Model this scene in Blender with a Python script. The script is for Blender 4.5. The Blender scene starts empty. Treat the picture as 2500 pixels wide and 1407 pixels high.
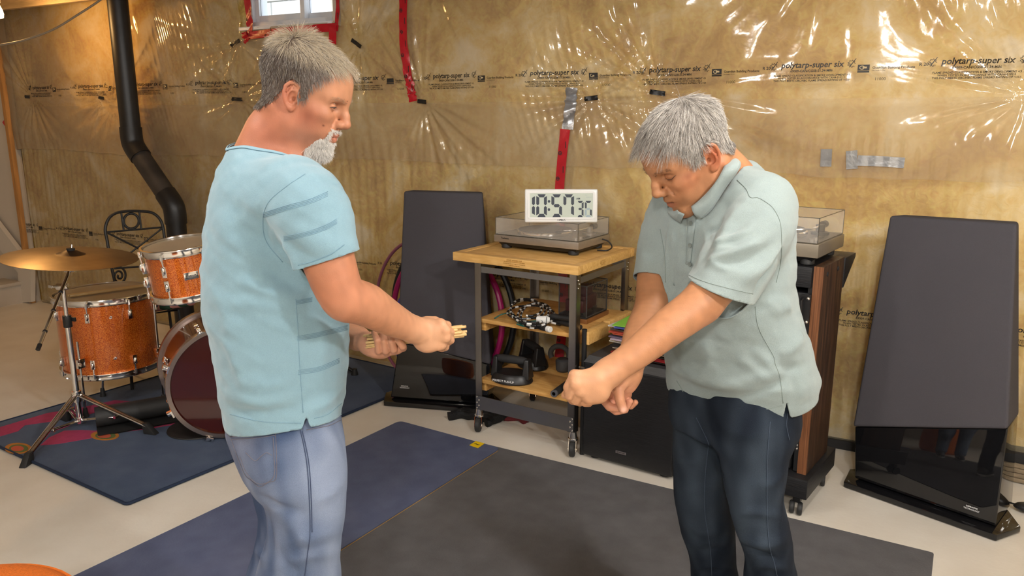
import bpy, bmesh, math, random
import numpy as np
from mathutils import Vector, Matrix
random.seed(7); RNG = np.random.default_rng(7)
S = bpy.context.scene
COL = S.collection
PI = math.pi
# ------------------------------------------------------------------ camera
FPX, HOR, YAW, CAMH = 1900.0, 285.0, math.radians(28.1), 1.58
PITCH = math.atan((703.5 - HOR) / FPX)
FW = np.array([-math.sin(YAW)*math.cos(PITCH), math.cos(YAW)*math.cos(PITCH), -math.sin(PITCH)])
RT = np.array([math.cos(YAW), math.sin(YAW), 0.0])
UP = np.cross(RT, FW)
CAM = np.array([0, 0, CAMH])
cd = bpy.data.cameras.new('camera'); cam = bpy.data.objects.new('camera', cd); COL.objects.link(cam)
cam.location = CAM; cam.rotation_euler = (PI/2 - PITCH, 0, YAW)
cd.sensor_width = 36.0; cd.lens = 36.0*FPX/2500; cd.clip_start = 0.05
S.camera = cam
# ------------------------------------------------------------------ world, lamps, exposure
S.view_settings.view_transform = 'Standard'; S.view_settings.look = 'None'
S.view_settings.gamma = 1.0; S.view_settings.use_curve_mapping = False
S.view_settings.exposure = 1.05
w = bpy.data.worlds.new('daylight'); S.world = w; w.use_nodes = True
w.node_tree.nodes['Background'].inputs[0].default_value = (0.80, 0.90, 1.0, 1)
w.node_tree.nodes['Background'].inputs[1].default_value = 1.2
def lamp(name, loc, power, radius, color):
    l = bpy.data.lights.new(name, 'POINT'); l.energy = power; l.shadow_soft_size = radius; l.color = color
    o = bpy.data.objects.new(name, l); o.location = loc; COL.objects.link(o); return o
def panel(name, loc, power, sx, sy, color, rot=(0, 0, 0)):
    l = bpy.data.lights.new(name, 'AREA'); l.shape = 'RECTANGLE'; l.size = sx; l.size_y = sy; l.energy = power; l.color = color
    o = bpy.data.objects.new(name, l); o.location = loc; o.rotation_euler = rot; COL.objects.link(o); return o
LEDC = (1.0, 0.985, 0.965)
lamp('ceiling_lamp', (0.10, 1.75, 2.37), 23, 0.07, LEDC)
lamp('ceiling_lamp', (-1.90, 0.70, 2.37), 21, 0.07, LEDC)
lamp('ceiling_lamp', (1.30, 0.9, 2.37), 58, 0.07, LEDC)
lamp('ceiling_lamp', (0.3, -1.2, 2.37), 75, 0.10, LEDC)
lamp('ceiling_lamp', (-2.2, -1.6, 2.37), 24, 0.10, LEDC)
lamp('warm_ceiling_lamp', (-5.62, 3.20, 2.26), 10, 0.035, (1.0, 0.55, 0.20))
# ------------------------------------------------------------------ pixel helpers (photo frame 2500x1407)
def ray(x, y):
    d = FW*FPX + RT*(x-1250) + UP*(703.5-y); return d/FPX          # depth 1 along FW
def at(x, y, D): return CAM + ray(x, y)*D
def atZ(x, y, z=0.0): d = ray(x, y); return CAM + d*((z-CAMH)/d[2])
def atY(x, y, Y): d = ray(x, y); return CAM + d*(Y/d[1])
def atX(x, y, X): d = ray(x, y); return CAM + d*(X/d[0])
def over(base, x, y):
    d = ray(x, y); b = np.asarray(base); return CAM + d*(np.hypot(b[0], b[1])/np.hypot(d[0], d[1]))
# ------------------------------------------------------------------ materials
def mat(name, col, rough=0.5, metal=0.0, spec=0.5, noise=0.0, nscale=30.0, col2=None, bump=0.0, bscale=None, coat=0.0,
        stretch=(1, 1, 1), alpha=1.0, trans=0.0, emit=None, es=0.0, sheen=0.0, sss=0.0, detail=4.0):
    m = bpy.data.materials.new(name); m.use_nodes = True; nt = m.node_tree; N = nt.nodes; L = nt.links
    b = N['Principled BSDF']
    b.inputs['Base Color'].default_value = (*col, 1); b.inputs['Roughness'].default_value = rough
    b.inputs['Metallic'].default_value = metal; b.inputs['Specular IOR Level'].default_value = spec
    b.inputs['Coat Weight'].default_value = coat; b.inputs['Alpha'].default_value = alpha
    b.inputs['Coat Roughness'].default_value = 0.05
    b.inputs['Transmission Weight'].default_value = trans; b.inputs['Sheen Weight'].default_value = sheen
    if sss: 
        b.inputs['Subsurface Weight'].default_value = sss; b.inputs['Subsurface Radius'].default_value = (0.012, 0.005, 0.003); b.inputs['Subsurface Scale'].default_value = 1.0
    if emit: b.inputs['Emission Color'].default_value = (*emit, 1); b.inputs['Emission Strength'].default_value = es
    if noise or bump:
        tc = N.new('ShaderNodeTexCoord'); mp = N.new('ShaderNodeMapping'); mp.inputs['Scale'].default_value = stretch
        L.new(tc.outputs['Object'], mp.inputs['Vector'])
    if noise:
        n = N.new('ShaderNodeTexNoise'); n.inputs['Scale'].default_value = nscale; n.inputs['Detail'].default_value = detail
        L.new(mp.outputs[0], n.inputs['Vector'])
        r = N.new('ShaderNodeValToRGB'); c2 = col2 or tuple(c*(1-noise) for c in col)
        r.color_ramp.elements[0].position = 0.35; r.color_ramp.elements[1].position = 0.68
        r.color_ramp.elements[0].color = (*c2, 1); r.color_ramp.elements[1].color = (*col, 1)
        L.new(n.outputs['Fac'], r.inputs['Fac']); L.new(r.outputs[0], b.inputs['Base Color'])
    if bump:
        n2 = N.new('ShaderNodeTexNoise'); n2.inputs['Scale'].default_value = bscale or nscale; n2.inputs['Detail'].default_value = 5
        L.new(mp.outputs[0], n2.inputs['Vector'])
        bp = N.new('ShaderNodeBump'); bp.inputs['Strength'].default_value = min(1, bump); bp.inputs['Distance'].default_value = 0.004
        L.new(n2.outputs['Fac'], bp.inputs['Height']); L.new(bp.outputs[0], b.inputs['Normal'])
    return m
M = {}
def lin(h):
    h = h.lstrip('#'); v = [int(h[i:i+2], 16)/255 for i in (0, 2, 4)]
    return tuple(c/12.92 if c <= 0.04045 else ((c+0.055)/1.055)**2.4 for c in v)
M['chrome'] = mat('chrome', (0.90, 0.89, 0.88), 0.12, 1.0)
M['steel'] = mat('brushed_steel', (0.42, 0.40, 0.38), 0.28, 1.0, noise=0.25, nscale=9, stretch=(1, 1, 0.2))
M['steel_panel'] = mat('steel_panel', (0.33, 0.33, 0.34), 0.32, 0.9, noise=0.12, nscale=5)
M['black'] = mat('black_plastic', (0.012, 0.012, 0.013), 0.38)
M['blackmat'] = mat('matte_black', (0.018, 0.018, 0.019), 0.75)
M['rubber'] = mat('black_rubber', (0.02, 0.02, 0.02), 0.6)
M['gloss'] = mat('gloss_black', (0.006, 0.006, 0.007), 0.03, spec=0.6)
M['wood'] = mat('butcher_block', lin('EBC07A'), 0.38, noise=0.3, nscale=6, stretch=(2, 14, 14), col2=lin('D8A65E'), spec=0.4)
M['woodend'] = mat('shelf_wood', lin('DDB06C'), 0.42, noise=0.3, nscale=5, stretch=(2, 16, 16), col2=lin('C8924C'), spec=0.4)
M['white'] = mat('white_plastic', (0.80, 0.80, 0.78), 0.3)
M['vinyl'] = mat('white_vinyl', (0.78, 0.80, 0.84), 0.35)
M['ink'] = mat('black_ink', (0.02, 0.018, 0.016), 0.5)
M['whiteink'] = mat('white_ink', (0.75, 0.75, 0.75), 0.5)
# ------------------------------------------------------------------ mesh builder
def ax3(d):
    d = np.asarray(d, float); d = d/np.linalg.norm(d)
    a = np.array([0, 0, 1.0]) if abs(d[2]) < 0.9 else np.array([1.0, 0, 0])
    u = np.cross(a, d); u /= np.linalg.norm(u); return u, np.cross(d, u), d
def rotz(a): c, s = math.cos(a), math.sin(a); return np.array([[c, -s, 0], [s, c, 0], [0, 0, 1.0]])
class MB:
    def __init__(s): s.v = []; s.f = []; s.n = 0
    def add(s, v, f):
        v = np.asarray(v, float); s.v.append(v); s.f += [[i+s.n for i in q] for q in f]; s.n += len(v); return s
    def box(s, c, size, R=None):
        h = np.asarray(size)/2.0
        v = np.array([[x, y, z] for x in (-1, 1) for y in (-1, 1) for z in (-1, 1)])*h
        if R is not None: v = v @ np.asarray(R).T
        return s.add(v+np.asarray(c), [(0, 1, 3, 2), (4, 6, 7, 5), (0, 4, 5, 1), (2, 3, 7, 6), (0, 2, 6, 4), (1, 5, 7, 3)])
    def hexa(s, bot, top):
        v = list(bot)+list(top); n = len(bot)
        return s.add(v, [tuple(range(n))[::-1], tuple(range(n, 2*n))]+[(i, (i+1) % n, n+(i+1) % n, n+i) for i in range(n)])
    def cyl(s, a, b, r0, r1=None, n=20, cap=True):
        r1 = r0 if r1 is None else r1; a = np.asarray(a, float); b = np.asarray(b, float)
        u, v, d = ax3(b-a); t = np.arange(n)*2*PI/n; ring = np.outer(np.cos(t), u)+np.outer(np.sin(t), v)
        f = [(i, (i+1) % n, n+(i+1) % n, n+i) for i in range(n)]
        if cap: f += [tuple(range(n))[::-1], tuple(range(n, 2*n))]
        return s.add(np.vstack([a+ring*r0, b+ring*r1]), f)
    def tube(s, path, r, n=8, closed=False, cap=True):
        P = np.asarray(path, float); m = len(P); r = np.broadcast_to(np.asarray(r, float), (m,))
        T = np.roll(P, -1, 0)-np.roll(P, 1, 0)
        if not closed: T[0] = P[1]-P[0]; T[-1] = P[-1]-P[-2]
        T /= np.linalg.norm(T, axis=1)[:, None]+1e-12
        u, v, _ = ax3(T[0]); vs = []; t = np.arange(n)*2*PI/n
        for i in range(m):
            u = u-T[i]*(u@T[i]); u /= np.linalg.norm(u)+1e-12; v = np.cross(T[i], u)
            vs.append(P[i]+r[i]*(np.outer(np.cos(t), u)+np.outer(np.sin(t), v)))
        f = []
        for i in range(m if closed else m-1):
            j = (i+1) % m
            f += [(i*n+k, i*n+(k+1) % n, j*n+(k+1) % n, j*n+k) for k in range(n)]
        if cap and not closed: f += [tuple(range(n))[::-1], tuple((m-1)*n+k for k in range(n))]
        return s.add(np.vstack(vs), f)
    def lathe(s, prof, o=(0, 0, 0), d=(0, 0, 1), n=40):          # prof: (radius, height)
        u, v, d = ax3(d); o = np.asarray(o, float); t = np.arange(n)*2*PI/n; vs = []
        ring = np.outer(np.cos(t), u)+np.outer(np.sin(t), v)
        for r, h in prof: vs.append(o+d*h+ring*max(r, 1e-5))
        f = []
        for i in range(len(prof)-1):
            f += [(i*n+k, i*n+(k+1) % n, (i+1)*n+(k+1) % n, (i+1)*n+k) for k in range(n)]
        return s.add(np.vstack(vs), f)
    def ell(s, c, r, R=None, n=14, m=9):
        vs = []; f = []
        for i in range(m+1):
            p = PI*i/m
            for k in range(n): vs.append((math.sin(p)*math.cos(2*PI*k/n)*r[0], math.sin(p)*math.sin(2*PI*k/n)*r[1], math.cos(p)*r[2]))
        vs = np.array(vs)
        if R is not None: vs = vs @ np.asarray(R).T
        for i in range(m): f += [(i*n+k, (i+1)*n+k, (i+1)*n+(k+1) % n, i*n+(k+1) % n) for k in range(n)]
        return s.add(vs+np.asarray(c), f)
    def prism(s, poly, z0, z1):
        n = len(poly); return s.hexa([(x, y, z0) for x, y in poly], [(x, y, z1) for x, y in poly])
    def grid(s, P):                                              # P: (a,b,3)
        a, b = P.shape[:2]; i = np.arange(a*b).reshape(a, b)
        q = np.stack([i[:-1, :-1], i[1:, :-1], i[1:, 1:], i[:-1, 1:]], -1).reshape(-1, 4)
        s.f += (q+s.n).tolist(); s.v.append(P.reshape(-1, 3)); s.n += a*b; return s
    def build(s, name, m, parent=None, bevel=0.0, seg=2, smooth=None, world=False, merge=0.0):
        V = np.vstack(s.v)
        if world and parent is not None:
            top = parent
            while top.parent: top = top.parent
            R = rotz(top.rotation_euler[2]); V = (V-np.array(top.location)) @ R
        me = bpy.data.meshes.new(name); me.from_pydata(V.tolist(), [], s.f)
        if bevel or merge or smooth is None or smooth:
            bm = bmesh.new(); bm.from_mesh(me)
            if merge: bmesh.ops.remove_doubles(bm, verts=bm.verts, dist=merge)
            bmesh.ops.recalc_face_normals(bm, faces=bm.faces)
            if bevel:
                e = [x for x in bm.edges if len(x.link_faces) == 2 and x.calc_face_angle(0) > 0.5]
                bmesh.ops.bevel(bm, geom=e, offset=bevel, segments=seg, affect='EDGES', profile=0.6, clamp_overlap=True)
            ang = 0.61 if not bevel else 0.9
            for f in bm.faces: f.smooth = True
            for x in bm.edges: x.smooth = not (len(x.link_faces) == 2 and x.calc_face_angle(0) > ang)
            bm.to_mesh(me); bm.free()
        if m is not None: me.materials.append(m)
        o = bpy.data.objects.new(name, me); COL.objects.link(o)
        if parent is not None: o.parent = parent
        return o
def tag(o, label, cat, group=None, kind=None):
    o['label'] = label; o['category'] = cat
    if group: o['group'] = group
    if kind: o['kind'] = kind
    return o
def thing(name, label, cat, loc=(0, 0, 0), rz=0.0, group=None):
    o = bpy.data.objects.new(name, None); COL.objects.link(o); o.location = [float(q) for q in loc]; o.rotation_euler = (0, 0, rz)
    o.empty_display_size = 0.1; return tag(o, label, cat, group)
def structure(o): o['kind'] = 'structure'; return o
def copy_tree(o, parent=None):
    c = o.copy(); COL.objects.link(c)
    if parent is not None: c.parent = parent
    for ch in list(o.children): copy_tree(ch, c)
    return c
def smoothpath(pts, n=8):
    P = np.asarray(pts, float); out = []
    Q = np.vstack([2*P[0]-P[1], P, 2*P[-1]-P[-2]])
    for i in range(1, len(Q)-2):
        for t in np.arange(n)/n:
            a, b, c, d = Q[i-1], Q[i], Q[i+1], Q[i+2]
            out.append(0.5*((2*b)+(-a+c)*t+(2*a-5*b+4*c-d)*t*t+(-a+3*b-3*c+d)*t**3))
    out.append(P[-1]); return np.array(out)
def text_mesh(txt, size, bold=False, shear=0.0, align='CENTER', ext=0.0):
    """flat lettering as (verts (n,3) in x/y, faces)"""
    c = bpy.data.curves.new('lettering', 'FONT'); c.body = txt; c.size = size; c.align_x = align; c.align_y = 'CENTER'
    c.shear = shear; c.offset = 0.02*size if bold else 0.0; c.resolution_u = 2; c.extrude = ext
    o = bpy.data.objects.new('lettering', c); COL.objects.link(o)
    dg = bpy.context.evaluated_depsgraph_get(); me = bpy.data.meshes.new_from_object(o.evaluated_get(dg))
    v = np.zeros(len(me.vertices)*3); me.vertices.foreach_get('co', v); v = v.reshape(-1, 3)
    f = [tuple(p.vertices) for p in me.polygons]
    bpy.data.objects.remove(o); bpy.data.curves.remove(c); bpy.data.meshes.remove(me)
    return v, f
def text_on(txt, size, o, ux, uy, m, name='lettering', parent=None, world=False, off=0.0008, **kw):
    v, f = text_mesh(txt, size, **kw)
    ux = np.asarray(ux, float); ux /= np.linalg.norm(ux); uy = np.asarray(uy, float); uy /= np.linalg.norm(uy)
    nn = np.cross(ux, uy)
    b = MB(); b.add(np.asarray(o)+np.outer(v[:, 0], ux)+np.outer(v[:, 1], uy)+nn*off, f)
    return b.build(name, m, parent, smooth=False, world=world)
# ================================================================== room shell
CEIL = 2.50
m_floor = mat('painted_concrete', lin('E4DED2'), 0.42, noise=0.10, nscale=3.2, col2=lin('D8D0C2'), bump=0.15, bscale=60, spec=0.35)
m_dry = mat('drywall', lin('C9C0B2'), 0.8, noise=0.05, nscale=4)
m_joist = mat('joist_lumber', lin('B89E78'), 0.7, noise=0.3, nscale=5, stretch=(1, 8, 8))
m_ply = mat('subfloor_board', lin('B8AFA2'), 0.8, noise=0.15, nscale=14)
def sbox(name, lo, hi, m, parent=None):
    lo = np.array(lo, float); hi = np.array(hi, float); b = MB(); b.box((lo+hi)/2, hi-lo); o = b.build(name, m, parent, smooth=False)
    return o if parent is not None else structure(o)
sbox('floor', (-8.2, -3.2, -0.12), (3.2, 4.2, 0.0), m_floor)
# insulation batts behind the plastic, mottled yellow glass fibre
def insulation_mat():
    m = mat('glass_fibre_insulation', lin('DDB968'), 0.95, spec=0.1); nt = m.node_tree; N = nt.nodes; L = nt.links; b = N['Principled BSDF']
    tc = N.new('ShaderNodeTexCoord')
    def nz(s, d, dist=0.0):
        n = N.new('ShaderNodeTexNoise'); n.inputs['Scale'].default_value = s; n.inputs['Detail'].default_value = d; n.inputs['Distortion'].default_value = dist
        L.new(tc.outputs['Object'], n.inputs['Vector']); return n
    n1 = nz(3.4, 9, 0.8); r1 = N.new('ShaderNodeValToRGB'); e = r1.color_ramp.elements
    e[0].position = 0.34; e[0].color = (*lin('CCA658'), 1); e[1].position = 0.68; e[1].color = (*lin('FBF3DE'), 1)
    k = e.new(0.47); k.color = (*lin('E6C878'), 1); k = e.new(0.58); k.color = (*lin('F2DFAC'), 1)
    L.new(n1.outputs['Fac'], r1.inputs['Fac'])
    n2 = nz(22, 9, 1.5); mx = N.new('ShaderNodeMix'); mx.data_type = 'RGBA'; mx.blend_type = 'OVERLAY'; mx.inputs[0].default_value = 0.55
    L.new(r1.outputs[0], mx.inputs[6]); L.new(n2.outputs['Fac'], mx.inputs[7]); L.new(mx.outputs[2], b.inputs['Base Color'])
    bp = N.new('ShaderNodeBump'); bp.inputs['Strength'].default_value = 0.35; bp.inputs['Distance'].default_value = 0.02
    L.new(n2.outputs['Fac'], bp.inputs['Height']); L.new(bp.outputs[0], b.inputs['Normal']); return m
m_ins = insulation_mat()
YW = 3.95
WX0, WX1, WZ = -4.085, -3.305, 2.138                                    # window opening
wb = MB()
for lo, hi in (((-8.2, YW, 0), (WX0, YW+0.12, CEIL)), ((WX1, YW, 0), (3.2, YW+0.12, CEIL)), ((WX0, YW, 0), (WX1, YW+0.12, WZ))):
    wb.box((np.array(lo)+np.array(hi))/2, np.array(hi)-np.array(lo))
structure(wb.build('wall_back', m_ins, smooth=False))
sbox('wall_left', (-8.2, -3.2, 0), (-8.05, 4.1, CEIL), m_dry)
sbox('wall_right', (3.0, -3.2, 0), (3.15, 4.1, CEIL), m_dry)
sbox('wall_front', (-8.2, -3.2, 0), (3.2, -3.05, CEIL), m_dry)
ceil = sbox('ceiling', (-8.2, -3.2, CEIL), (3.2, 4.2, CEIL+0.1), m_ply)
for i in range(9):
    y = 3.62-0.81*i
    b = MB(); b.box((-2.5, y, CEIL-0.07), (11.2, 0.04, 0.14)); b.build('joist', m_joist, ceil, smooth=False)
# left end: wood stud, drywall end, closed stair with white stringer
st = atY(26, 420, 3.80)
b = MB(); b.box((st[0]-0.012, 3.84, CEIL/2), (0.040, 0.035, CEIL)); structure(b.build('trim_1', mat('stud_lumber', lin('C08A4C'), 0.7, noise=0.3, nscale=5, stretch=(10, 10, 1)), smooth=False))
b = MB(); b.box((st[0]-0.70, 3.895, CEIL/2), (1.34, 0.06, CEIL)); structure(b.build('wall_left_end', m_dry, smooth=False))
bb = MB(); bb.box((-0.9+1.3, 3.88, 0.022), (3.6, 0.035, 0.044)); structure(bb.build('baseboard_back', M['blackmat'], smooth=False))
# ------------------------------------------------------------------ plastic vapour barrier: a height field over the wall
PINS = [(-6.492, 1.738), (-5.57, 1.718), (-4.154, 1.695), (-4.131, 2.051), (-3.122, 2.012), (-2.658, 1.668), (-1.600, 1.673), (-1.243, 1.699), (0.316, 1.666),
        (-0.45, 2.42), (0.55, 2.40), (-1.75, 2.44), (-2.62, 2.40)]
_pr = np.random.default_rng(11)
PPH = _pr.uniform(0, 6.28, (len(PINS), 4)); PN = _pr.integers(15, 24, len(PINS))
def vnoise(x, z, f, seed):
    r = np.random.default_rng(seed); s = np.zeros_like(x)
    for k in range(7):
        a = r.uniform(0, 6.28); g = f*r.uniform(0.6, 1.6); s = s+np.sin(g*(x*math.cos(a)+z*math.sin(a))+r.uniform(0, 6.28))
    return s/3.0
def sheet_y(x, z, layer):
    """wall-plane Y of the plastic; layer 0 = lower sheet, 1 = upper sheet lapped over it"""
    x = np.asarray(x, float); z = np.asarray(z, float)
    bul = np.ones_like(x); pl = np.zeros_like(x)
    for i, (px, pz) in enumerate(PINS):
        dx, dz = x-px, z-pz; r = np.sqrt(dx*dx+dz*dz)+1e-5; th = np.arctan2(dz, dx)
        bul = bul*(1-0.9*np.exp(-(r/0.30)**2)); n = PN[i]; p = PPH[i]
        wv = np.sin(n*th+1.5*np.sin(3*th+p[0])+p[1]+2.0*r)+0.55*np.sin((n*2+3)*th+p[2]+1.2*np.sin(5*th+p[3]))
        wv = np.sign(wv)*np.abs(wv)**0.75
        k = 0.55+0.45*np.sin(2*th+p[2])
        pl = pl+wv*k*0.0105*(r/0.12)*np.exp(1-r/0.12)*np.where(r < 0.12, 1, 0)+wv*k*0.0105*np.exp(-np.maximum(r-0.12, 0)/0.27)*np.where(r < 0.12, 0, 1)
    low = 1/(1+np.exp((z-1.45)/0.05))
    rip = np.sin(2*PI*x/0.062+2.2*np.sin(2.1*x+1.0)+3.0*vnoise(x, z*0.35, 3.0, 5))*(0.5+0.5*np.sin(1.7*x+0.6)+0.25*vnoise(x, z, 2.2, 8))*0.0032*np.clip((z-0.05)/0.3, 0, 1)
    rip2 = np.sin(2*PI*(x+0.25*z)/0.045+2*vnoise(x, z, 4, 9))*np.clip(vnoise(x, z, 2.6, 10), 0, 1)*0.0022
    h = 0.055*bul*(1-low)+0.02*low+pl+rip*low+rip2*(1-low)+0.006*vnoise(x, z, 6.5, 3)+0.0016*vnoise(x, z, 22, 4)
    return 3.90-h-(0.006 if layer else 0.0)
def on_sheet(px, py, layer=1, off=0.002):
    Y = 3.87
    for _ in range(5):
        p = atY(px, py, Y); Y = float(sheet_y(p[0], p[2], layer))-off
    return p
def plastic(name, haze, col):
    m = bpy.data.materials.new(name); m.use_nodes = True; nt = m.node_tree; N = nt.nodes; L = nt.links; N.clear()
    out = N.new('ShaderNodeOutputMaterial'); t = N.new('ShaderNodeBsdfTransparent'); d = N.new('ShaderNodeBsdfDiffuse'); g = N.new('ShaderNodeBsdfGlossy')
    t.inputs[0].default_value = (0.97, 0.94, 0.88, 1); d.inputs[0].default_value = (*col, 1); g.inputs['Roughness'].default_value = 0.10; g.inputs[0].default_value = (1, 0.97, 0.92, 1)
    a = N.new('ShaderNodeMixShader'); a.inputs[0].default_value = haze; L.new(t.outputs[0], a.inputs[1]); L.new(d.outputs[0], a.inputs[2])
    f = N.new('ShaderNodeFresnel'); f.inputs[0].default_value = 1.5; c = N.new('ShaderNodeMixShader'); L.new(f.outputs[0], c.inputs[0])
    L.new(a.outputs[0], c.inputs[1]); L.new(g.outputs[0], c.inputs[2]); L.new(c.outputs[0], out.inputs[0])
    tc = N.new('ShaderNodeTexCoord'); n = N.new('ShaderNodeTexNoise'); n.inputs['Scale'].default_value = 14; n.inputs['Detail'].default_value = 3
    bp = N.new('ShaderNodeBump'); bp.inputs['Strength'].default_value = 0.22; bp.inputs['Distance'].default_value = 0.004
    L.new(tc.outputs['Object'], n.inputs['Vector']); L.new(n.outputs['Fac'], bp.inputs['Height'])
    for q in (g, d): L.new(bp.outputs[0], q.inputs['Normal'])
    return m
def make_sheet(name, label, x0, x1, z0, z1, layer, m, step=0.0102, edge=0.0):
    nx = int((x1-x0)/step); nz = int((z1-z0)/step)
    X, Z = np.meshgrid(np.linspace(x0, x1, nx), np.linspace(z0, z1, nz), indexing='ij')
    if edge: Z = np.where(Z < z0+0.12, Z+edge*(vnoise(X, Z*0, 3.5, 21)+0.3*vnoise(X, Z*0, 21, 22))*(1-(Z-z0)/0.12), Z)
    Y = sheet_y(X, Z, layer); P = np.stack([X, Y, Z], -1)
    i = np.arange(nx*nz).reshape(nx, nz)
    q = np.stack([i[:-1, :-1], i[1:, :-1], i[1:, 1:], i[:-1, 1:]], -1).reshape(-1, 4)
    cx = X[:-1, :-1].ravel(); cz = Z[:-1, :-1].ravel()
    q = q[~((cx > WX0) & (cx < WX1) & (cz > WZ))]
    me = bpy.data.meshes.new(name); me.from_pydata(P.reshape(-1, 3).tolist(), [], q.tolist()); me.polygons.foreach_set('use_smooth', np.ones(len(q), bool)); me.materials.append(m)
    o = bpy.data.objects.new(name, me); COL.objects.link(o)
    return tag(o, label, 'plastic sheet')
low = make_sheet('plastic_sheet', 'lower clear plastic vapour barrier over yellow insulation, from the floor up', -6.70, 1.9, 0.012, 1.66, 0, plastic('plastic_low', 0.22, lin('DDD0B0')))
upp = make_sheet('plastic_sheet', 'upper clear plastic vapour barrier sheet, pleated around black tabs, lapping the lower one', -6.75, 1.9, 1.315, 2.43, 1, plastic('plastic_up', 0.27, lin('D6C4A6')), edge=0.012)
# ------------------------------------------------------------------ printing on the plastic
def leaf_check():
    b = MB(); n = 18; o = []; inn = []
    for k in range(n):
        a = 2*PI*k/n; r = 0.018 if k % 2 == 0 else 0.0125
        o.append((r*math.cos(a), r*math.sin(a), 0)); inn.append((r*0.8*math.cos(a), r*0.8*math.sin(a), 0))
    b.add(o+inn, [(k, (k+1) % n, n+(k+1) % n, n+k) for k in range(0, n-2)])
    b.add([(-0.010, 0.002, 0), (-0.004, -0.012, 0), (0.018, 0.022, 0), (0.015, 0.022, 0), (-0.004, -0.004, 0), (-0.006, 0.003, 0)], [(0, 1, 5), (1, 4, 5), (1, 2, 3, 4)])
    return np.vstack(b.v), b.f
def logo_gg():
    b = MB(); n = 20
    b.add([(-0.024, -0.008, 0), (0.024, -0.008, 0), (0.024, 0.017, 0), (-0.024, 0.017, 0)], [(0, 1, 2, 3)])
    b.add([(-0.024, -0.0165, 0), (0.024, -0.0165, 0), (0.024, -0.010, 0), (-0.024, -0.010, 0)], [(0, 1, 2, 3)])
    w = MB(); t = np.linspace(0.5, 5.6, n)
    w.add([(-0.006+0.011*math.cos(a), 0.0045+0.0085*math.sin(a), 0.0004) for a in t]+[(-0.006+0.008*math.cos(a), 0.0045+0.0055*math.sin(a), 0.0004) for a in t], [(k, k+1, n+k+1, n+k) for k in range(n-1)])
    w.add([(-0.004, 0.001, 0.0004), (0.013, 0.001, 0.0004), (0.013, 0.0085, 0.0004), (-0.004, 0.0085, 0.0004)], [(0, 1, 2, 3)])
    return (np.vstack(b.v), b.f), (np.vstack(w.v), w.f)
_T = {}
def tx(s, size, **k):
    key = (s, size, tuple(k.items()))
    if key not in _T: _T[key] = text_mesh(s, size, **k)
    return _T[key]
LEAF = leaf_check(); LOGO, LOGOW = logo_gg()
m_logo = mat('logo_reverse', lin('C9B48A'), 0.7)
def print_unit(xc, zc, layer, parent, fine=True, tilt=0.0):
    b = MB(); wbm = MB()
    def put(vf, dx, dz, mb=b, off=0.0022):
        v, f = vf; x = xc+dx+v[:, 0]; z = zc+dz+v[:, 1]+tilt*(dx+v[:, 0])
        mb.add(np.stack([x, sheet_y(x, z, layer)-off-v[:, 2], z], -1), f)
    put(tx('polytarp-super six', 0.036, bold=True, shear=0.15), 0, 0.022); put(LEAF, -0.165, 0.018); put(LEAF, 0.165, 0.022)
    put(tx('69009-CAN/CGSB-51.34-M86', 0.0145, bold=True), 0, -0.004)
    put(tx('FLAME SPREAD CLASSIFICATION & SMOKE DEVELOPMENT <5', 0.0118, bold=True), 0, -0.024)
    put(tx('WHEN TESTED IN ACCORDANCE WITH CAN4-S102.2', 0.0118, bold=True), 0, -0.035)
    put(tx('THIS POLY MEETS OBC/NBC FLAME SPREAD RATING OF <150', 0.0118, bold=True), 0, -0.046)
    put(LOGO, 0.215, 0.0); put(LOGOW, 0.215, 0.0, wbm, 0.0026)
    put(tx('Guardian Building Products', 0.0150, bold=True), 0.333, 0.003); put(tx('DISTRIBUTION', 0.008), 0.275, -0.009)
    put(tx('11000', 0.018), 0.285, -0.045); put(tx('R 20', 0.019, bold=True), 0.448, 0.012)
    o = b.build('printing', M['ink'], parent, smooth=False); o['kind'] = 'stuff'; wbm.build('printing', m_logo, o, smooth=False)
for k in range(11): print_unit(0.1236-0.645*k, 1.785, 1, upp)
for k in range(12): print_unit(0.51-0.663*k, 0.662, 0, low)
# ------------------------------------------------------------------ tapes and tabs stuck to the plastic
m_red = mat('red_sheathing_tape', lin('C2202C'), 0.25, noise=0.15, nscale=20, bump=0.3, bscale=45, coat=0.3)
m_duct = mat('silver_duct_tape', (0.50, 0.51, 0.53), 0.28, 0.75, bump=0.5, bscale=50)
m_tab = mat('black_tab', (0.012, 0.012, 0.012), 0.35)
def strip(name, pts, width, m, layer=1, off=0.004, parent=None, n=10):
    """flat tape laid along pixel points of the photo, draped on the sheet"""
    P = np.array([on_sheet(x, y, layer, off) for x, y in pts]); P = smoothpath(P, n) if len(P) > 2 else P[0]+(P[1]-P[0])*np.linspace(0, 1, n*2)[:, None]
    T = np.gradient(P, axis=0); T[:, 1] = 0; T /= np.linalg.norm(T, axis=1)[:, None]
    Nn = np.stack([T[:, 2], 0*T[:, 0], -T[:, 0]], -1); k = np.linspace(-0.5, 0.5, 5)
    G = P[:, None, :]+Nn[:, None, :]*k[None, :, None]*width
    A = G.copy(); A[..., 1] = sheet_y(G[..., 0], G[..., 2], layer)-off
    A[..., 1] = 0.6*A[..., 1]+0.4*A[..., 1].mean(1, keepdims=True)-0.002
    b = MB(); b.grid(A); B2 = A.copy(); B2[..., 1] += 0.0008; b.grid(B2)
    return b.build(name, m, parent), A
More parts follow.
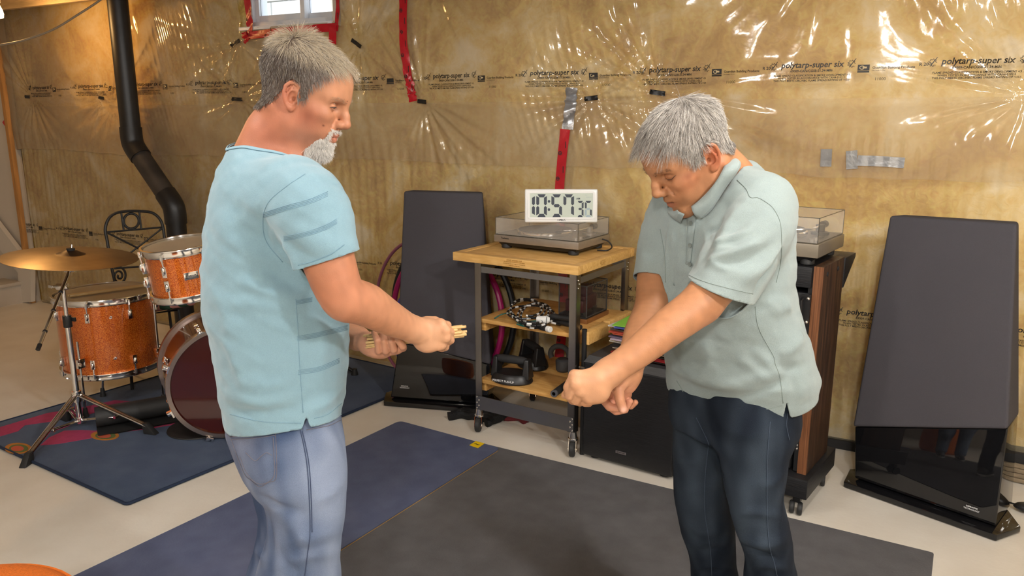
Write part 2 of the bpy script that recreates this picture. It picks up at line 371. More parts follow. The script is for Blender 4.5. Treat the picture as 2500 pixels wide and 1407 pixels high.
def tape_marks(o, A, step, r=0.011):
    b = MB(); L_ = len(A); acc = 0
    for i in range(1, L_):
        acc += np.linalg.norm(A[i, 2]-A[i-1, 2])
        if acc > step:
            acc = 0; c = A[i, 3]-np.array([0, 0.0012, 0]); n = 14; t = np.arange(n)*2*PI/n
            ring = np.stack([np.cos(t), 0*t, np.sin(t)], -1)
            b.add(np.vstack([c+ring*r, c+ring*r*0.62]), [(k, (k+1) % n, n+(k+1) % n, n+k) for k in range(n)])
            b.box(c, (r*1.3, 0.0004, r*0.35)); b.box(A[max(0, i-3), 1]-np.array([0, 0.0012, 0]), (0.004, 0.0004, 0.035))
    if b.n: q = b.build('printing', M['ink'], o, smooth=False); q['kind'] = 'stuff'
o, A = strip('red_tape', [(985, -25), (984, 60), (990, 150), (1000, 205), (1008, 248)], 0.055, m_red); tag(o, 'long red sheathing tape down the plastic right of the window', 'tape'); tape_marks(o, A, 0.11)
o, A = strip('red_tape', [(1380, 316), (1372, 390), (1366, 470), (1368, 560), (1373, 640), (1376, 720), (1373, 800), (1364, 880)], 0.055, m_red, 0, 0.012); tag(o, 'red sheathing tape running down the lower plastic behind the clock', 'tape'); tape_marks(o, A, 0.12)
o, A = strip('duct_tape', [(1397, 214), (1393, 260), (1386, 316)], 0.062, m_duct, 1, 0.006); tag(o, 'silver duct tape strip above the red tape behind the clock', 'tape')
o, A = strip('duct_tape', [(2018, 364), (2016, 407)], 0.048, m_duct); tag(o, 'small square silver tape patch left of the longer patch', 'tape')
o, A = strip('duct_tape', [(2079, 368), (2080, 413)], 0.048, m_duct); tag(o, 'square silver tape patch at the left end of the long silver strip', 'tape')
o, A = strip('duct_tape', [(2094, 392), (2150, 394), (2208, 398)], 0.046, m_duct, 1, 0.0045); tag(o, 'long horizontal silver tape strip on the plastic at right', 'tape')
where = ['beside the wood stud', 'left of the black pipe', 'left of the bearded man', 'at the lower left window corner',
         'on the plastic right of the window', 'at the foot of the long red tape', 'beside the silver tape strip', 'above the right man']
tabs = [((60, 236), (73, 237)), ((240, 238), (254, 240)), ((565, 242), (590, 243)), ((566, 113), (584, 98)), ((858, 97), (882, 115)), ((1019, 247), (1040, 249)), ((1425, 242), (1459, 238)), ((1586, 224), (1623, 229))]
for (a, c), wh in zip(tabs, where):
    o, A = strip('plastic_tab', [a, c], 0.024, m_tab, 1, 0.006, n=4); tag(o, 'small black tab pinning the plastic '+wh, 'tab', 'black tabs pinning the plastic')
o, A = strip('red_tape', [(8, 296), (22, 318)], 0.03, m_red); tag(o, 'scrap of red tape on the wood stud at far left', 'tape')
# ------------------------------------------------------------------ window with red tape around it
wl = MB(); gz = 0
win = MB()
fy = YW+0.02
def fr(b, x0, x1, z0, z1, y0, y1): b.box(((x0+x1)/2, (y0+y1)/2, (z0+z1)/2), (x1-x0, y1-y0, z1-z0))
wx0, wx1, wz0, wz1 = WX0+0.01, WX1-0.01, WZ+0.012, CEIL
fr(win, wx0, wx0+0.05, wz0, wz1, 3.93, 4.07); fr(win, wx1-0.035, wx1, wz0, wz1, 3.93, 4.07); fr(win, wx0+0.002, wx1-0.002, wz0+0.001, wz0+0.035, 3.932, 4.068); fr(win, wx0+0.002, wx1-0.002, wz1-0.03, wz1-0.001, 3.932, 4.068)
W1 = structure(win.build('window_1', M['vinyl'], bevel=0.004))
mid = wx0+0.455
for x0, x1, y in ((wx0+0.05, mid+0.02, 3.955), (mid-0.02, wx1-0.035, 3.995)):
    s = MB(); t = 0.036
    fr(s, x0, x0+t, wz0+0.035, wz1-0.03, y, y+0.035); fr(s, x1-t, x1, wz0+0.035, wz1-0.03, y, y+0.035); fr(s, x0+0.001, x1-0.001, wz0+0.036, wz0+0.075, y+0.001, y+0.034); fr(s, x0+0.001, x1-0.001, wz1-0.06, wz1-0.031, y+0.001, y+0.034)
    so = s.build('sash', M['vinyl'], W1, bevel=0.003)
    g = MB(); fr(g, x0+t, x1-t, wz0+0.075, wz1-0.06, y+0.015, y+0.019)
    gm = bpy.data.materials.get('window_glass') or mat('window_glass', (1, 1, 1), 0.0, trans=1.0)
    gm.node_tree.nodes['Principled BSDF'].inputs['IOR'].default_value = 1.02
    g.build('pane', gm, so, smooth=False)
sill = MB(); fr(sill, WX0, WX1, WZ-0.01, WZ+0.012, 3.86, 4.0); sill.build('window_sill', M['vinyl'], W1, bevel=0.003)
# pale block wall seen through the window
m_blk = mat('pale_block', (0.85, 0.86, 0.87), 0.9, noise=0.12, nscale=9, bump=0.4, bscale=14)
ow = MB(); ow.box((-4.9, 6.05, 2.9), (5.0, 0.1, 2.6)); OW = structure(ow.build('wall_outside', mat('mortar', (0.6, 0.6, 0.6), 0.9), smooth=False))
for r in range(7):
    for c in range(9):
        b = MB(); b.box((-6.9+c*0.42+(r % 2)*0.2, 5.985, 2.15+r*0.21), (0.40, 0.05, 0.195)); b.build('brick', m_blk, OW, smooth=False)
def rect_tape(px, py, label, wd=0.05, off=0.012):
    o, A = strip('red_tape', [(px[0], py[0]), (px[1], py[1])], wd, m_red, 1, off, n=8); tag(o, label, 'tape', 'red tape around the window'); tape_marks(o, A, 0.17, 0.009)
rect_tape((601, 611), (-20, 82), 'red tape strip down the left side of the window', 0.055)
rect_tape((596, 824), (88, 66), 'red tape strip along the bottom edge of the window', 0.048, 0.014)
rect_tape((825, 821), (-20, 76), 'red tape strip down the right side of the window', 0.026)
rect_tape((812, 812), (62, 108), 'red tape tail hanging off the lower right window corner', 0.055, 0.018)
rect_tape((598, 602), (78, 104), 'crumpled red tape end at the lower left window corner', 0.05, 0.02)
# ================================================================== rugs and mats
def poly_slab(name, pts, z0, z1, m, parent=None, bevel=0.0):
    b = MB(); b.hexa([(x, y, z0) for x, y in pts], [(x, y, z1) for x, y in pts]); return b.build(name, m, parent, bevel=bevel)
def rounded(c, r, n=6):
    """polygon corners (ccw or cw) with rounded corners"""
    out = []; L_ = len(c); c = [np.array(q, float) for q in c]
    for i in range(L_):
        p, a, b = c[i], c[i-1], c[(i+1) % L_]; u = (a-p)/np.linalg.norm(a-p); v = (b-p)/np.linalg.norm(b-p)
        for t in np.linspace(0, 1, n): out.append(tuple((1-t)**2*(p+u*r)+2*t*(1-t)*p+t*t*(p+v*r)))
    return out
m_rug = mat('navy_pile', lin('3B4C66'), 0.95, noise=0.25, nscale=7, col2=lin('2E3F5C'), bump=0.6, bscale=350, sheen=0.12)
m_pink = mat('pink_pile', lin('B03A62'), 0.95, noise=0.15, nscale=30, bump=0.5, bscale=350)
m_orng = mat('orange_pile', lin('C07A2A'), 0.95, noise=0.15, nscale=30, bump=0.5, bscale=350)
m_green = mat('green_pile', lin('5E6B35'), 0.95, bump=0.5, bscale=350); m_coral = mat('coral_pile', lin('C2573A'), 0.95, bump=0.5, bscale=350)
rug = thing('rug', 'navy rug with wavy pink bands and orange oval motifs under the drum kit', 'rug', (-3.4, 2.8, 0))
A_, B_ = np.array([-2.803, 1.857]), np.array([-4.20, 1.97]); C_ = np.array([-2.57, 3.80]); D_ = B_+(C_-A_)*1.0+np.array([-0.03, 0.02])
b = MB(); pts = rounded([A_, C_, D_, B_], 0.02); b.hexa([(x, y, 0.0) for x, y in pts], [(x, y, 0.011) for x, y in pts]); b.build('pile', m_rug, rug, bevel=0.004, world=True)
b = MB(); q = np.array([(x, y, 0.009) for x, y in pts]); b.tube(q, 0.007, 6, closed=True); b.build('binding', mat('navy_binding', lin('1C2B44'), 0.9), rug, world=True)
def rug_poly(name, px, m, z=0.0125, par=rug, clip=True):
    P = np.array([atZ(x/2.8145, 750+y/2.8145, z) for x, y in px]); n = len(P)
    bm = bmesh.new(); vs = [bm.verts.new(tuple(p-np.array(rug.location))) for p in P]; f = bm.faces.new(vs)
    ex = bmesh.ops.triangulate(bm, faces=[f]); geo = bmesh.ops.extrude_face_region(bm, geom=bm.faces[:])
    for v in geo['geom']:
        if isinstance(v, bmesh.types.BMVert): v.co.z -= 0.003
    bmesh.ops.recalc_face_normals(bm, faces=bm.faces)
    me = bpy.data.meshes.new(name); bm.to_mesh(me); bm.free(); me.materials.append(m); o = bpy.data.objects.new(name, me); COL.objects.link(o); o.parent = par; return o
rug_poly('pink_band', [(0, 825), (330, 727), (520, 700), (640, 672), (790, 640), (900, 648), (1125, 636), (1300, 640), (1300, 655), (1125, 655), (900, 670), (760, 690), (620, 735), (520, 760), (400, 770), (360, 785), (170, 812), (125, 852), (0, 888)], m_pink)
rug_poly('pink_band', [(275, 950), (340, 895), (440, 850), (560, 845), (650, 850), (820, 835), (1060, 815), (1240, 780), (1440, 755), (1560, 740), (1620, 760), (1500, 790), (1400, 795), (1220, 803), (1060, 830), (820, 862), (640, 898), (400, 940)], m_pink)
def oval(cx, cy, rx, ry, n=26, t0=0, t1=2*PI): return [(cx+rx*math.cos(t), cy+ry*math.sin(t)) for t in np.linspace(t0, t1, n, endpoint=False)]
for cx, cy, rx, ry in ((124, 970, 92, 37), (720, 882, 98, 32), (1345, 775, 112, 22)):
    o = rug_poly('oval_motif', oval(cx, cy, rx, ry), m_orng, 0.0135); rug_poly('motif_ring', oval(cx+4, cy+1, rx*0.72, ry*0.74), m_green, 0.0142, o); rug_poly('motif_core', oval(cx-4, cy+2, rx*0.48, ry*0.5), m_coral, 0.015, o)
# yoga mat: corners from its visible edges
ym = thing('yoga_mat', 'navy blue yoga mat with thin yellow edge and yellow tag', 'mat', (-2.1, 2.2, 0))
c = [np.array([-2.343, 3.128]), np.array([-1.705, 3.075]), np.array([-1.853, 1.27]), np.array([-2.515, 1.30])]
pts = rounded(c, 0.035, 7)
m_yoga = mat('blue_yoga_foam', lin('5D6580'), 0.65, noise=0.12, nscale=9, col2=lin('525A76'), bump=0.25, bscale=120, spec=0.3)
b = MB(); b.hexa([(x, y, 0.0065) for x, y in pts], [(x, y, 0.0115) for x, y in pts]); b.build('mat_top', m_yoga, ym, world=True)
b = MB(); b.hexa([(x, y, 0.0035) for x, y in pts], [(x, y, 0.0065) for x, y in pts]); b.build('mat_underside', mat('yellow_foam', lin('C99A3C'), 0.7), ym, world=True)
q = [atZ(*p, 0.013) for p in ((1146, 1087), (1162, 1077), (1183, 1083), (1167, 1094))]
b = MB(); b.hexa([tuple(p-np.array([0, 0, 0.002])) for p in q], [tuple(p) for p in q]); tg = b.build('fabric_tag', mat('yellow_tag', lin('F2CC00'), 0.6), ym, smooth=False, world=True)
text_on('~', 0.05, (q[0]+q[2])/2, q[2]-q[1], q[1]-q[0], M['ink'], 'logo', tg, world=True, bold=True)
bm_ = thing('floor_mat', 'large dark grey rubber exercise mat under the right-hand man', 'mat', (-0.9, 2.0, 0))
c = [np.array([-1.86, 3.100]), np.array([0.152, 3.031]), np.array([0.075, 1.02]), np.array([-1.94, 1.10])]
pts = rounded(c, 0.012, 3); b = MB(); b.hexa([(x, y, 0.0) for x, y in pts], [(x, y, 0.0034) for x, y in pts])
b.build('mat_top', mat('dark_rubber_mat', lin('626163'), 0.75, noise=0.14, nscale=10, col2=lin('585759'), bump=0.4, bscale=160, spec=0.25), bm_, world=True)
# rolled mat on the rug, black oval pad
rm = thing('rolled_mat', 'black rubber mat half rolled up on the rug behind the cymbal stand foot', 'mat', (-3.4, 2.55, 0.012))
p0, p1 = atZ(238, 1058, 0.012), atZ(438, 1022, 0.012); axd = (p1-p0)/np.linalg.norm(p1-p0); per = np.array([-axd[1], axd[0], 0]); per = per if per[1] > 0 else -per
sp = []
for t in np.linspace(-0.55*PI, 1.9*PI, 40):
    r = 0.060-0.003*max(0, t); sp.append((r*math.cos(t)*0.95, 0.060+r*math.sin(t)))
sp = [(-0.02-0.05*k, 0.002) for k in range(2, 0, -1)]+sp
Sx = np.array(sp); nn = np.gradient(Sx, axis=0); nn = np.stack([-nn[:, 1], nn[:, 0]], -1); nn /= np.linalg.norm(nn, axis=1)[:, None]
b = MB()
for off, in ((0.0,), (0.005,)):
    Q = Sx+nn*off; G = np.stack([p0[None]+per[None]*(Q[:, :1]+0.06)+np.array([0, 0, 1])*Q[:, 1:2]+axd*s for s in np.linspace(0, np.linalg.norm(p1-p0), 9)], 0); G[..., 2] = np.maximum(G[..., 2], 0.014); b.grid(G)
b.build('mat_sheet', M['rubber'], rm, world=True)
pd = atZ(487, 1046, 0.012); b = MB(); n = 30
b.lathe([(0.0, 0.0), (0.15, 0.0), (0.156, 0.003), (0.154, 0.008), (0.0, 0.009)], pd); o = b.build('drum_pad', M['rubber']); tag(o, 'flat round black rubber pad on the rug by the bass drum', 'pad')
# orange pouf at the lower left corner
pf = thing('pouf', 'round orange fabric pouf at the lower left corner', 'pouf', (-1.905, 0.785, 0)); m_pouf = mat('orange_felt', lin('E8761E'), 0.95, noise=0.2, nscale=160, bump=0.6, bscale=220)
pr = [(0.0, 0.46)]+[(0.235*math.sin(a), 0.40+0.06*math.cos(a)) for a in np.linspace(0.35, PI/2, 8)]+[(0.245, 0.32), (0.248, 0.20), (0.240, 0.09)]+[(0.225, 0.03), (0.19, 0.0), (0.0, 0.0)]; pr = [(q[0]*1.16, q[1]*1.02) for q in pr]
b = MB(); b.lathe(pr, n=48); b.build('cover', m_pouf, pf); b = MB(); b.tube([(0.275*math.cos(t), 0.275*math.sin(t), 0.413) for t in np.linspace(0, 2*PI, 48, endpoint=False)], 0.005, 6, closed=True); b.build('piping', m_pouf, pf)
# stair at the far left
stp = thing('staircase', 'bottom of a painted wooden staircase at the far left', 'staircase', (-7.3, 3.3, 0)); m_st = mat('stair_paint', lin('BDB3A4'), 0.6, noise=0.06, nscale=6)
e0 = atZ(70, 738, 0.0); e0 = e0-np.array([0, max(0, e0[1]-3.80), 0])
b = MB()
tp = [atY(x, y, e0[1]) for x, y in ((75, 738), (75, 652), (0, 555), (-30, 515), (-30, 560), (0, 610), (44, 668), (44, 740))]
b.hexa([tuple(p) for p in tp], [tuple(p+np.array([0.0, 0.04, 0])) for p in tp]); b.build('stringer', mat('stringer_paint', lin('CFC7BA'), 0.5), stp, world=True)
for k in range(1):
    x1 = e0[0]-0.02-0.24*k; z = 0.19*(k+1)
    b = MB(); b.box((x1-0.13, e0[1]-0.38, z-0.015), (0.29, 0.80, 0.03)); b.build('tread', m_st, stp, bevel=0.006, world=True)
    b = MB(); b.box((x1-0.01, e0[1]-0.38, z-0.105), (0.02, 0.78, 0.17)); b.build('riser', m_st, stp, world=True)
# ================================================================== pipe, cable, bulb
m_abs = mat('black_abs', (0.014, 0.013, 0.013), 0.42, noise=0.3, nscale=12)
YP = 3.73
P1 = atY(300, 130, YP); P2 = atY(432, 570, YP); r = 0.068
pz1 = atY(318, 352, YP)[2]; pz2 = atY(425, 505, YP)[2]
pipe = thing('drain_pipe', 'black plastic drain pipe with two elbows running down the plastic wall', 'pipe', (P2[0], YP, 0))
e1 = np.array([P1[0], YP, pz1]); e2 = np.array([P2[0], YP, pz2])
b = MB(); b.cyl(np.array([P1[0], YP, CEIL-0.002]), e1+[0, 0, 0.05], r, n=32); b.build('upper_pipe', m_abs, pipe, world=True)
b = MB(); b.cyl(e1, e2, r, n=32); b.build('sloping_pipe', mat('dusty_abs', (0.045, 0.037, 0.032), 0.55, noise=0.6, nscale=7, col2=(0.018, 0.016, 0.015)), pipe, world=True)
b = MB(); b.cyl(e2-[0, 0, 0.05], (P2[0], YP, 0.0), r, n=32); b.build('lower_pipe', m_abs, pipe, world=True)
dd = (e2-e1)/np.linalg.norm(e2-e1)
for e, u, v in ((e1, np.array([0, 0, 1.0]), dd), (e2, -dd, np.array([0, 0, -1.0]))):
    b = MB(); b.tube(smoothpath([e+u*0.12, e+u*0.05, e+(u+v)*0.012, e+v*0.05, e+v*0.12], 5), r*1.1, 28); b.build('elbow', m_abs, pipe, world=True)
cb = MB(); cb.tube(smoothpath([at(-30, 113, 4.6), at(0, 110, 4.6), at(60, 98, 4.55), at(130, 72, 4.5), at(190, 36, 4.45), at(250, -4, 4.4), at(300, -50, 4.35)], 8), 0.0062, 8)
o = cb.build('cable', mat('grey_cable', lin('8F7F6A'), 0.5)); tag(o, 'grey electrical cable sagging in front of the plastic at upper left', 'cable')
bp_ = np.array([-5.66, 3.24, 2.285])
bl = thing('light_bulb', 'bare warm light bulb glowing at the upper left corner', 'bulb', bp_)
b = MB(); b.lathe([(0.0, -0.06), (0.03, -0.052), (0.034, -0.03), (0.03, -0.005), (0.016, 0.03), (0.015, 0.05)], n=20); b.build('globe', mat('lit_bulb', (1, 0.8, 0.5), 0.3, emit=(1.0, 0.62, 0.22), es=30), bl)
b = MB(); b.cyl((0, 0, 0.045), (0, 0, 0.12), 0.022, 0.03, 16); b.cyl((0, 0, 0.12), (0, 0, CEIL-bp_[2]), 0.05, 0.05, 16); b.build('lamp_holder', M['white'], bl)
# hula hoops behind the left speaker
def hoop(c, r, rt, nx, m, label, lean=0.25, bands=None):
    t = thing('hula_hoop', label, 'hoop', (c[0], c[1], 0), group='hula hoops leaning behind the left speaker')
    ux = np.array([math.cos(nx), math.sin(nx), 0]); uz = np.array([-math.sin(nx)*lean, math.cos(nx)*lean, 1.0]); uz /= np.linalg.norm(uz)
    P = np.array([c+r*(ux*math.cos(a)+uz*(1+math.sin(a))) for a in np.linspace(0, 2*PI, 72, endpoint=False)]); P[:, 2] += rt
    b = MB(); b.tube(P, rt, 10, closed=True); o = b.build('ring', m, t, world=True)
    if bands:
        for k in range(0, 72, 12):
            b = MB(); b.tube(P[k:k+4], rt*1.07, 10); b.build('grip_tape', bands, t, world=True)
mh = lambda n, h, rg=0.35: mat(n, lin(h), rg)
# ================================================================== left-hand drum kit
m_spark = mat('orange_sparkle', lin('C4560F'), 0.25, 0.55, noise=0.0, coat=1.0)
def sparkle():
    nt = m_spark.node_tree; N = nt.nodes; L = nt.links; b = N['Principled BSDF']; tc = N.new('ShaderNodeTexCoord')
    v = N.new('ShaderNodeTexVoronoi'); v.inputs['Scale'].default_value = 620; L.new(tc.outputs['Object'], v.inputs['Vector'])
    r = N.new('ShaderNodeValToRGB'); e = r.color_ramp.elements; e[0].color = (*lin('9A3606'), 1); e[1].color = (*lin('FF9C3C'), 1); e[0].position = 0.25; e[1].position = 0.8
    k = e.new(0.5); k.color = (*lin('DC6414'), 1)
    L.new(v.outputs['Color'], r.inputs['Fac']); L.new(r.outputs[0], b.inputs['Base Color'])
    nm = N.new('ShaderNodeBump'); nm.inputs['Strength'].default_value = 0.35; nm.inputs['Distance'].default_value = 0.001; L.new(v.outputs['Distance'], nm.inputs['Height']); L.new(nm.outputs[0], b.inputs['Normal'])
sparkle()
m_head = mat('drum_head', lin('B9A98E'), 0.35, alpha=0.85, noise=0.1, nscale=8); m_dark = mat('drum_inside', (0.03, 0.02, 0.015), 0.7)
def lug(par, c, n, ax, s):
    """lug casing with tension rod reaching the hoop; n outward, ax along the drum toward the hoop"""
    b = MB(); R = np.stack([np.cross(ax, n), n, ax], 1)
    b.box(c+n*0.010, (0.022, 0.020, 0.050), R); b.ell(c+n*0.018+ax*0.006, (0.010, 0.012, 0.020), R, 10, 6); o = b.build('lug', M['chrome'], par, bevel=0.003, world=True)
    b = MB(); b.cyl(c+n*0.014+ax*0.02, c+n*0.016+ax*(s+0.022), 0.004, n=8); b.cyl(c+n*0.016+ax*(s+0.008), c+n*0.016+ax*(s+0.034), 0.0075, n=8); b.build('tension_rod', M['chrome'], o, world=True)
def drum(name, label, c, axis, r, h, nl, ph, lugrows=2, both=True, shell=None, badge=None):
    """c: centre of bottom head, axis: unit vector to the top head"""
    t = thing(name, label, 'drum', (c[0], c[1], 0)); u, v, d = ax3(axis)
    b = MB(); b.lathe([(r*0.93, 0.0), (r, 0.0), (r, h), (r*0.93, h), (r*0.93, 0.0)], c, d, 64); b.build('shell', shell or m_spark, t, world=True)
    for hh, sg in ((0.0, -1), (h, 1)):
        b = MB(); b.lathe([(r+0.003, hh-0.017), (r+0.013, hh-0.017), (r+0.015, hh-0.014), (r+0.009, hh-0.011), (r+0.008, hh), (r+0.009, hh+0.010), (r+0.015, hh+0.013), (r+0.014, hh+0.017), (r+0.003, hh+0.017), (r+0.003, hh-0.017)], c, d, 64); b.build('hoop', M['chrome'], t, world=True)
        b = MB(); b.lathe([(0.0, hh+sg*0.008), (r*0.98, hh+sg*0.008), (r+0.003, hh-sg*0.004)], c, d, 64); b.build('drum_head', m_head, t, world=True)
    for k in range(nl):
        a = ph+2*PI*k/nl; n = u*math.cos(a)+v*math.sin(a)
        lug(t, c+d*(h-0.075)+n*r, n, d, 0.045)
        if both: lug(t, c+d*0.075+n*r, n, -d, 0.045)
    return t, u, v, d
def toward(c, px=None):      # azimuth unit vector from point c to the camera, horizontal
    n = CAM-np.asarray(c); n[2] = 0; return n/np.linalg.norm(n)
FT = atZ(287, 990, 0.012); FT = FT+(-toward(FT))*0.13; Dt = (FT-CAM)@FW; Rr = 106/FPX*Dt
zt = over(FT+toward(FT)*Rr, 287, 737)[2]; zb = over(FT+toward(FT)*Rr, 287, 917)[2]
def az_angle(u, v, n): return math.atan2(n@v, n@u)
u, v, d = ax3((0, 0, 1)); a0 = az_angle(u, v, toward(FT))
ftom, u, v, d = drum('floor_tom', 'orange sparkle floor tom standing on legs beside the cymbal stand', np.array([FT[0], FT[1], zb]), (0, 0, 1), Rr, zt-zb, 8, a0+PI/8+0.03)
for hz in (0.24, 0.80):
    nrm = toward(FT); cc = np.array([FT[0], FT[1], zb+(zt-zb)*hz])+(u*math.cos(a0+0.06)+v*math.sin(a0+0.06))*Rr
    b = MB(); b.lathe([(0.003, 0.0), (0.009, 0.0), (0.008, 0.003), (0.003, 0.0035)], cc, nrm, 16); b.build('vent_grommet', M['chrome'], ftom, world=True)
def tom_leg(pxp, top, bend):
    base = atZ(*pxp, 0.012); pts = [base+[0, 0, 0.02], base+bend*0.3+[0, 0, 0.08], base+bend+[0, 0, 0.16], base+bend+[0, 0, top]]
    b = MB(); b.tube(smoothpath(pts, 6), 0.0062, 10); o = b.build('leg', M['chrome'], ftom, world=True)
    b = MB(); b.cyl(base, base+[0, 0, 0.05], 0.016, 0.010, 14); b.build('rubber_foot', M['rubber'], o, world=True)
    k = base+bend+np.array([0, 0, zb+0.08]); b = MB(); b.box(k, (0.03, 0.04, 0.05)); b.cyl(k, k+toward(k)*0.035, 0.008, n=8); b.box(k+toward(k)*0.04, (0.03, 0.008, 0.012)); b.build('leg_bracket', M['chrome'], o, bevel=0.003, world=True)
tom_leg((210, 1018), zb+0.20, np.array([0.005, 0.0, 0])); tom_leg((252, 968), zb+0.15, np.array([0.03, 0.0, 0])); tom_leg((400, 985), zb+0.42, np.array([0.0, 0.0, 0]))
b = MB(); sk = np.array([FT[0], FT[1], zt+0.018])
for k in range(2): b_ = MB(); b_.cyl(sk+np.array([-0.05+0.02*k, -0.18, 0.002]), sk+np.array([0.09+0.02*k, 0.22, 0.002]), 0.007, 0.006, 10); b_.ell(sk+np.array([0.09+0.02*k, 0.22, 0.002]), (0.006, 0.01, 0.006)); tag(b_.build('drumstick', mat('hickory', lin('C9A873'), 0.5)), 'pale drumstick lying on the floor tom head, '+('left one' if k == 0 else 'right one'), 'drumstick', 'drumsticks on the floor tom')
# rack tom, tilted
RT_c = at(452, 655, 3.62); axis = np.array([-0.05, 0.0, 1.0])+toward(RT_c)*0.13; axis = axis-RT*0.09; axis /= np.linalg.norm(axis)
rr = 84/FPX*3.62; hh = 0.215
u, v, d = ax3(axis); nT = toward(RT_c); a0 = az_angle(u, v, nT)
rtom, u, v, d = drum('rack_tom', 'small orange sparkle rack tom tilted above the bass drum', RT_c-axis*hh/2-toward(RT_c)*rr*0.0, axis, rr, hh, 6, a0-0.50)
nB = u*math.cos(a0+0.13)+v*math.sin(a0+0.13); cB = RT_c+nB*(rr+0.003); sx = np.cross(d, nB)
b = MB(); b.box(cB, (0.062, 0.006, 0.034), np.stack([sx, nB, d], 1)); bd = b.build('badge', M['chrome'], rtom, bevel=0.002, world=True)
text_on('YAMAHA', 0.011, cB+nB*0.0035, sx, d, M['ink'], 'lettering', bd, world=True, bold=True)
# bass drum: front head turned to the right of the camera
BC = at(553, 868, 3.80); nb = toward(BC)+RT*0.16; nb[2] = 0; nb /= np.linalg.norm(nb); rb = 0.272; BC[2] = rb+0.03
m_bass = mat('deep_red_orange_lacquer', lin('5E1C0C'), 0.22, 0.2, coat=1.0); m_bhead = mat('reflective_red_head', lin('3E100C'), 0.12, spec=0.6, coat=0.6)
bd = thing('bass_drum', 'bass drum with dark red front head and steel hoop, half behind the left man', 'drum', (BC[0], BC[1], 0)); u, v, d = ax3(nb)
b = MB(); b.lathe([(rb*0.95, -0.40), (rb, -0.40), (rb, -0.02), (rb*0.95, -0.02)], BC, nb, 72); b.build('shell', m_bass, bd, world=True)
for hh_ in (-0.02, -0.40):
    b = MB(); b.lathe([(rb-0.006, hh_-0.02), (rb+0.014, hh_-0.02), (rb+0.016, hh_), (rb+0.014, hh_+0.02), (rb-0.006, hh_+0.02), (rb-0.006, hh_-0.02)], BC, nb, 72); b.build('hoop', mat('hoop_metal', (0.42, 0.34, 0.30), 0.25, 0.9), bd, world=True)
    b = MB(); b.lathe([(0.0, hh_+0.004), (rb-0.012, hh_+0.004), (rb-0.005, hh_+0.012)], BC, nb, 72); b.build('drum_head', m_bhead, bd, world=True)
for k in range(8):
    a = 2*PI*(k+0.5)/8; n = u*math.cos(a)+v*math.sin(a); c = BC+n*(rb+0.018)-nb*0.02
    b = MB(); b.box(c, (0.02, 0.03, 0.045), np.stack([np.cross(nb, n), nb, n], 1)); o = b.build('claw', M['chrome'], bd, bevel=0.004, world=True)
    b = MB(); b.cyl(c-nb*0.12, c+nb*0.035, 0.0045, n=8); b.box(c+nb*0.035, (0.034, 0.01, 0.008), np.stack([np.cross(nb, n), nb, n], 1)); b.build('tension_rod', M['chrome'], o, world=True)
    b = MB(); b.box(BC+n*(rb+0.012)-nb*0.17, (0.024, 0.05, 0.02), np.stack([np.cross(nb, n), nb, n], 1)); b.build('lug', M['chrome'], bd, bevel=0.004, world=True)
sp0 = atZ(566, 1083, 0.012); s1 = BC+np.array([0, 0, -0.12])-u*0.0+(sp0-BC)*np.array([0.4, 0.4, 0]); b = MB(); b.tube([s1, sp0+[0, 0, 0.03]], 0.007, 10); o = b.build('spur', M['chrome'], bd, world=True); b = MB(); b.cyl(sp0, sp0+[0, 0, 0.045], 0.017, 0.012, 14); b.build('rubber_foot', M['rubber'], o, world=True)
sp1 = atZ(418, 992, 0.012); s1 = BC+(sp1-BC)*0.55; s1[2] = 0.14; b = MB(); b.tube([s1, sp1+[0, 0, 0.03]], 0.007, 10); o = b.build('spur', M['chrome'], bd, world=True); b = MB(); b.cyl(sp1, sp1+[0, 0, 0.045], 0.017, 0.012, 14); b.build('rubber_foot', M['rubber'], o, world=True)
b = MB(); b.cyl(BC+[0, 0, rb]-nb*0.2, RT_c-axis*0.05-toward(RT_c)*rr*1.1, 0.012, n=12); b.cyl(RT_c-axis*0.05-toward(RT_c)*rr*1.1, RT_c-axis*0.05-toward(RT_c)*rr*0.98, 0.018, n=10); b.build('tom_mount', M['chrome'], bd, world=True)
# cymbal stand and cymbal
S0 = atZ(197, 1040, 0.012); stand = thing('cymbal_stand', 'chrome boom cymbal stand with three double braced legs', 'stand', (S0[0], S0[1], 0))
hub = over(S0, 203, 962); j1 = over(S0, 160, 735); j2 = over(S0, 157, 762); top1 = over(S0, 156, 700)
up_ = np.array([0, 0, 1.0])
hub = np.array([S0[0], S0[1], hub[2]]); zj = over(S0, 165, 775)[2]; zt1 = over(S0, 155, 705)[2]
b = MB(); b.cyl(S0+[0, 0, 0.03], (S0[0], S0[1], zj), 0.0145, n=18); b.build('lower_tube', M['chrome'], stand, world=True)
b = MB(); b.cyl((S0[0], S0[1], zj-0.02), (S0[0], S0[1], zt1), 0.0105, n=16); b.build('upper_tube', M['chrome'], stand, world=True)
b = MB(); b.cyl((S0[0], S0[1], zj-0.05), (S0[0], S0[1], zj+0.01), 0.021, n=18); b.box(np.array([S0[0], S0[1], zj-0.01])+RT*0.03, (0.035, 0.012, 0.02)); b.build('height_clamp', M['black'], stand, bevel=0.002, world=True)
tilt = np.array([S0[0], S0[1], zt1+0.01])
b = MB(); b.cyl(tilt-RT*0.03, tilt+RT*0.03, 0.017, n=16); b.cyl(tilt-RT*0.055, tilt-RT*0.03, 0.006, n=8); b.box(tilt-RT*0.062, (0.03, 0.008, 0.014)); b.build('tilter', M['chrome'], stand, bevel=0.002, world=True)
Ds = (tilt-CAM)@FW
bm0_, bm1_ = at(93, 852, Ds-0.30), at(172, 655, Ds+0.04); dirb = (bm1_-bm0_)
b = MB(); b.cyl(bm0_, bm1_, 0.0085, n=14); boom = b.build('boom_arm', M['chrome'], stand, world=True)
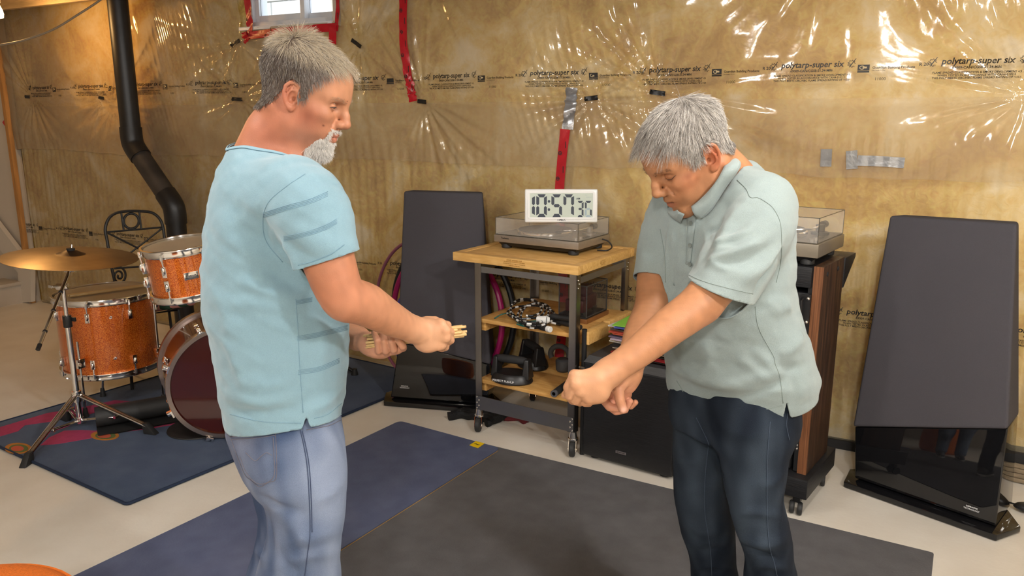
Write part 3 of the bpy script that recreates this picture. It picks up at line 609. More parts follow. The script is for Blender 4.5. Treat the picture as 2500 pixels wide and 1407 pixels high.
for k in (0.2, 0.45, 0.68): b = MB(); c = bm0_+dirb*k; b.cyl(c-dirb*0.008, c+dirb*0.008, 0.0105, n=14); b.build('boom_ring', M['black'], boom, world=True)
b = MB(); b.cyl(bm0_-dirb*0.01, bm0_+dirb*0.05, 0.010, n=12); b.build('boom_tip', M['black'], boom, world=True)
ct = bm1_
b = MB(); b.cyl(ct-RT*0.025, ct+RT*0.025, 0.022, n=16); b.ell(ct, (0.024, 0.024, 0.024)); b.cyl(ct+RT*0.02, ct+RT*0.05, 0.012, n=12); b.build('cymbal_tilter', M['chrome'], stand, world=True)
cax = at(174, 624, Ds+0.04)-ct; cl_ = np.linalg.norm(cax); cax /= cl_; cn = np.array([0, 0, 1.0])+RT*0.09; cn /= np.linalg.norm(cn)
b = MB(); b.cyl(ct, ct+cax*(cl_+0.055), 0.0045, n=10); b.build('cymbal_rod', M['chrome'], stand, world=True)
hz = hub[2]
for (fx, fy) in ((60, 1140), (376, 1060), (156, 1024)):
    F_ = atZ(fx, fy, 0.0 if fx < 100 else 0.0115); hd = F_-S0; hd[2] = 0; hl = np.linalg.norm(hd); hd /= hl; sd = np.array([-hd[1], hd[0], 0])
    knee = np.array([S0[0], S0[1], 0])+hd*hl*0.52; knee[2] = hz*0.47
    b = MB()
    for s in (-0.011, 0.011): b.tube([np.array([S0[0], S0[1], hz])+hd*0.02+sd*s, F_+sd*s*0.7+np.array([0, 0, 0.035])-hd*0.02], 0.0065, 8)
    b.cyl(knee-sd*0.018, knee+sd*0.018, 0.008, n=10); leg = b.build('leg', M['chrome'], stand, world=True)
    b = MB()
    for s in (-0.009, 0.009): b.tube([knee+sd*s, np.array([S0[0], S0[1], 0.045])+hd*0.02+sd*s], 0.005, 8)
    b.build('leg_brace', M['chrome'], leg, world=True)
    b = MB(); b.hexa([tuple(F_+hd*a+sd*c) for a, c in ((0.02, 0.018), (0.02, -0.018), (-0.05, -0.016), (-0.05, 0.016))], [tuple(F_+hd*a+sd*c+np.array([0, 0, 0.055])) for a, c in ((-0.03, 0.013), (-0.03, -0.013), (-0.06, -0.013), (-0.06, 0.013))]); b.build('rubber_foot', M['rubber'], leg, bevel=0.005, world=True)
b = MB(); b.cyl((S0[0], S0[1], hz-0.035), (S0[0], S0[1], hz+0.02), 0.022, n=18); b.cyl((S0[0], S0[1], 0.03), (S0[0], S0[1], 0.06), 0.020, n=18); b.build('leg_collar', M['chrome'], stand, world=True)
cy = thing('cymbal', 'bronze crash cymbal tilted on the stand, bell cup underneath', 'cymbal', (ct[0], ct[1], 0)); cc = at(173, 622, Ds+0.04)
m_bz = mat('cymbal_bronze', lin('A08A6A'), 0.32, 0.9, noise=0.25, nscale=10, bump=0.0)
rC = 152/FPX*Ds; pr = [(0.004, 0.022), (0.02, 0.021), (0.045, 0.008), (0.055, 0.004)]+[(0.055+(rC-0.055)*k/10, 0.004-0.020*(k/10)**1.3) for k in range(1, 11)]
pr = pr+[(q[0], q[1]-0.0015) for q in pr[::-1]]
b = MB(); b.lathe(pr, cc, cn, 72); b.build('bow', m_bz, cy, world=True)
b = MB(); b.lathe([(0.066, 0.0045), (0.052, 0.0085), (0.030, 0.0205), (0.006, 0.0245), (0.0, 0.0245)], cc, cn, 32); b.build('bell', mat('dark_bronze', lin('4A382A'), 0.4, 0.8), cy, world=True)
b = MB(); b.lathe([(0.004, 0.0), (0.018, 0.0), (0.02, 0.01), (0.004, 0.012)], cc+cn*0.022, cn, 20); b.lathe([(0.004, -0.03), (0.02, -0.03), (0.02, -0.018), (0.004, -0.016)], cc, cn, 20); b.build('felt_washer', M['blackmat'], cy, world=True)
# throne whose black leg shows right of the left man
th0 = atZ(866, 915, 0.012); tc_ = th0-RT*0.34; thr = thing('drum_throne', 'black drum throne behind the left man, one rubber tipped leg visible', 'stool', (tc_[0], tc_[1], 0))
b = MB(); b.lathe([(0.0, 0.40), (0.15, 0.40), (0.165, 0.42), (0.165, 0.455), (0.15, 0.475), (0.0, 0.48)], (tc_[0], tc_[1], 0), n=36); b.build('seat', M['blackmat'], thr, world=True)
b = MB(); b.cyl((tc_[0], tc_[1], 0.10), (tc_[0], tc_[1], 0.41), 0.014, n=14); b.build('post', M['chrome'], thr, world=True)
for k in range(3):
    e = tc_+rotz(2*PI*k/3)@(th0-tc_); e[2] = 0.0; b = MB(); b.tube([np.array([tc_[0], tc_[1], 0.24]), e+[0, 0, 0.03]], 0.011, 10); o = b.build('leg', M['black'], thr, world=True)
    b = MB(); b.cyl(e, e+np.array([0, 0, 0.05]), 0.024, 0.015, 14); b.build('rubber_foot', M['rubber'], o, world=True)
# ------------------------------------------------------------------ wrought iron chair behind the drums
DL, DR = 4.78, 5.02
def ch(x, y): t = (x-262)/140.0; return at(x, y, DL+(DR-DL)*t)
m_iron = mat('black_wrought_iron', (0.016, 0.015, 0.014), 0.5)
c0 = ch(330, 740); chair = thing('garden_chair', 'black wrought iron chair with ring back and striped cushion behind the drums', 'chair', (c0[0], c0[1], 0))
b = MB(); fr_ = [ch(x, y) for x, y in ((290, 730), (283, 700), (270, 640), (262, 590), (257, 560), (265, 535), (282, 521), (310, 516), (345, 516), (372, 520), (390, 535), (398, 556), (402, 590), (405, 640), (408, 700), (409, 740))]
b.tube(smoothpath(fr_, 6), 0.009, 10); b.build('back_frame', m_iron, chair, world=True)
for nme, pts in (('rail', ((262, 567), (398, 555))), ('rail', ((279, 656), (406, 646))), ('rail', ((290, 703), (408, 694))), ('cross_bar', ((263, 569), (404, 640))), ('cross_bar', ((397, 557), (306, 627), (280, 655))), ('spindle', ((296, 520), (302, 562))), ('spindle', ((340, 518), (345, 560)))):
    b = MB(); b.tube([ch(*p) for p in pts], 0.006, 8); b.build(nme, m_iron, chair, world=True)
cx = ch(320.5, 540); uu = ch(342, 540)-cx; vv = ch(320.5, 520)-cx
b = MB(); b.tube([cx+uu*0.86*math.cos(t)+vv*0.92*math.sin(t) for t in np.linspace(0, 2*PI, 36, endpoint=False)], 0.008, 8, closed=True); b.build('ring', m_iron, chair, world=True)
b = MB(); b.tube([ch(291+15*k*math.cos(t)*1.1, 674+20*k*math.sin(t)) for k, t in zip(np.linspace(1.1, 0.15, 40), np.linspace(-0.6*PI, 3.2*PI, 40))], 0.0065, 8); b.build('scroll', m_iron, chair, world=True)
bl_, br_ = ch(288, 725), ch(409, 735); dp = toward((bl_+br_)/2)*0.36+RT*0.05; sz = 0.44
b = MB(); q = [np.array([p[0], p[1], sz]) for p in (bl_, br_, br_+dp, bl_+dp)]
b.tube([q[0], q[1], q[2], q[3]], 0.009, 8, closed=True); b.build('seat_frame', m_iron, chair, world=True)
for p, s in zip(q, (1, 1, 1, 1)): b = MB(); b.tube([p, np.array([p[0], p[1], 0.0])+(p-sum(q)/4)*np.array([0.12, 0.12, 0])], 0.009, 8); b.build('leg', m_iron, chair, world=True)
cmid = sum(q)/4
m_cush = mat('striped_fabric', lin('2E4030'), 0.95)
nt = m_cush.node_tree; wv = nt.nodes.new('ShaderNodeTexWave'); wv.inputs['Scale'].default_value = 9; wv.inputs['Distortion'].default_value = 0.6; tc = nt.nodes.new('ShaderNodeTexCoord'); rp = nt.nodes.new('ShaderNodeValToRGB')
rp.color_ramp.interpolation = 'CONSTANT'; rp.color_ramp.elements[0].color = (*lin('2C4632'), 1); rp.color_ramp.elements[1].color = (*lin('B0786C'), 1); rp.color_ramp.elements[1].position = 0.55
nt.links.new(tc.outputs['Object'], wv.inputs['Vector']); nt.links.new(wv.outputs['Fac'], rp.inputs['Fac']); nt.links.new(rp.outputs[0], nt.nodes['Principled BSDF'].inputs['Base Color'])
b = MB(); ang = math.atan2((q[1]-q[0])[1], (q[1]-q[0])[0]); b.box(cmid+np.array([0, 0, 0.045]), (0.44, 0.42, 0.075), rotz(ang)); cu = b.build('chair_cushion', m_cush, bevel=0.03, seg=4); tag(cu, 'green and pink striped cushion on the iron chair', 'cushion')
# ================================================================== butcher block cart
m_side = M['steel']; RZ = math.radians(-5.0)
FRW = atZ(1397, 1110, 0.0); CO = FRW-rotz(RZ)@np.array([0.545, 0, 0])
cart = thing('utility_cart', 'steel framed rolling cart with butcher block top in the middle', 'cart', (CO[0], CO[1], 0), RZ)
def cw(p): return CO*np.array([1, 1, 0])+rotz(RZ)@np.asarray(p, float)          # cart local -> world
def cl(p): return rotz(RZ).T@(np.asarray(p, float)-CO*np.array([1, 1, 0]))      # world -> cart local
ZT = 0.922; DEP = 0.50
tx0, tx1, ty0, ty1 = -0.135, 0.572, -0.025, 0.585
top = MB(); top.box(((tx0+tx1)/2, (ty0+ty1)/2, ZT-0.0215), (tx1-tx0-0.09, ty1-ty0-0.09, 0.041)); TP = top.build('table_top', M['wood'], cart, bevel=0.003)
for nm, c, s in (('edge_plank', ((tx0+tx1)/2, ty0+0.022, ZT-0.02), (tx1-tx0, 0.044, 0.042)), ('edge_plank', ((tx0+tx1)/2, ty1-0.022, ZT-0.02), (tx1-tx0, 0.044, 0.042)),
                 ('edge_plank', (tx0+0.022, (ty0+ty1)/2, ZT-0.02), (0.044, ty1-ty0-0.09, 0.042)), ('edge_plank', (tx1-0.022, (ty0+ty1)/2, ZT-0.02), (0.044, ty1-ty0-0.09, 0.042))):
    b = MB(); b.box(c, s); b.build(nm, M['wood'], cart, bevel=0.003)
m_stamp = mat('burnt_stamp', lin('A9782E'), 0.6)
for i, (s, sz) in enumerate((('SOLID WOOD TOP', 0.010), ('OIL REGULARLY TO PROTECT THE FINISH', 0.0062), ('DO NOT PLACE HOT OBJECTS ON SURFACE', 0.0062), ('WIPE DRY AFTER USE', 0.0062))):
    text_on(s, sz, (0.23, ty0-0.0005, ZT-0.007-0.0085*i), (1, 0, 0), (0, 0, 1), m_stamp, 'stamp', TP, bold=True)
for i, s in enumerate(('SOLID WOOD', 'MADE OF MAPLE', 'KEEP DRY')): text_on(s, 0.008, (tx1+0.0005, 0.22, ZT-0.01-0.009*i), (0, 1, 0), (0, 0, 1), m_stamp, 'stamp', TP)
def angle_leg(name, x, y, sx, sy):
    b = MB(); t = 0.004; wd = 0.038; h0, h1 = 0.115, ZT-0.043
    b.box((x+sx*wd/2, y+sy*t/2, (h0+h1)/2), (wd, t, h1-h0)); b.box((x+sx*t/2, y+sy*wd/2, (h0+h1)/2), (t, wd, h1-h0)); return b.build(name, m_side, cart)
lx0, lx1, ly0, ly1 = -0.012, 0.560, -0.012, 0.545
for x, y, sx, sy in ((lx0, ly0, 1, 1), (lx1, ly0, -1, 1), (lx0, ly1, 1, -1), (lx1, ly1, -1, -1)):
    lg = angle_leg('leg', x, y, sx, sy)
    b = MB()
    for k in range(5): b.ell((x+sx*(0.010+0.012*(k % 2)), y-sy*0.0055, 0.186-0.0145*k), (0.0048, 0.003, 0.0048), None, 8, 5)
    for k in range(2): b.ell((x+sx*0.015, y-sy*0.002, 0.13+0.006-0.012*k), (0.004, 0.003, 0.004), None, 8, 5)
    for k in range(3): b.ell((x-sx*0.002, y+sy*(0.012+0.01*(k % 2)), ZT-0.07-0.018*k), (0.003, 0.004, 0.004), None, 8, 5)
    r_ = b.build('rivet', M['chrome'], lg); r_['kind'] = 'stuff'
    # caster
    cx_, cy_ = x+sx*0.012, y+sy*0.012
    b = MB(); b.cyl((cx_, cy_, 0.085), (cx_, cy_, 0.118), 0.020, 0.016, 16); b.cyl((cx_, cy_, 0.078), (cx_, cy_, 0.086), 0.024, n=16)
    dv = np.array([0.35, -0.94, 0]); pv = np.array([0.94, 0.35, 0]); wc = np.array([cx_, cy_, 0.037])+dv*0.020
    for s in (-1, 1):
        q = [np.array([cx_, cy_, 0.08])+dv*a+pv*s*0.016 for a in (-0.018, 0.022)]+[wc+dv*0.014+pv*s*0.016+np.array([0, 0, -0.008]), wc-dv*0.012+pv*s*0.016+np.array([0, 0, -0.008])]
        b.hexa([tuple(p) for p in q], [tuple(p+pv*s*0.003) for p in q])
    b.cyl(wc-pv*0.022, wc+pv*0.022, 0.006, n=10); cs = b.build('caster', M['chrome'], cart)
    b = MB(); b.lathe([(0.012, -0.0125), (0.033, -0.0125), (0.037, -0.008), (0.037, 0.008), (0.033, 0.0125), (0.012, 0.0125), (0.012, -0.0125)], wc, pv, 28); b.build('wheel', M['rubber'], cs)
    b = MB(); b.lathe([(0.0, -0.010), (0.022, -0.011), (0.024, 0.0), (0.022, 0.011), (0.0, 0.010)], wc, pv, 24); b.build('hub', mat('grey_hub', (0.25, 0.25, 0.25), 0.4), cs)
for nm, c, s, mm in (('apron', (0.274, ly0-0.0035, 0.157), (0.565, 0.003, 0.072), M['steel_panel']), ('apron', (0.274, ly1+0.0035, 0.157), (0.565, 0.003, 0.072), M['steel_panel']),
                     ('top_rail', (0.274, ly0+0.006, ZT-0.074), (0.50, 0.003, 0.030), M['steel_panel']), ('top_rail', (0.274, ly1-0.006, ZT-0.074), (0.50, 0.003, 0.030), M['steel_panel']),
                     ('top_rail', (lx0+0.006, 0.266, ZT-0.074), (0.003, 0.48, 0.030), M['steel_panel']), ('top_rail', (lx1-0.006, 0.266, ZT-0.074), (0.003, 0.48, 0.030), M['steel_panel'])):
    b = MB(); b.box(c, s); b.build(nm, mm, cart)
ZM, ZL = over(FRW, 1385, 818)[2]+0.004, over(FRW, 1383, 976)[2]+0.003
def shelf(z, x1, nm='shelf'):
    n = 2; w_ = (DEP+0.03)/n; o = None
    for k in range(n):
        b = MB(); b.box(((0.0+x1)/2-0.0, -0.002+w_*(k+0.5), z-0.010), (x1-0.0, w_-0.0006, 0.020)); o = b.build(nm+'_plank', M['woodend'], cart, bevel=0.002)
    for x in (0.022, x1-0.022): b = MB(); b.box((x, 0.262, z-0.042), (0.030, 0.50, 0.044)); b.build(nm+'_cleat', M['woodend'], cart, bevel=0.002)
shelf(ZM, 0.548); shelf(ZL, 0.548)
for k, (y0, y1, dz) in enumerate(((0.03, 0.235, 0.0), (0.245, 0.50, 0.004))):
    b = MB(); b.box((0.588, (y0+y1)/2, ZM-0.020+dz), (0.036, y1-y0, 0.062)); b.build('side_board', M['wood'], cart, bevel=0.003)
# ------------------------------------------------------------------ turntable on the cart
m_alu = mat('turntable_silver', lin('A89F93'), 0.35, 0.6, noise=0.06, nscale=30)
m_acr = mat('smoked_acrylic', (0.80, 0.76, 0.70), 0.04, spec=0.5, alpha=0.16); m_acr_edge = mat('acrylic_edge', (0.10, 0.09, 0.07), 0.2, alpha=0.7)
def turntable(label, o, rz, W, D, zb, ph, arm_dark=False, covh=0.085, name_txt=None, m=m_alu):
    """o: front right bottom corner of the plinth (world), x to the right along the front, y to the back"""
    t = thing('turntable', label, 'turntable', (o[0], o[1], zb), rz)
    z0, z1 = 0.034, 0.034+ph
    b = MB(); b.box((-W/2, D/2, (z0+z1)/2), (W, D, z1-z0)); pl = b.build('plinth', m, t, bevel=0.0025)
    b = MB(); b.hexa([(-W+0.03, 0.03, 0.012), (-0.03, 0.03, 0.012), (-0.03, D-0.03, 0.012), (-W+0.03, D-0.03, 0.012)], [(-W+0.018, 0.012, z0), (-0.018, 0.012, z0), (-0.018, D-0.012, z0), (-W+0.018, D-0.012, z0)]); b.build('base', M['black'], t)
    for x, y in ((-W+0.05, 0.045), (-0.05, 0.045), (-W+0.05, D-0.045), (-0.05, D-0.045)): b = MB(); b.lathe([(0.0, 0.0), (0.024, 0.0), (0.027, 0.004), (0.027, 0.018), (0.022, 0.026), (0.0, 0.026)], (x, y, 0.0), n=20); b.build('foot', M['rubber'], t)
    b = MB(); b.box((-W/2, D/2, z1+0.0008), (W-0.02, D-0.02, 0.0016)); b.build('top_plate', mat('dark_plate', lin('6B6252'), 0.35, 0.3), t)
    pc = np.array([-W*0.57, D*0.47, z1+0.002]); R_ = min(0.152, D*0.43)
    b = MB(); b.lathe([(0.0, 0.0), (R_*0.98, 0.0), (R_, 0.006), (R_, 0.016), (R_*0.97, 0.021), (0.0, 0.021)], pc, n=64); b.build('platter', M['chrome'], t)
    b = MB(); b.lathe([(0.0, 0.021), (R_*0.955, 0.021), (R_*0.95, 0.025), (0.0, 0.025)], pc, n=64); b.build('platter_mat', M['rubber'], t)
    b = MB(); b.cyl(pc+[0, 0, 0.02], pc+[0, 0, 0.036], 0.0036, n=10); b.build('spindle', M['chrome'], t)
    ac = np.array([-0.075, D-0.085, z1]); b = MB(); b.lathe([(0.0, 0.0), (0.036, 0.0), (0.036, 0.012), (0.018, 0.014), (0.018, 0.042), (0.0, 0.044)], ac, n=28); b.build('arm_base', M['black'] if arm_dark else m, t)
    b = MB(); e = np.array([-0.095-0.05, 0.10, z1+0.034]); b.tube(smoothpath([ac+[0, 0.045, 0.038], ac+[0, 0, 0.038], ac+[-0.002, -0.12, 0.038], e], 8), 0.0042, 10); am = b.build('tonearm', M['chrome'], t)
    b = MB(); b.box(e+np.array([-0.008, -0.02, -0.002]), (0.016, 0.046, 0.010), rotz(-0.35)); b.build('head_shell', M['black'], am, bevel=0.002)
    b = MB(); b.cyl(ac+[0, 0.03, 0.038], ac+[0, 0.065, 0.038], 0.015, n=18); b.build('counterweight', M['black'], am)
    for k in range(2): b = MB(); b.lathe([(0.0, 0.0), (0.011, 0.0), (0.010, 0.014), (0.0, 0.015)], (-0.04, 0.045+0.05*k, z1), n=16); b.build('knob', m, t)
    b = MB(); b.box((-0.04, D*0.45, z1+0.004), (0.012, 0.06, 0.006)); b.build('slider', M['black'], t)
    # dust cover as five thin walls
    cz0, cz1 = z1+0.002, z1+covh; e_ = 0.003
    cov = MB(); cov.box((-W/2, D/2, cz1-e_/2), (W-0.012, D-0.012, e_)); co = cov.build('dust_cover', m_acr, t, smooth=False)
    for c, s in (((-W/2, 0.008, (cz0+cz1)/2), (W-0.012, e_, cz1-cz0)), ((-W/2, D-0.008, (cz0+cz1)/2), (W-0.012, e_, cz1-cz0)), ((-0.008, D/2, (cz0+cz1)/2), (e_, D-0.016, cz1-cz0)), ((-W+0.008, D/2, (cz0+cz1)/2), (e_, D-0.016, cz1-cz0))):
        b = MB(); b.box(c, s); b.build('cover_panel', m_acr, co, smooth=False)
    b = MB(); x0, x1, y0, y1 = -W+0.0065, -0.0065, 0.0065, D-0.0065
    for x in (x0, x1): 
        for y in (y0, y1): b.box((x, y, (cz0+cz1)/2), (0.0022, 0.0022, cz1-cz0))
    for z in (cz1, cz0+0.001):
        for y in (y0, y1): b.box(((x0+x1)/2, y, z), (x1-x0, 0.0022, 0.0022))
        for x in (x0, x1): b.box((x, (y0+y1)/2, z), (0.0022, y1-y0, 0.0022))
    ce = b.build('cover_edge', m_acr_edge, co, smooth=False); ce['kind'] = 'stuff'
    if name_txt: text_on(name_txt, 0.013, (-W+0.045, -0.0004, z0+ph*0.60), (1, 0, 0), (0, 0, 1), M['ink'], 'lettering', pl, bold=True, align='LEFT')
    return t
zb_ = ZT
q0 = atZ(1412, 611, zb_+0.034); q1 = atZ(1206, 589.5, zb_+0.034); q2 = atZ(1490, 587, zb_+0.034)
tW = np.linalg.norm(q0-q1); tD = np.linalg.norm(q2-q0); trz = math.atan2((q0-q1)[1], (q0-q1)[0])
tt = turntable('silver turntable under a clear dust cover on the butcher block cart', q0, trz, tW, tD*0.94, zb_, 0.036, name_txt='Technics', covh=0.088)
def ttw(p): return np.array([q0[0], q0[1], zb_])+rotz(trz)@np.asarray(p, float)
cbl = MB(); cbl.tube(smoothpath([ttw((0.0, tD*0.7, 0.055)), ttw((0.03, tD*0.72, 0.045)), ttw((0.055, tD*0.7, 0.02)), ttw((0.045, tD*0.6, 0.006)), ttw((0.0, tD*0.55, 0.006))], 8), 0.0035, 8); cbl.build('power_cord', M['black'], tt, world=True)
# ------------------------------------------------------------------ digital wall clock standing on the cover
zc = zb_+0.034+0.036+0.088
pcx = atZ(1370, 544, zc); pcx = pcx+RT*0.0
Dc = (pcx-CAM)@FW; sc = Dc/FPX/7.034                                     # metres per unit of the close-up sketch
ux = RT.copy(); lean = math.radians(7); nh = np.cross(ux, [0, 0, 1.0]); uz = np.array([0, 0, 1.0])*math.cos(lean)-nh*math.sin(lean); fn = np.cross(ux, uz)
CW_ = 1248*sc; CH_ = 560*sc*1.02
clk = thing('digital_clock', 'white digital clock with large dark numerals standing on the turntable cover', 'clock', (pcx[0], pcx[1], zc+0.001))
Oc = np.array([pcx[0], pcx[1], zc+0.001])
def fc(x, y, off=0.0): return Oc+ux*((x-1264)*sc)+uz*((728-y)*sc*1.02)+fn*off                                 # sketch coords -> world
R_ = np.stack([ux, fn, uz], 1)
b = MB(); b.box(Oc+uz*CH_/2-fn*0.014, (CW_, 0.028, CH_), R_); b.build('case', M['white'], clk, bevel=0.008, seg=3, world=True)
b = MB(); rr_ = rounded([(690, 205), (1842, 205), (1842, 672), (690, 672)], 60, 6); n_ = len(rr_); ri = rounded([(725, 240), (1805, 240), (1805, 640), (725, 640)], 6, 6)
b.add([fc(x, y, 0.001) for x, y in rr_]+[fc(x, y, 0.004) for x, y in rr_]+[fc(x, y, 0.004) for x, y in ri]+[fc(x, y, 0.001) for x, y in ri], sum([[(k, (k+1) % n_, n_+(k+1) % n_, n_+k), (n_+k, n_+(k+1) % n_, 2*n_+(k+1) % n_, 2*n_+k), (2*n_+k, 2*n_+(k+1) % n_, 3*n_+(k+1) % n_, 3*n_+k)] for k in range(n_)], []))
b.build('bezel', M['white'], clk, world=True)
b = MB(); q = [fc(725, 240, 0.0016), fc(1805, 240, 0.0016), fc(1805, 640, 0.0016), fc(725, 640, 0.0016)]; b.add(q, [(0, 1, 2, 3)]); lcd = b.build('display', mat('lcd_background', lin('C6D0C4'), 0.25, spec=0.3), clk, smooth=False, world=True)
m_seg = mat('lcd_segment', lin('27303F'), 0.5); m_ghost = mat('lcd_faint', lin('9DAFB8'), 0.5)
def seg(b, x0, y0, x1, y1, t, s):
    """one seven-segment bar of the digit box"""
    ym = (y0+y1)/2; g = 4; h = t/2
    P = {'a': [(x0+t*.35, y0), (x1-t*.35, y0), (x1-t, y0+t), (x0+t, y0+t)], 'd': [(x0+t, y1-t), (x1-t, y1-t), (x1-t*.35, y1), (x0+t*.35, y1)],
         'f': [(x0, y0+t*.55), (x0+t-g, y0+t+g), (x0+t-g, ym-t*.55), (x0+h, ym-g), (x0, ym-h)], 'e': [(x0, ym+h), (x0+h, ym+g), (x0+t-g, ym+t*.55), (x0+t-g, y1-t-g), (x0, y1-t*.55)],
         'b': [(x1, y0+t*.55), (x1-t+g, y0+t+g), (x1-t+g, ym-t*.55), (x1-h, ym-g), (x1, ym-h)], 'c': [(x1, ym+h), (x1-h, ym+g), (x1-t+g, ym+t*.55), (x1-t+g, y1-t-g), (x1, y1-t*.55)],
         'g': [(x0+t*.7, ym), (x0+t*1.1, ym-h), (x1-t*1.1, ym-h), (x1-t*.7, ym), (x1-t*1.1, ym+h), (x0+t*1.1, ym+h)]}[s]
    b.add([fc(x, y, 0.0024) for x, y in P], [tuple(range(len(P)))])
digs = [(688, 258, 812, 632, 54, 'bc'), (836, 255, 1017, 637, 54, 'abcdef'), (1094, 255, 1277, 637, 54, 'afgcd'), (1300, 255, 1482, 637, 54, 'abcf'), (1532, 366, 1646, 637, 36, 'abgcd'), (1668, 366, 1788, 637, 36, 'afc')]
for x0, y0, x1, y1, t, ss in digs:
    b = MB()
    for s in ss: seg(b, x0, y0, x1, y1, t, s)
    b.build('numeral', m_seg, lcd, smooth=False, world=True)
b = MB(); [seg(b, 1668, 366, 1788, 637, 36, s) for s in 'egd']; b.build('faint_segments', m_ghost, lcd, smooth=False, world=True)
b = MB()
for cy_ in (374, 512): b.add([fc(1053+21*math.cos(t), cy_+24*math.sin(t), 0.0024) for t in np.arange(16)*PI/8], [tuple(range(16))])
b.build('colon', m_seg, lcd, smooth=False, world=True)
text_on('AM', 46*sc, fc(1553, 330, 0.002), ux, uz, m_seg, 'lettering', lcd, world=True, bold=True)
text_on('TIMEX', 52*sc, fc(1264, 682, 0.001), ux, uz, mat('grey_ink', (0.07, 0.07, 0.08), 0.5), 'lettering', clk, world=True, bold=True)
for x, y, s in ((1688, 272, 'SEC'), (1736, 306, 'ALARM SET')): text_on(s, 20*sc, fc(x, y, 0.002), ux, uz, m_ghost, 'lettering', lcd, world=True)
# ------------------------------------------------------------------ things on the cart shelves
def onsh(px, py, z): return atZ(px, py, z)
jr = thing('jump_rope', 'beaded black and white jump rope coiled on the middle cart shelf', 'jump rope', tuple(onsh(1290, 780, ZM)))
m_wb = mat('white_bead', (0.72, 0.72, 0.70), 0.35); pts = []
for k in range(220):
    f_ = k/220; t = f_*2*PI*5.3; c = (1296+14*math.sin(t*0.37), 768+9*math.cos(t*0.29)-8*f_); rx = 44-7*math.sin(t*0.23+1); pts.append(onsh(c[0]+rx*math.cos(t), c[1]+(24+5*math.sin(t*0.31))*math.sin(t), ZM+0.010+0.045*f_+0.012*max(0, math.sin(t*0.5))))
pts += [onsh(1362+k, 792-0.2*k, ZM+0.012) for k in range(0, 40, 3)]
P = smoothpath(pts, 3); L_ = np.concatenate([[0], np.cumsum(np.linalg.norm(np.diff(P, axis=0), axis=1))]); tot = L_[-1]; nb_ = int(tot/0.0245); bw, bb_ = MB(), MB()
for k in range(nb_):
    s0, s1 = k*tot/nb_, (k+0.93)*tot/nb_; a = np.array([np.interp(s0, L_, P[:, i]) for i in range(3)]); c = np.array([np.interp(s1, L_, P[:, i]) for i in range(3)])
    (bw if k % 3 == 1 else bb_).cyl(a, c, 0.0052, n=7)
o = bw.build('white_beads', m_wb, jr, world=True); o['kind'] = 'stuff'; o = bb_.build('black_beads', M['black'], jr, world=True); o['kind'] = 'stuff'
tw = thing('twine', 'loose dark green cord beside the jump rope on the cart shelf', 'cord', tuple(onsh(1240, 790, ZM)))
b = MB(); b.tube(smoothpath([onsh(x, y, ZM+z) for x, y, z in ((1207, 778, 0.004), (1225, 768, 0.02), (1248, 766, 0.03), (1262, 785, 0.012), (1280, 792, 0.01), (1320, 785, 0.015), (1350, 775, 0.02), (1385, 766, 0.02), (1400, 764, 0.02))], 8), 0.0035, 8); b.build('strand', mat('green_cord', lin('1F5A50'), 0.5), tw, world=True)
b = MB(); b.tube(smoothpath([onsh(x, y, ZM+z) for x, y, z in ((1262, 792, 0.005), (1285, 797, 0.008), (1312, 790, 0.014), (1336, 782, 0.02), (1300, 785, 0.01), (1275, 786, 0.008))], 8), 0.004, 8); b.build('strand', mat('green_cord_bright', lin('18756A'), 0.5), tw, world=True)
def handle(a, c, r, label, cap=None, name='rope_handle'):
    t = thing(name, label, 'handle', tuple(a)); b = MB(); d = (c-a)/np.linalg.norm(c-a); L2 = np.linalg.norm(c-a); b.lathe([(0.0, 0.0), (r*0.7, 0.0), (r, 0.01), (r*0.85, L2*0.3), (r, L2*0.7), (r*0.9, L2), (0.0, L2)], a, d, 18); b.build('grip', M['rubber'], t, world=True)
    if cap: b = MB(); b.lathe([(0.0, L2), (r*0.95, L2), (r, L2+0.004), (r, L2+0.02), (r*0.8, L2+0.024), (0.0, L2+0.024)], a, d, 18); b.build('end_cap', cap, t, world=True)
handle(onsh(1308, 795, ZM+0.018), onsh(1336, 803, ZM+0.018), 0.015, 'black handle with white end cap at the front of the cart shelf', M['white'])
handle(onsh(1335, 778, ZM+0.020), onsh(1418, 800, ZM+0.020), 0.013, 'black tapering handle lying across the front leg of the cart')
handle(onsh(1345, 772, ZM+0.045), onsh(1400, 780, ZM+0.045), 0.016, 'fat black handle with white collar on the coiled jump rope', None)
b = MB(); b.cyl(onsh(1311, 779, ZM+0.055), onsh(1335, 781, ZM+0.055), 0.013, 0.019, 16); b.cyl(onsh(1335, 781, ZM+0.055), onsh(1342, 781, ZM+0.055), 0.019, 0.012, 16); o = b.build('plastic_cone', M['white']); tag(o, 'white plastic cone fitting on top of the jump rope coil', 'fitting')
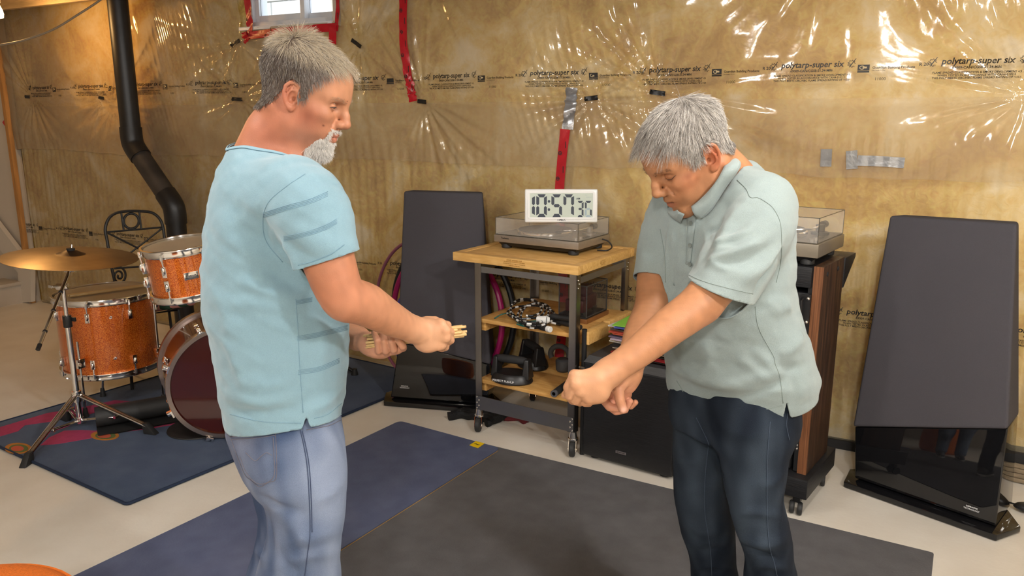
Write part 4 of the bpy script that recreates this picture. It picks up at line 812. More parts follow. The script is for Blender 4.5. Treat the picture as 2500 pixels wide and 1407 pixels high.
# clear display case with a dark red model
dq0 = onsh(1428, 792, ZM); dq1 = onsh(1470, 770, ZM); dv_ = rotz(RZ)@np.array([0, 1.0, 0]); dx_ = rotz(RZ)@np.array([1.0, 0, 0])
dc = thing('display_case', 'small clear display case on a wooden base holding a dark red model', 'display case', tuple(dq0), RZ)
b = MB(); b.box((-0.075, 0.12, 0.011), (0.17, 0.24, 0.022)); b.build('base', mat('walnut_base', lin('8A5A2E'), 0.45, noise=0.2, nscale=20), dc, bevel=0.003)
b = MB(); b.box((-0.075, 0.12, 0.025), (0.155, 0.225, 0.008)); b.build('plinth', M['black'], dc, bevel=0.002)
m_cl = mat('clear_acrylic', (0.06, 0.055, 0.05), 0.03, alpha=0.16); hC = 0.155
for c, s in (((-0.075, 0.012, 0.03+hC/2), (0.15, 0.003, hC)), ((-0.075, 0.228, 0.03+hC/2), (0.15, 0.003, hC)), ((-0.151, 0.12, 0.03+hC/2), (0.003, 0.216, hC)), ((0.001, 0.12, 0.03+hC/2), (0.003, 0.216, hC)), ((-0.075, 0.12, 0.03+hC), (0.155, 0.222, 0.003))): b = MB(); b.box(c, s); b.build('clear_panel', m_cl, dc, smooth=False)
b = MB()
for x in (-0.151, 0.001):
    for y in (0.011, 0.229): b.box((x, y, 0.03+hC/2), (0.004, 0.004, hC))
    b.box((x, 0.12, 0.03+hC), (0.004, 0.22, 0.004)); b.box((x, 0.12, 0.031), (0.004, 0.22, 0.004))
for y in (0.011, 0.229): b.box((-0.075, y, 0.03+hC), (0.15, 0.004, 0.004))
o = b.build('case_edge', mat('case_edge', (0.06, 0.06, 0.06), 0.2), dc, smooth=False); o['kind'] = 'stuff'
m_mr = mat('dark_red_model', lin('4A1016'), 0.3, coat=0.5)
b = MB(); b.box((-0.075, 0.12, 0.085), (0.085, 0.13, 0.07)); b.box((-0.075, 0.13, 0.135), (0.06, 0.07, 0.06)); b.box((-0.075, 0.05, 0.075), (0.10, 0.05, 0.06)); b.build('model', m_mr, dc, bevel=0.006)
b = MB(); [b.cyl((-0.075+sx*0.042, y, 0.045), (-0.075+sx*0.03, y, 0.045), 0.018, n=16) for sx in (-1, 1) for y in (0.06, 0.17)]; b.cyl((-0.06, 0.03, 0.10), (-0.06, 0.03, 0.135), 0.008, 0.006, 10); b.build('model_wheel', M['chrome'], dc)
# push-up stands
def pushup(px, py, rz, label, lab=True):
    p = onsh(px, py, ZL); S_ = 1.2; t = thing('push_up_stand', label, 'push-up stand', tuple(p), rz, 'push-up stands on the lower cart shelf'); t.scale = (S_, S_, S_)
    b = MB(); n = 40; a = np.linspace(0, 2*PI, n, endpoint=False)
    ringp = lambda rx, ry, z: np.stack([rx*np.cos(a), ry*np.sin(a), 0*a+z], -1)
    R_ = [ringp(0.088, 0.062, 0.0), ringp(0.092, 0.066, 0.006), ringp(0.086, 0.060, 0.030), ringp(0.076, 0.050, 0.040), ringp(0.05, 0.03, 0.036)]
    V = np.vstack(R_+[np.array([[0, 0, 0.036]])]); f = [(k*n+i, k*n+(i+1) % n, (k+1)*n+(i+1) % n, (k+1)*n+i) for k in range(4) for i in range(n)]+[(4*n+i, 4*n+(i+1) % n, 5*n) for i in range(n)]
    b.add(V, f); b.build('base', M['black'], t)
    for s in (-1, 1):
        b = MB(); q = [(s*0.088, -0.030), (s*0.088, 0.030), (s*0.056, 0.034), (s*0.056, -0.034)]; q2 = [(s*0.080, -0.016), (s*0.080, 0.016), (s*0.060, 0.018), (s*0.060, -0.018)]
        b.hexa([(x, y, 0.02) for x, y in q], [(x, y, 0.104) for x, y in q2]); b.build('upright', M['black'], t, bevel=0.006, seg=3)
    b = MB(); b.lathe([(0.0, -0.068), (0.012, -0.068), (0.0165, -0.05), (0.0175, 0.0), (0.0165, 0.05), (0.012, 0.068), (0.0, 0.068)], (0, 0, 0.094), (1, 0, 0), 20); b.build('grip', M['blackmat'], t)
    if lab: text_on('PERFECT PUSHUP', 0.0125, (-0.01, -0.0665, 0.017), (1, 0, 0.0), (0, 0.18, 1), M['whiteink'], 'lettering', t, bold=True)
pushup(1250, 930, math.radians(4), 'black push-up stand at the front of the lower cart shelf')
pushup(1300, 893, math.radians(-38), 'black push-up stand standing behind the front one on the lower shelf', False)
ar = thing('exercise_ring', 'grey padded hook ring on the lower cart shelf', 'exercise ring', tuple(onsh(1372, 905, ZL)))
c = onsh(1366, 905, ZL)+np.array([0, 0, 0.088]); b = MB(); b.tube([c+RT*0.048*math.cos(t)+np.array([0, 0, 1])*0.045*math.sin(t)+toward(c)*0.02*math.cos(t) for t in np.linspace(-0.2, PI+0.5, 26)], 0.014, 14); b.build('pad', mat('grey_foam', (0.06, 0.058, 0.055), 0.8), ar, world=True)
b = MB(); b.lathe([(0.0, 0.0), (0.03, 0.0), (0.038, 0.01), (0.040, 0.06), (0.03, 0.068), (0.0, 0.07)], c-np.array([-0.02, 0, 0.088]), n=24); b.build('base', mat('dark_grey_plastic', (0.05, 0.05, 0.052), 0.5), ar, world=True)
fb = thing('foam_bar', 'black foam bar pointing forward off the lower cart shelf', 'bar', tuple(onsh(1390, 930, ZL)))
a = onsh(1352, 962, ZL+0.018); c = onsh(1408, 920, ZL+0.018); d_ = (c-a)/np.linalg.norm(c-a)
b = MB(); b.lathe([(0.010, 0.0), (0.016, 0.0), (0.017, 0.006), (0.0165, 0.3), (0.0, 0.3)], a, d_, 20); b.build('sleeve', M['rubber'], fb, world=True); b = MB(); b.lathe([(0.009, -0.001), (0.0172, -0.001), (0.0178, 0.004), (0.0172, 0.012)], a, d_, 20); b.build('ring_end', mat('grey_rubber', (0.09, 0.09, 0.1), 0.5), fb, world=True)
rod = thing('metal_bar', 'black bar with silver pin standing between cart and subwoofer', 'bar', (cw((0.60, 0.10, 0))[0], cw((0.60, 0.10, 0))[1], 0))
b = MB(); b.cyl(cw((0.582, 0.03, 0.0)), cw((0.582, 0.03, 0.62)), 0.012, n=14); b.build('tube', M['black'], rod, world=True); b = MB(); b.cyl(cw((0.57, 0.01, 0.44)), cw((0.61, 0.005, 0.44)), 0.006, n=10); b.build('pin', M['chrome'], rod, world=True)
# clutter on the floor under the cart
for k, (pxs, r_, lab, hx) in enumerate((([(1100, 1014), (1120, 1010), (1150, 1012), (1185, 1018), (1215, 1022)], 0.030, 'folded black strap bag on the floor left of the cart', '0E0E10'), ([(1190, 1030), (1215, 1022), (1240, 1014), (1262, 1008)], 0.028, 'black webbing heap under the cart', '0C0C0D'), ([(1235, 1020), (1262, 1018), (1285, 1026)], 0.020, 'dark red strap under the cart', '5A1016'))):
    t = thing('strap_bag' if k == 0 else 'strap', lab, 'bag' if k == 0 else 'strap', tuple(atZ(*pxs[0], 0)))
    P = smoothpath([atZ(x, y, r_*0.75) for x, y in pxs], 6); b = MB()
    for j in range(3): b.tube(P+np.array([0.01*j, 0.02*j-0.02, 0.004*j]), r_*(0.75+0.1*math.sin(3*j)), 9)
    V = np.vstack(b.v); V[:, 2] = np.maximum(V[:, 2], 0.001); V += 0.004*np.sin(V[:, [1, 2, 0]]*90); b.v = [V]; b.n = len(V); b.build('webbing', mat('webbing_'+hx, lin(hx), 0.85), t, world=True)
    if k == 0:
        for kk in (0.35, 0.7): i = int(kk*(len(P)-1)); b = MB(); b.tube([P[i]+np.array([0, 0.03*math.cos(a_), 0.026*math.sin(a_)+0.004]) for a_ in np.linspace(0, 2*PI, 20, endpoint=False)], 0.004, 6, closed=True); b.build('buckle_strap', M['black'], t, world=True)
# ------------------------------------------------------------------ flat panel speakers
def plane_pt(x, y, P0, n): d = ray(x, y); return CAM+d*(((P0-CAM)@n)/(d@n))
m_grille = mat('speaker_cloth', lin('4E4C51'), 0.95, noise=0.05, nscale=300, bump=0.25, bscale=500, spec=0.15)
def speaker(label, fl, fr, corners, split, depth, lean, txt):
    """fl, fr: base front corners on the floor; corners: top-left, top-right pixels; split: pixels of the cloth/gloss line"""
    L0, R0 = atZ(*fl, 0.0), atZ(*fr, 0.0); u = (R0-L0)/np.linalg.norm(R0-L0); back = np.array([-u[1], u[0], 0.0])
    W_ = np.linalg.norm(R0-L0); t = thing('panel_speaker', label, 'speaker', (L0[0], L0[1], 0), math.atan2(u[1], u[0]))
    lo = lambda p: rotz(math.atan2(u[1], u[0])).T@(p-np.array([L0[0], L0[1], 0]))
    # plinth
    b = MB(); q = [(-0.01, 0.0), (W_+0.01, 0.0), (W_+0.05, 0.14), (W_*0.75, 0.42), (W_*0.25, 0.42), (-0.05, 0.14)]
    b.hexa([(x, y, 0.004) for x, y in q], [(x, y, 0.030) for x, y in q]); b.build('plinth', M['gloss'], t, bevel=0.005)
    n = -back*math.cos(lean)+np.array([0, 0, 1])*math.sin(lean); P0 = L0+back*0.055+np.array([0, 0, 0.036])
    TL, TR = [lo(plane_pt(*c, P0, n)) for c in corners]; SL, SR = [lo(plane_pt(*c, P0, n)) for c in split]
    z0 = 0.036; BL = np.array([SL[0]-(TL[0]-SL[0])*(-1)*0-(SL[0]-0.0)*0.75, 0.055, z0]); BL[0] = 0.012; BR = np.array([W_-0.012, 0.055, z0])
    def slab(name, A, B, C, D, da, dc, m, bev): # A,B bottom; C,D top (right, left) front; da/dc depths
        b = MB(); iw = 0.10
        f_ = [A, B, C, D]; k = [A+[iw*0.2, da, 0], B+[-iw*0.2, da, 0], C+[-iw*0.2, dc, 0], D+[iw*0.2, dc, 0]]
        b.hexa([tuple(p) for p in f_], [tuple(p) for p in k]); return b.build(name, m, t, bevel=bev, seg=3)
    slab('gloss_base', BL, BR, SR+[0, 0.012, 0], SL+[0, 0.012, 0], depth, depth*0.72, M['gloss'], 0.006)
    slab('cloth_panel', SL+[-0.004, -0.004, 0.002], SR+[0.004, -0.004, 0.002], TR, TL, depth*0.78, depth*0.35, m_grille, 0.014)
    # small badge lower right of the gloss face
    c = BL+(BR-BL)*txt[0]+(SL-BL)*txt[1]; uu_ = np.array([1.0, 0, 0]); nn_ = np.array([0, -math.cos(lean), math.sin(lean)])
    for i, s in enumerate(('DEFINITIVE', 'TECHNOLOGY')): text_on(s, 0.0085, c-np.array([0, 0.0018, 0.010*i]), uu_, np.cross(nn_, uu_), M['whiteink'], 'badge', t, bold=True)
    return t
speaker('tall tapering black panel speaker at the right edge, gloss base', (2064, 1193), (2424, 1322), ((2171, 527), (2483, 547)), ((2084, 1044), (2458, 1049)), 0.26, math.radians(5), (0.85, 0.20))
speaker('tall tapering black panel speaker left of the cart, in front of hoops', (941, 993), (1190, 1012), ((985, 467), (1178, 472)), ((972, 836), (1196, 892)), 0.26, math.radians(5), (0.13, 0.22))
hb = atZ(940, 930, 0.0)
hoop(atY(1012, 930, 3.68)*np.array([1, 1, 0]), 0.43, 0.010, -0.30, mh('mauve_hoop', '9A5A72'), 'thin dusty mauve hoop, widest, reaching left past the speaker', 0.10)
hoop(atY(1076, 940, 3.66)*np.array([1, 1, 0]), 0.42, 0.017, -0.15, mh('magenta_hoop', 'A3185F'), 'thick magenta hoop with taped grip leaning behind the left speaker', 0.12, mh('magenta_tape', '8C1450', 0.6))
hoop(atY(1052, 945, 3.62)*np.array([1, 1, 0]), 0.325, 0.014, -0.14, mh('violet_hoop', '4A46B0'), 'violet blue hoop peeking out left of the speaker', 0.12)
hoop(atY(1060, 950, 3.72)*np.array([1, 1, 0]), 0.30, 0.014, -0.12, mh('green_hoop', '1E9A4A'), 'green hoop low behind the left speaker', 0.10)
hoop(atY(1098, 940, 3.74)*np.array([1, 1, 0]), 0.44, 0.018, -0.08, mh('black_hoop', '15181C', 0.45), 'thick black hoop seen through the cart', 0.06)
# ------------------------------------------------------------------ subwoofer with records
m_ash = mat('black_ash', (0.014, 0.014, 0.016), 0.45, bump=0.35, bscale=22, stretch=(1, 1, 9), noise=0.3, nscale=20, spec=0.4)
sL, sR = atZ(1420, 1117, 0.0), atZ(1638, 1177, 0.0); su = (sR-sL)/np.linalg.norm(sR-sL); srz = math.atan2(su[1], su[0]); sW = np.linalg.norm(sR-sL); sH = 0.505; sD = 0.44
sub = thing('subwoofer', 'large black ash subwoofer cabinet between the cart and the right man', 'subwoofer', (sL[0], sL[1], 0), srz)
b = MB(); b.box((sW/2, sD/2+0.02, sH/2-0.008), (sW, sD-0.02, sH-0.040)); b.build('cabinet', m_ash, sub, bevel=0.004)
b = MB(); b.hexa([(0, 0.0, sH-0.03), (sW, 0.0, sH-0.03), (sW, sD, sH-0.03), (0, sD, sH-0.03)], [(0.018, 0.02, sH), (sW-0.018, 0.02, sH), (sW-0.018, sD-0.015, sH), (0.018, sD-0.015, sH)]); b.build('top_cap', mat('ash_painted_sheen', (0.055, 0.055, 0.058), 0.45, noise=0.25, nscale=18, stretch=(1, 8, 8)), sub)  # lighter than the cabinet: reflection on the bevelled top painted into the colour
b = MB(); b.box((sW/2, 0.012, sH/2-0.006), (sW-0.004, 0.022, sH-0.048)); b.build('grille', m_ash, sub, bevel=0.008, seg=3)
for x in (0.05, sW-0.05):
    for y in (0.05, sD-0.06): b = MB(); b.cyl((x, y, 0.0), (x, y, 0.013), 0.024, 0.02, 16); b.build('foot', M['rubber'], sub)
b = MB(); b.box((sW*0.45, 0.0, 0.075), (0.052, 0.002, 0.012)); bdg = b.build('badge', mat('badge_silver', (0.33, 0.30, 0.31), 0.35, 0.7), sub)
text_on('BOSTON', 0.010, (sW*0.45, -0.0012, 0.075), (1, 0, 0), (0, 0, 1), M['ink'], 'lettering', bdg, bold=True)
cols = ['C8442C', '1B1A18', '8A1E22', '2A2622', 'D8D0BE', 'E6DCC4', '1A1A1A', 'F0EADA', 'E4D4A8', '3A2A30', 'C9B6C6', '7A6A80', '2E2A34', 'D2603E', 'B84A36', '5A5048', 'E0E0DC', '4A55A8', '8CCB4A']
cname = ['bright red', 'black', 'dark red', 'dark brown', 'ivory', 'cream', 'black edged white', 'white', 'pale yellow', 'plum', 'lilac', 'mauve', 'dark slate', 'orange', 'brick red', 'taupe', 'pale grey', 'blue', 'lime green']
zr = sH; rj = np.random.default_rng(5)
for k, (h_, nme) in enumerate(zip(cols, cname)):
    th = 0.0075 if k < 18 else 0.006; cx_ = sW*0.56+rj.uniform(-0.02, 0.02)+(0.02 if k < 4 else 0); cy_ = sD*0.52+rj.uniform(-0.02, 0.02)
    if k == 18: cx_, cy_ = sW*0.56, sD*0.53
    t = thing('record', nme+' record sleeve, '+('topmost of the stack on the subwoofer' if k == 18 else 'lowest of the stack on the subwoofer' if k == 0 else 'number %d from the bottom of the subwoofer stack' % (k+1)), 'record', tuple(np.array([sL[0], sL[1], 0])+rotz(srz)@np.array([cx_, cy_, zr])), srz+rj.uniform(-0.07, 0.07)+(0.05 if k == 18 else 0), 'records stacked on the subwoofer')
    ms = mat('sleeve_'+nme.replace(' ', '_'), lin(h_), 0.45, noise=0.35 if k % 3 else 0.1, nscale=16)
    b = MB(); b.box((0, 0, th/2), (0.312, 0.312, th-0.0016)); b.build('sleeve', ms, t, bevel=0.0012)
    b = MB(); b.box((0.0, 0.0, th/2), (0.3145, 0.306, 0.0024)); b.build('inner_sleeve', M['white'] if k % 2 else M['ink'], t, smooth=False)
    zr += th+0.0004
# ------------------------------------------------------------------ audio rack
m_wal = mat('walnut_side', lin('543A28'), 0.45, noise=0.4, nscale=4, stretch=(12, 12, 1), col2=lin('2C2018'), spec=0.35); m_ply = mat('ply_edge', lin('8A5A38'), 0.5, noise=0.45, nscale=5, stretch=(40, 40, 0.6), col2=lin('5E3820'))
rq0 = atZ(1968, 1222, 0.085); rq1 = atZ(2034, 1140, 0.085); ry = (rq1-rq0); ry[2] = 0; rD = np.linalg.norm(ry); ry /= rD; rrz = math.atan2(ry[1], ry[0])-PI/2; rW = 0.50; rD = 0.40
rack = thing('audio_rack', 'rolling audio rack with walnut sides and black top behind the right man', 'rack', (rq0[0], rq0[1], 0), rrz)
def rw(p): return np.array([rq0[0], rq0[1], 0])+rotz(rrz)@np.asarray(p, float)
b = MB(); b.box((-rW/2, rD/2, 0.125), (rW, rD, 0.085)); b.build('base', m_ash, rack, bevel=0.004)
for x in (-0.045, -rW+0.045):
    for y in (0.04, rD-0.04):
        b = MB(); b.cyl((x, y, 0.055), (x, y, 0.084), 0.012, n=12); b.box((x, y, 0.06), (0.03, 0.03, 0.02)); cs = b.build('caster', M['black'], rack, bevel=0.003)
        for s in (-1, 1): b = MB(); b.lathe([(0.0, -0.009), (0.024, -0.009), (0.027, -0.004), (0.027, 0.004), (0.024, 0.009), (0.0, 0.009)], (x+s*0.016, y-0.012, 0.0275), (1, 0.2, 0), 24); b.build('wheel', M['rubber'], cs)
zR = over(rw((-0.03, 0.02, 0)), 1998, 655)[2]
for x in (-0.040, -rW+0.040):
    b = MB(); b.box((x, 0.05+0.145, (0.167+zR)/2), (0.036, 0.29, zR-0.167)); o = b.build('side_panel', m_wal, rack, bevel=0.002)
    b = MB(); b.box((x, 0.0485, (0.167+zR)/2), (0.036, 0.004, zR-0.169)); b.build('panel_edge', m_ply, o)
    b = MB(); [b.cyl((x+0.018, y, zR-0.035), (x+0.0205, y, zR-0.035), 0.009, n=14) for y in (0.10, 0.25)]; b.build('screw_cap', M['blackmat'], o)
    b = MB(); b.box((x-0.026 if x > -0.2 else x+0.026, 0.06, (0.167+zR)/2), (0.018, 0.02, zR-0.18)); o = b.build('rack_rail', M['black'], rack)
    b = MB(); [b.ell((x-0.026 if x > -0.2 else x+0.026, 0.048, z), (0.005, 0.004, 0.006), None, 8, 6) for z in (0.27, 0.285, 0.30, 0.315, 0.38, 0.50)]; o2 = b.build('rack_screw', M['chrome'], o); o2['kind'] = 'stuff'
b = MB(); P_ = [(0.035, zR-0.085), (0.035, zR-0.004), (0.44, zR-0.004), (0.30, zR-0.085)]
b.hexa([(-rW+0.062, y, z) for y, z in P_], [(-0.062, y, z) for y, z in P_]); tpr = b.build('top_box', m_ash, rack, bevel=0.003)
b = MB(); P_ = [(0.20, zR-0.004), (0.42, zR-0.004), (0.42, zR-0.02), (0.33, zR-0.10), (0.345, zR-0.10)]; P_ = [(0.338, zR-0.005), (0.50, zR-0.005), (0.50, zR-0.022), (0.345, zR-0.13), (0.338, zR-0.13)]
b.hexa([(-rW+0.02, y, z) for y, z in P_], [(-0.018, y, z) for y, z in P_]); b.build('rear_shelf', m_ash, rack, bevel=0.002)
b = MB(); b.box((-0.155, 0.034, zR-0.045), (0.05, 0.002, 0.018)); o = b.build('badge', M['black'], tpr)
text_on('Sansui', 0.015, (-0.155, 0.0325, zR-0.047), (1, 0, 0), (0, 0, 1), M['whiteink'], 'lettering', o, bold=True, shear=0.2)
amp = thing('amplifier', 'black component with rack ears and dark face below the rack top', 'amplifier', tuple(rw((-rW/2, 0.03, zR-0.23))), rrz)
b = MB(); b.box((0, 0.15, 0.062), (rW-0.14, 0.27, 0.118)); b.build('case', M['black'], amp, bevel=0.003)
b = MB(); b.box((0, 0.01, 0.055), (rW-0.17, 0.012, 0.09)); b.build('faceplate', mat('dark_face', (0.02, 0.02, 0.022), 0.3), amp, bevel=0.003)
for s in (-1, 1):
    b = MB(); b.box((s*(rW/2-0.075), 0.004, 0.06), (0.036, 0.006, 0.12)); o = b.build('rack_ear', M['black'], amp)
    b = MB(); [b.ell((s*(rW/2-0.066), -0.001, z), (0.007, 0.005, 0.007), None, 10, 6) for z in (0.012, 0.105)]; b.build('screw', M['chrome'], o)
    b = MB(); b.tube([(s*(rW/2-0.085), 0.0, 0.015), (s*(rW/2-0.085), -0.022, 0.02), (s*(rW/2-0.085), -0.022, 0.10), (s*(rW/2-0.085), 0.0, 0.105)], 0.006, 8); b.build('handle', M['black'], amp)
rec = thing('receiver', 'large black receiver with round knob at the bottom of the rack', 'receiver', tuple(rw((-rW/2-0.01, 0.045, 0.169))), rrz)
b = MB(); b.box((0, 0.15, 0.105), (rW-0.15, 0.30, 0.19)); b.build('case', M['black'], rec, bevel=0.006)
b = MB(); b.lathe([(0.0, 0.0), (0.034, 0.0), (0.031, 0.022), (0.0, 0.024)], (0.115, 0.0, 0.12), (0, -1, 0), 30); b.build('knob', M['blackmat'], rec)
b = MB(); [b.cyl((x, 0.03, 0.0), (x, 0.03, 0.012), 0.018, n=14) for x in (-0.13, 0.13)]; b.build('foot', M['rubber'], rec)
b = MB(); [b.box((-0.10+0.028*k, 0.17+0.05*j, 0.2008), (0.02, 0.035, 0.0016)) for k in range(8) for j in range(2)]; o = b.build('vent_slots', M['blackmat'], rec, smooth=False); o['kind'] = 'stuff'
b = MB(); b.tube(smoothpath([rw((-0.16, 0.30, 0.36)), rw((-0.13, 0.28, 0.50)), rw((-0.11, 0.25, 0.58)), rw((-0.085, 0.22, 0.40))], 8), 0.005, 8); o = b.build('cable', M['black']); tag(o, 'black cable hanging inside the audio rack', 'cable')
turntable('silver turntable with clear cover on top of the walnut rack', rw((-0.045, 0.035, 0)), rrz, 0.44, 0.36, zR-0.001, 0.052, True, 0.10, m=mat('champagne_silver', lin('9A9080'), 0.35, 0.6))
# ------------------------------------------------------------------ right edge clutter
b = MB(); c = atZ(2492, 1190, 0.0); wl_ = thing('plank_stack', 'short stack of pale wood boards with dark edges behind the right speaker', 'boards', (c[0], c[1], 0))
for k in range(4):
    b = MB(); b.box((c[0]+0.10-0.01*k, c[1]+0.10, 0.014+0.022*k), (0.42, 0.16, 0.019), rotz(-0.12-0.03*k)); b.build('board', mat('old_board', lin('9C8A70'), 0.8, noise=0.3, nscale=9, stretch=(1, 9, 9)), wl_, bevel=0.002, world=True)
b = MB(); b.box((c[0]+0.12, c[1]+0.12, 0.112), (0.46, 0.20, 0.044), rotz(-0.18)); o = b.build('dark_case', M['blackmat'], bevel=0.004); tag(o, 'flat black case on the wood boards behind the right speaker', 'case')
b = MB(); a_ = atZ(2490, 1240, 0.016); b.ell(a_+np.array([0.05, 0, 0.006]), (0.075, 0.035, 0.022)); b.tube(smoothpath([a_+[0.0, 0, 0.01], a_+[-0.06, 0.03, 0.004], a_+[-0.12, 0.10, 0.004]], 6), 0.004, 8); o = b.build('power_adapter', M['black']); tag(o, 'black power adapter with cord on the floor at the right edge', 'adapter')
# ================================================================== figures: smooth implicit surfaces meshed with surface nets
from mathutils.bvhtree import BVHTree
HF = np.array([-math.sin(YAW), math.cos(YAW), 0.0])
class Body:
    def __init__(s): s.ops = []; s.T = None
    def _add(s, f, c, rad, k, mode):
        R, o, sc = s.T if s.T is not None else (np.eye(3), np.zeros(3), 1.0)
        cw_ = o+(np.asarray(c, float)*sc) @ R.T
        s.ops.append((f, cw_, rad*sc, k*sc, mode, None if s.T is None else s.T)); return s
    def cap(s, a, b, ra, rb=None, k=0.01, mode=1):
        a = np.asarray(a, float); b = np.asarray(b, float); rb = ra if rb is None else rb; ab = b-a; L2 = max(ab@ab, 1e-12)
        def f(p):
            q = p-a; t = np.clip(q@ab/L2, 0, 1); q = q-t[..., None]*ab; return np.sqrt(np.einsum('...i,...i', q, q))-(ra+(rb-ra)*t)
        return s._add(f, (a+b)/2, math.sqrt(L2)/2+max(ra, rb), k, mode)
    def ell(s, c, r, R=None, k=0.01, mode=1):
        c = np.asarray(c, float); r = np.asarray(r, float)
        def f(p):
            q = p-c
            if R is not None: q = q@R
            q = q/r; k0 = np.sqrt(np.einsum('...i,...i', q, q))+1e-9; q = q/r; k1 = np.sqrt(np.einsum('...i,...i', q, q))+1e-9; return k0*(k0-1)/k1
        return s._add(f, c, r.max(), k, mode)
    def chain(s, pts, rad, k=0.01, mode=1, sub=1):
        """one continuous tapered limb through the points; sub > 1 rounds it along a spline"""
        P = np.asarray(pts, float); r = np.asarray(rad, float)
        if sub > 1: i0 = np.arange(len(P)); P2 = smoothpath(P, sub); r = np.interp(np.linspace(0, len(P)-1, len(P2)), i0, r); P = P2
        def one(p, i):
            a, ab = P[i], P[i+1]-P[i]; q = p-a; t = np.clip(q@ab/max(ab@ab, 1e-12), 0, 1); q = q-t[..., None]*ab; return np.sqrt(np.einsum('...i,...i', q, q))-(r[i]+(r[i+1]-r[i])*t)
        def f(p):
            cb = p.mean(1); br = np.sqrt(((p[:1]-cb[:1, None])**2).sum(-1)).max(); dc = np.stack([one(cb, i) for i in range(len(P)-1)]); lim = dc.min(0)+2*br+0.02; d = np.full(p.shape[:2], 9.0, p.dtype)
            for i in range(len(P)-1):
                m = dc[i] <= lim
                if m.all(): d = np.minimum(d, one(p, i))
                elif m.any(): d[m] = np.minimum(d[m], one(p[m], i))
            return d
        c = (P.min(0)+P.max(0))/2; return s._add(f, c, np.linalg.norm(P-c, axis=1).max()+r.max(), k, mode)
    def loft(s, C, A, B, U, V, Wd, k=0.02, mode=1, pw=2.3):
        """stack of superellipses: centres C, half sizes A (along U) and B (along V), ordered along axis Wd"""
        C = np.asarray(C, float); A = np.asarray(A, float); B = np.asarray(B, float); h = C@Wd; o = np.argsort(h); C, A, B, h = C[o], A[o], B[o], h[o]
        cu, cv = C@U, C@V
        def f(p):
            w_ = p@Wd; hw = np.clip(w_, h[0], h[-1]); a = np.interp(hw, h, A); b = np.interp(hw, h, B)
            x = (p@U-np.interp(hw, h, cu)); y = (p@V-np.interp(hw, h, cv))
            k0 = ((np.abs(x)/a)**pw+(np.abs(y)/b)**pw)**(1/pw)+1e-9
            d = (k0-1)*np.minimum(a, b)*0.92; e = np.abs(w_-hw)
            return np.where(e > 0, np.sqrt(np.maximum(d, 0)**2+e*e)+np.minimum(d, 0)*(e <= 0), d)
        c = C.mean(0); rad = max(np.linalg.norm(C-c, axis=1)+np.maximum(A, B)); return s._add(f, c, rad*1.1, k, mode)
    def eval(s, P, cen, brad):
        """P (n,m,3) points in n blocks with centres cen and radius brad"""
        D = np.full(P.shape[:2], 0.5)
        for f, c, rad, k, mode, T in s.ops:
            m = np.sqrt(((cen-c)**2).sum(1)) < rad+brad+1.6*k+0.03
            if not m.any(): continue
            Q = P[m]
            if T is not None: R, o, sc = T; d = f(((Q-o)@R)/sc)*sc
            else: d = f(Q)
            a = D[m]
            if mode == 1: h = np.maximum(k-np.abs(a-d), 0)/k if k > 0 else 0; D[m] = np.minimum(a, d)-h*h*k*0.25
            else: h = np.maximum(k-np.abs(a+d), 0)/k if k > 0 else 0; D[m] = np.maximum(a, -d)+h*h*k*0.25
        return D
    def mesh(s, h, Bn=8):
        lo = np.min([c-rad for _, c, rad, _, md, _ in s.ops if md == 1], 0)-2*h*Bn; hi = np.max([c+rad for _, c, rad, _, md, _ in s.ops if md == 1], 0)+2*h*Bn
        bs = h*Bn; nb = np.ceil((hi-lo)/bs).astype(int)
        I = np.stack(np.meshgrid(*[np.arange(n) for n in nb], indexing='ij'), -1).reshape(-1, 3); cen = lo+(I+0.5)*bs; hd = bs*0.87
        keep = []
        for ch in np.array_split(np.arange(len(I)), max(1, len(I)//60000)):
            keep.append(np.abs(s.eval(cen[ch][:, None, :], cen[ch], 0.02)[:, 0]) < hd*1.9)
        k = np.concatenate(keep); I = I[k]; cen = cen[k]; n = len(I); m = Bn+1
        g = np.stack(np.meshgrid(*[np.arange(m)]*3, indexing='ij'), -1).reshape(-1, 3)
        D = np.empty((n, m**3), np.float32)
        for ch in np.array_split(np.arange(n), max(1, n//800)):
            D[ch] = s.eval(lo+(I[ch][:, None, :]*Bn+g[None])*h, cen[ch], hd)
        D = D.reshape(n, m, m, m); NX = nb*Bn+2
        gid = lambda J: (J[..., 0]*NX[1]+J[..., 1])*NX[2]+J[..., 2]
        S_ = D < 0; cnt = np.zeros((n, Bn, Bn, Bn), np.int8)
        for a in (0, 1):
            for b in (0, 1):
                for c in (0, 1): cnt += S_[:, a:a+Bn, b:b+Bn, c:c+Bn]
        act = np.argwhere((cnt > 0) & (cnt < 8)); bi = act[:, 0]; cc = act[:, 1:]
        pos = np.zeros((len(act), 3)); wt = np.zeros(len(act))
        off = [(0, 0, 0), (0, 0, 1), (0, 1, 0), (0, 1, 1), (1, 0, 0), (1, 0, 1), (1, 1, 0), (1, 1, 1)]
        val = {o: D[bi, cc[:, 0]+o[0], cc[:, 1]+o[1], cc[:, 2]+o[2]] for o in off}
        for a in off:
            for ax in range(3):
                if a[ax] == 0:
                    b = list(a); b[ax] = 1; b = tuple(b); va, vb = val[a], val[b]; x = (va < 0) != (vb < 0)
                    t = np.where(x, va/(va-vb+1e-12), 0); q = np.array(a, float)[None]+np.zeros((len(act), 3)); q[:, ax] = t; pos += q*x[:, None]; wt += x
        pos = pos/wt[:, None]; J = I[bi]*Bn+cc; V = lo+(J+pos)*h; ids = gid(J+1); order = np.argsort(ids); sid = ids[order]
        F = []
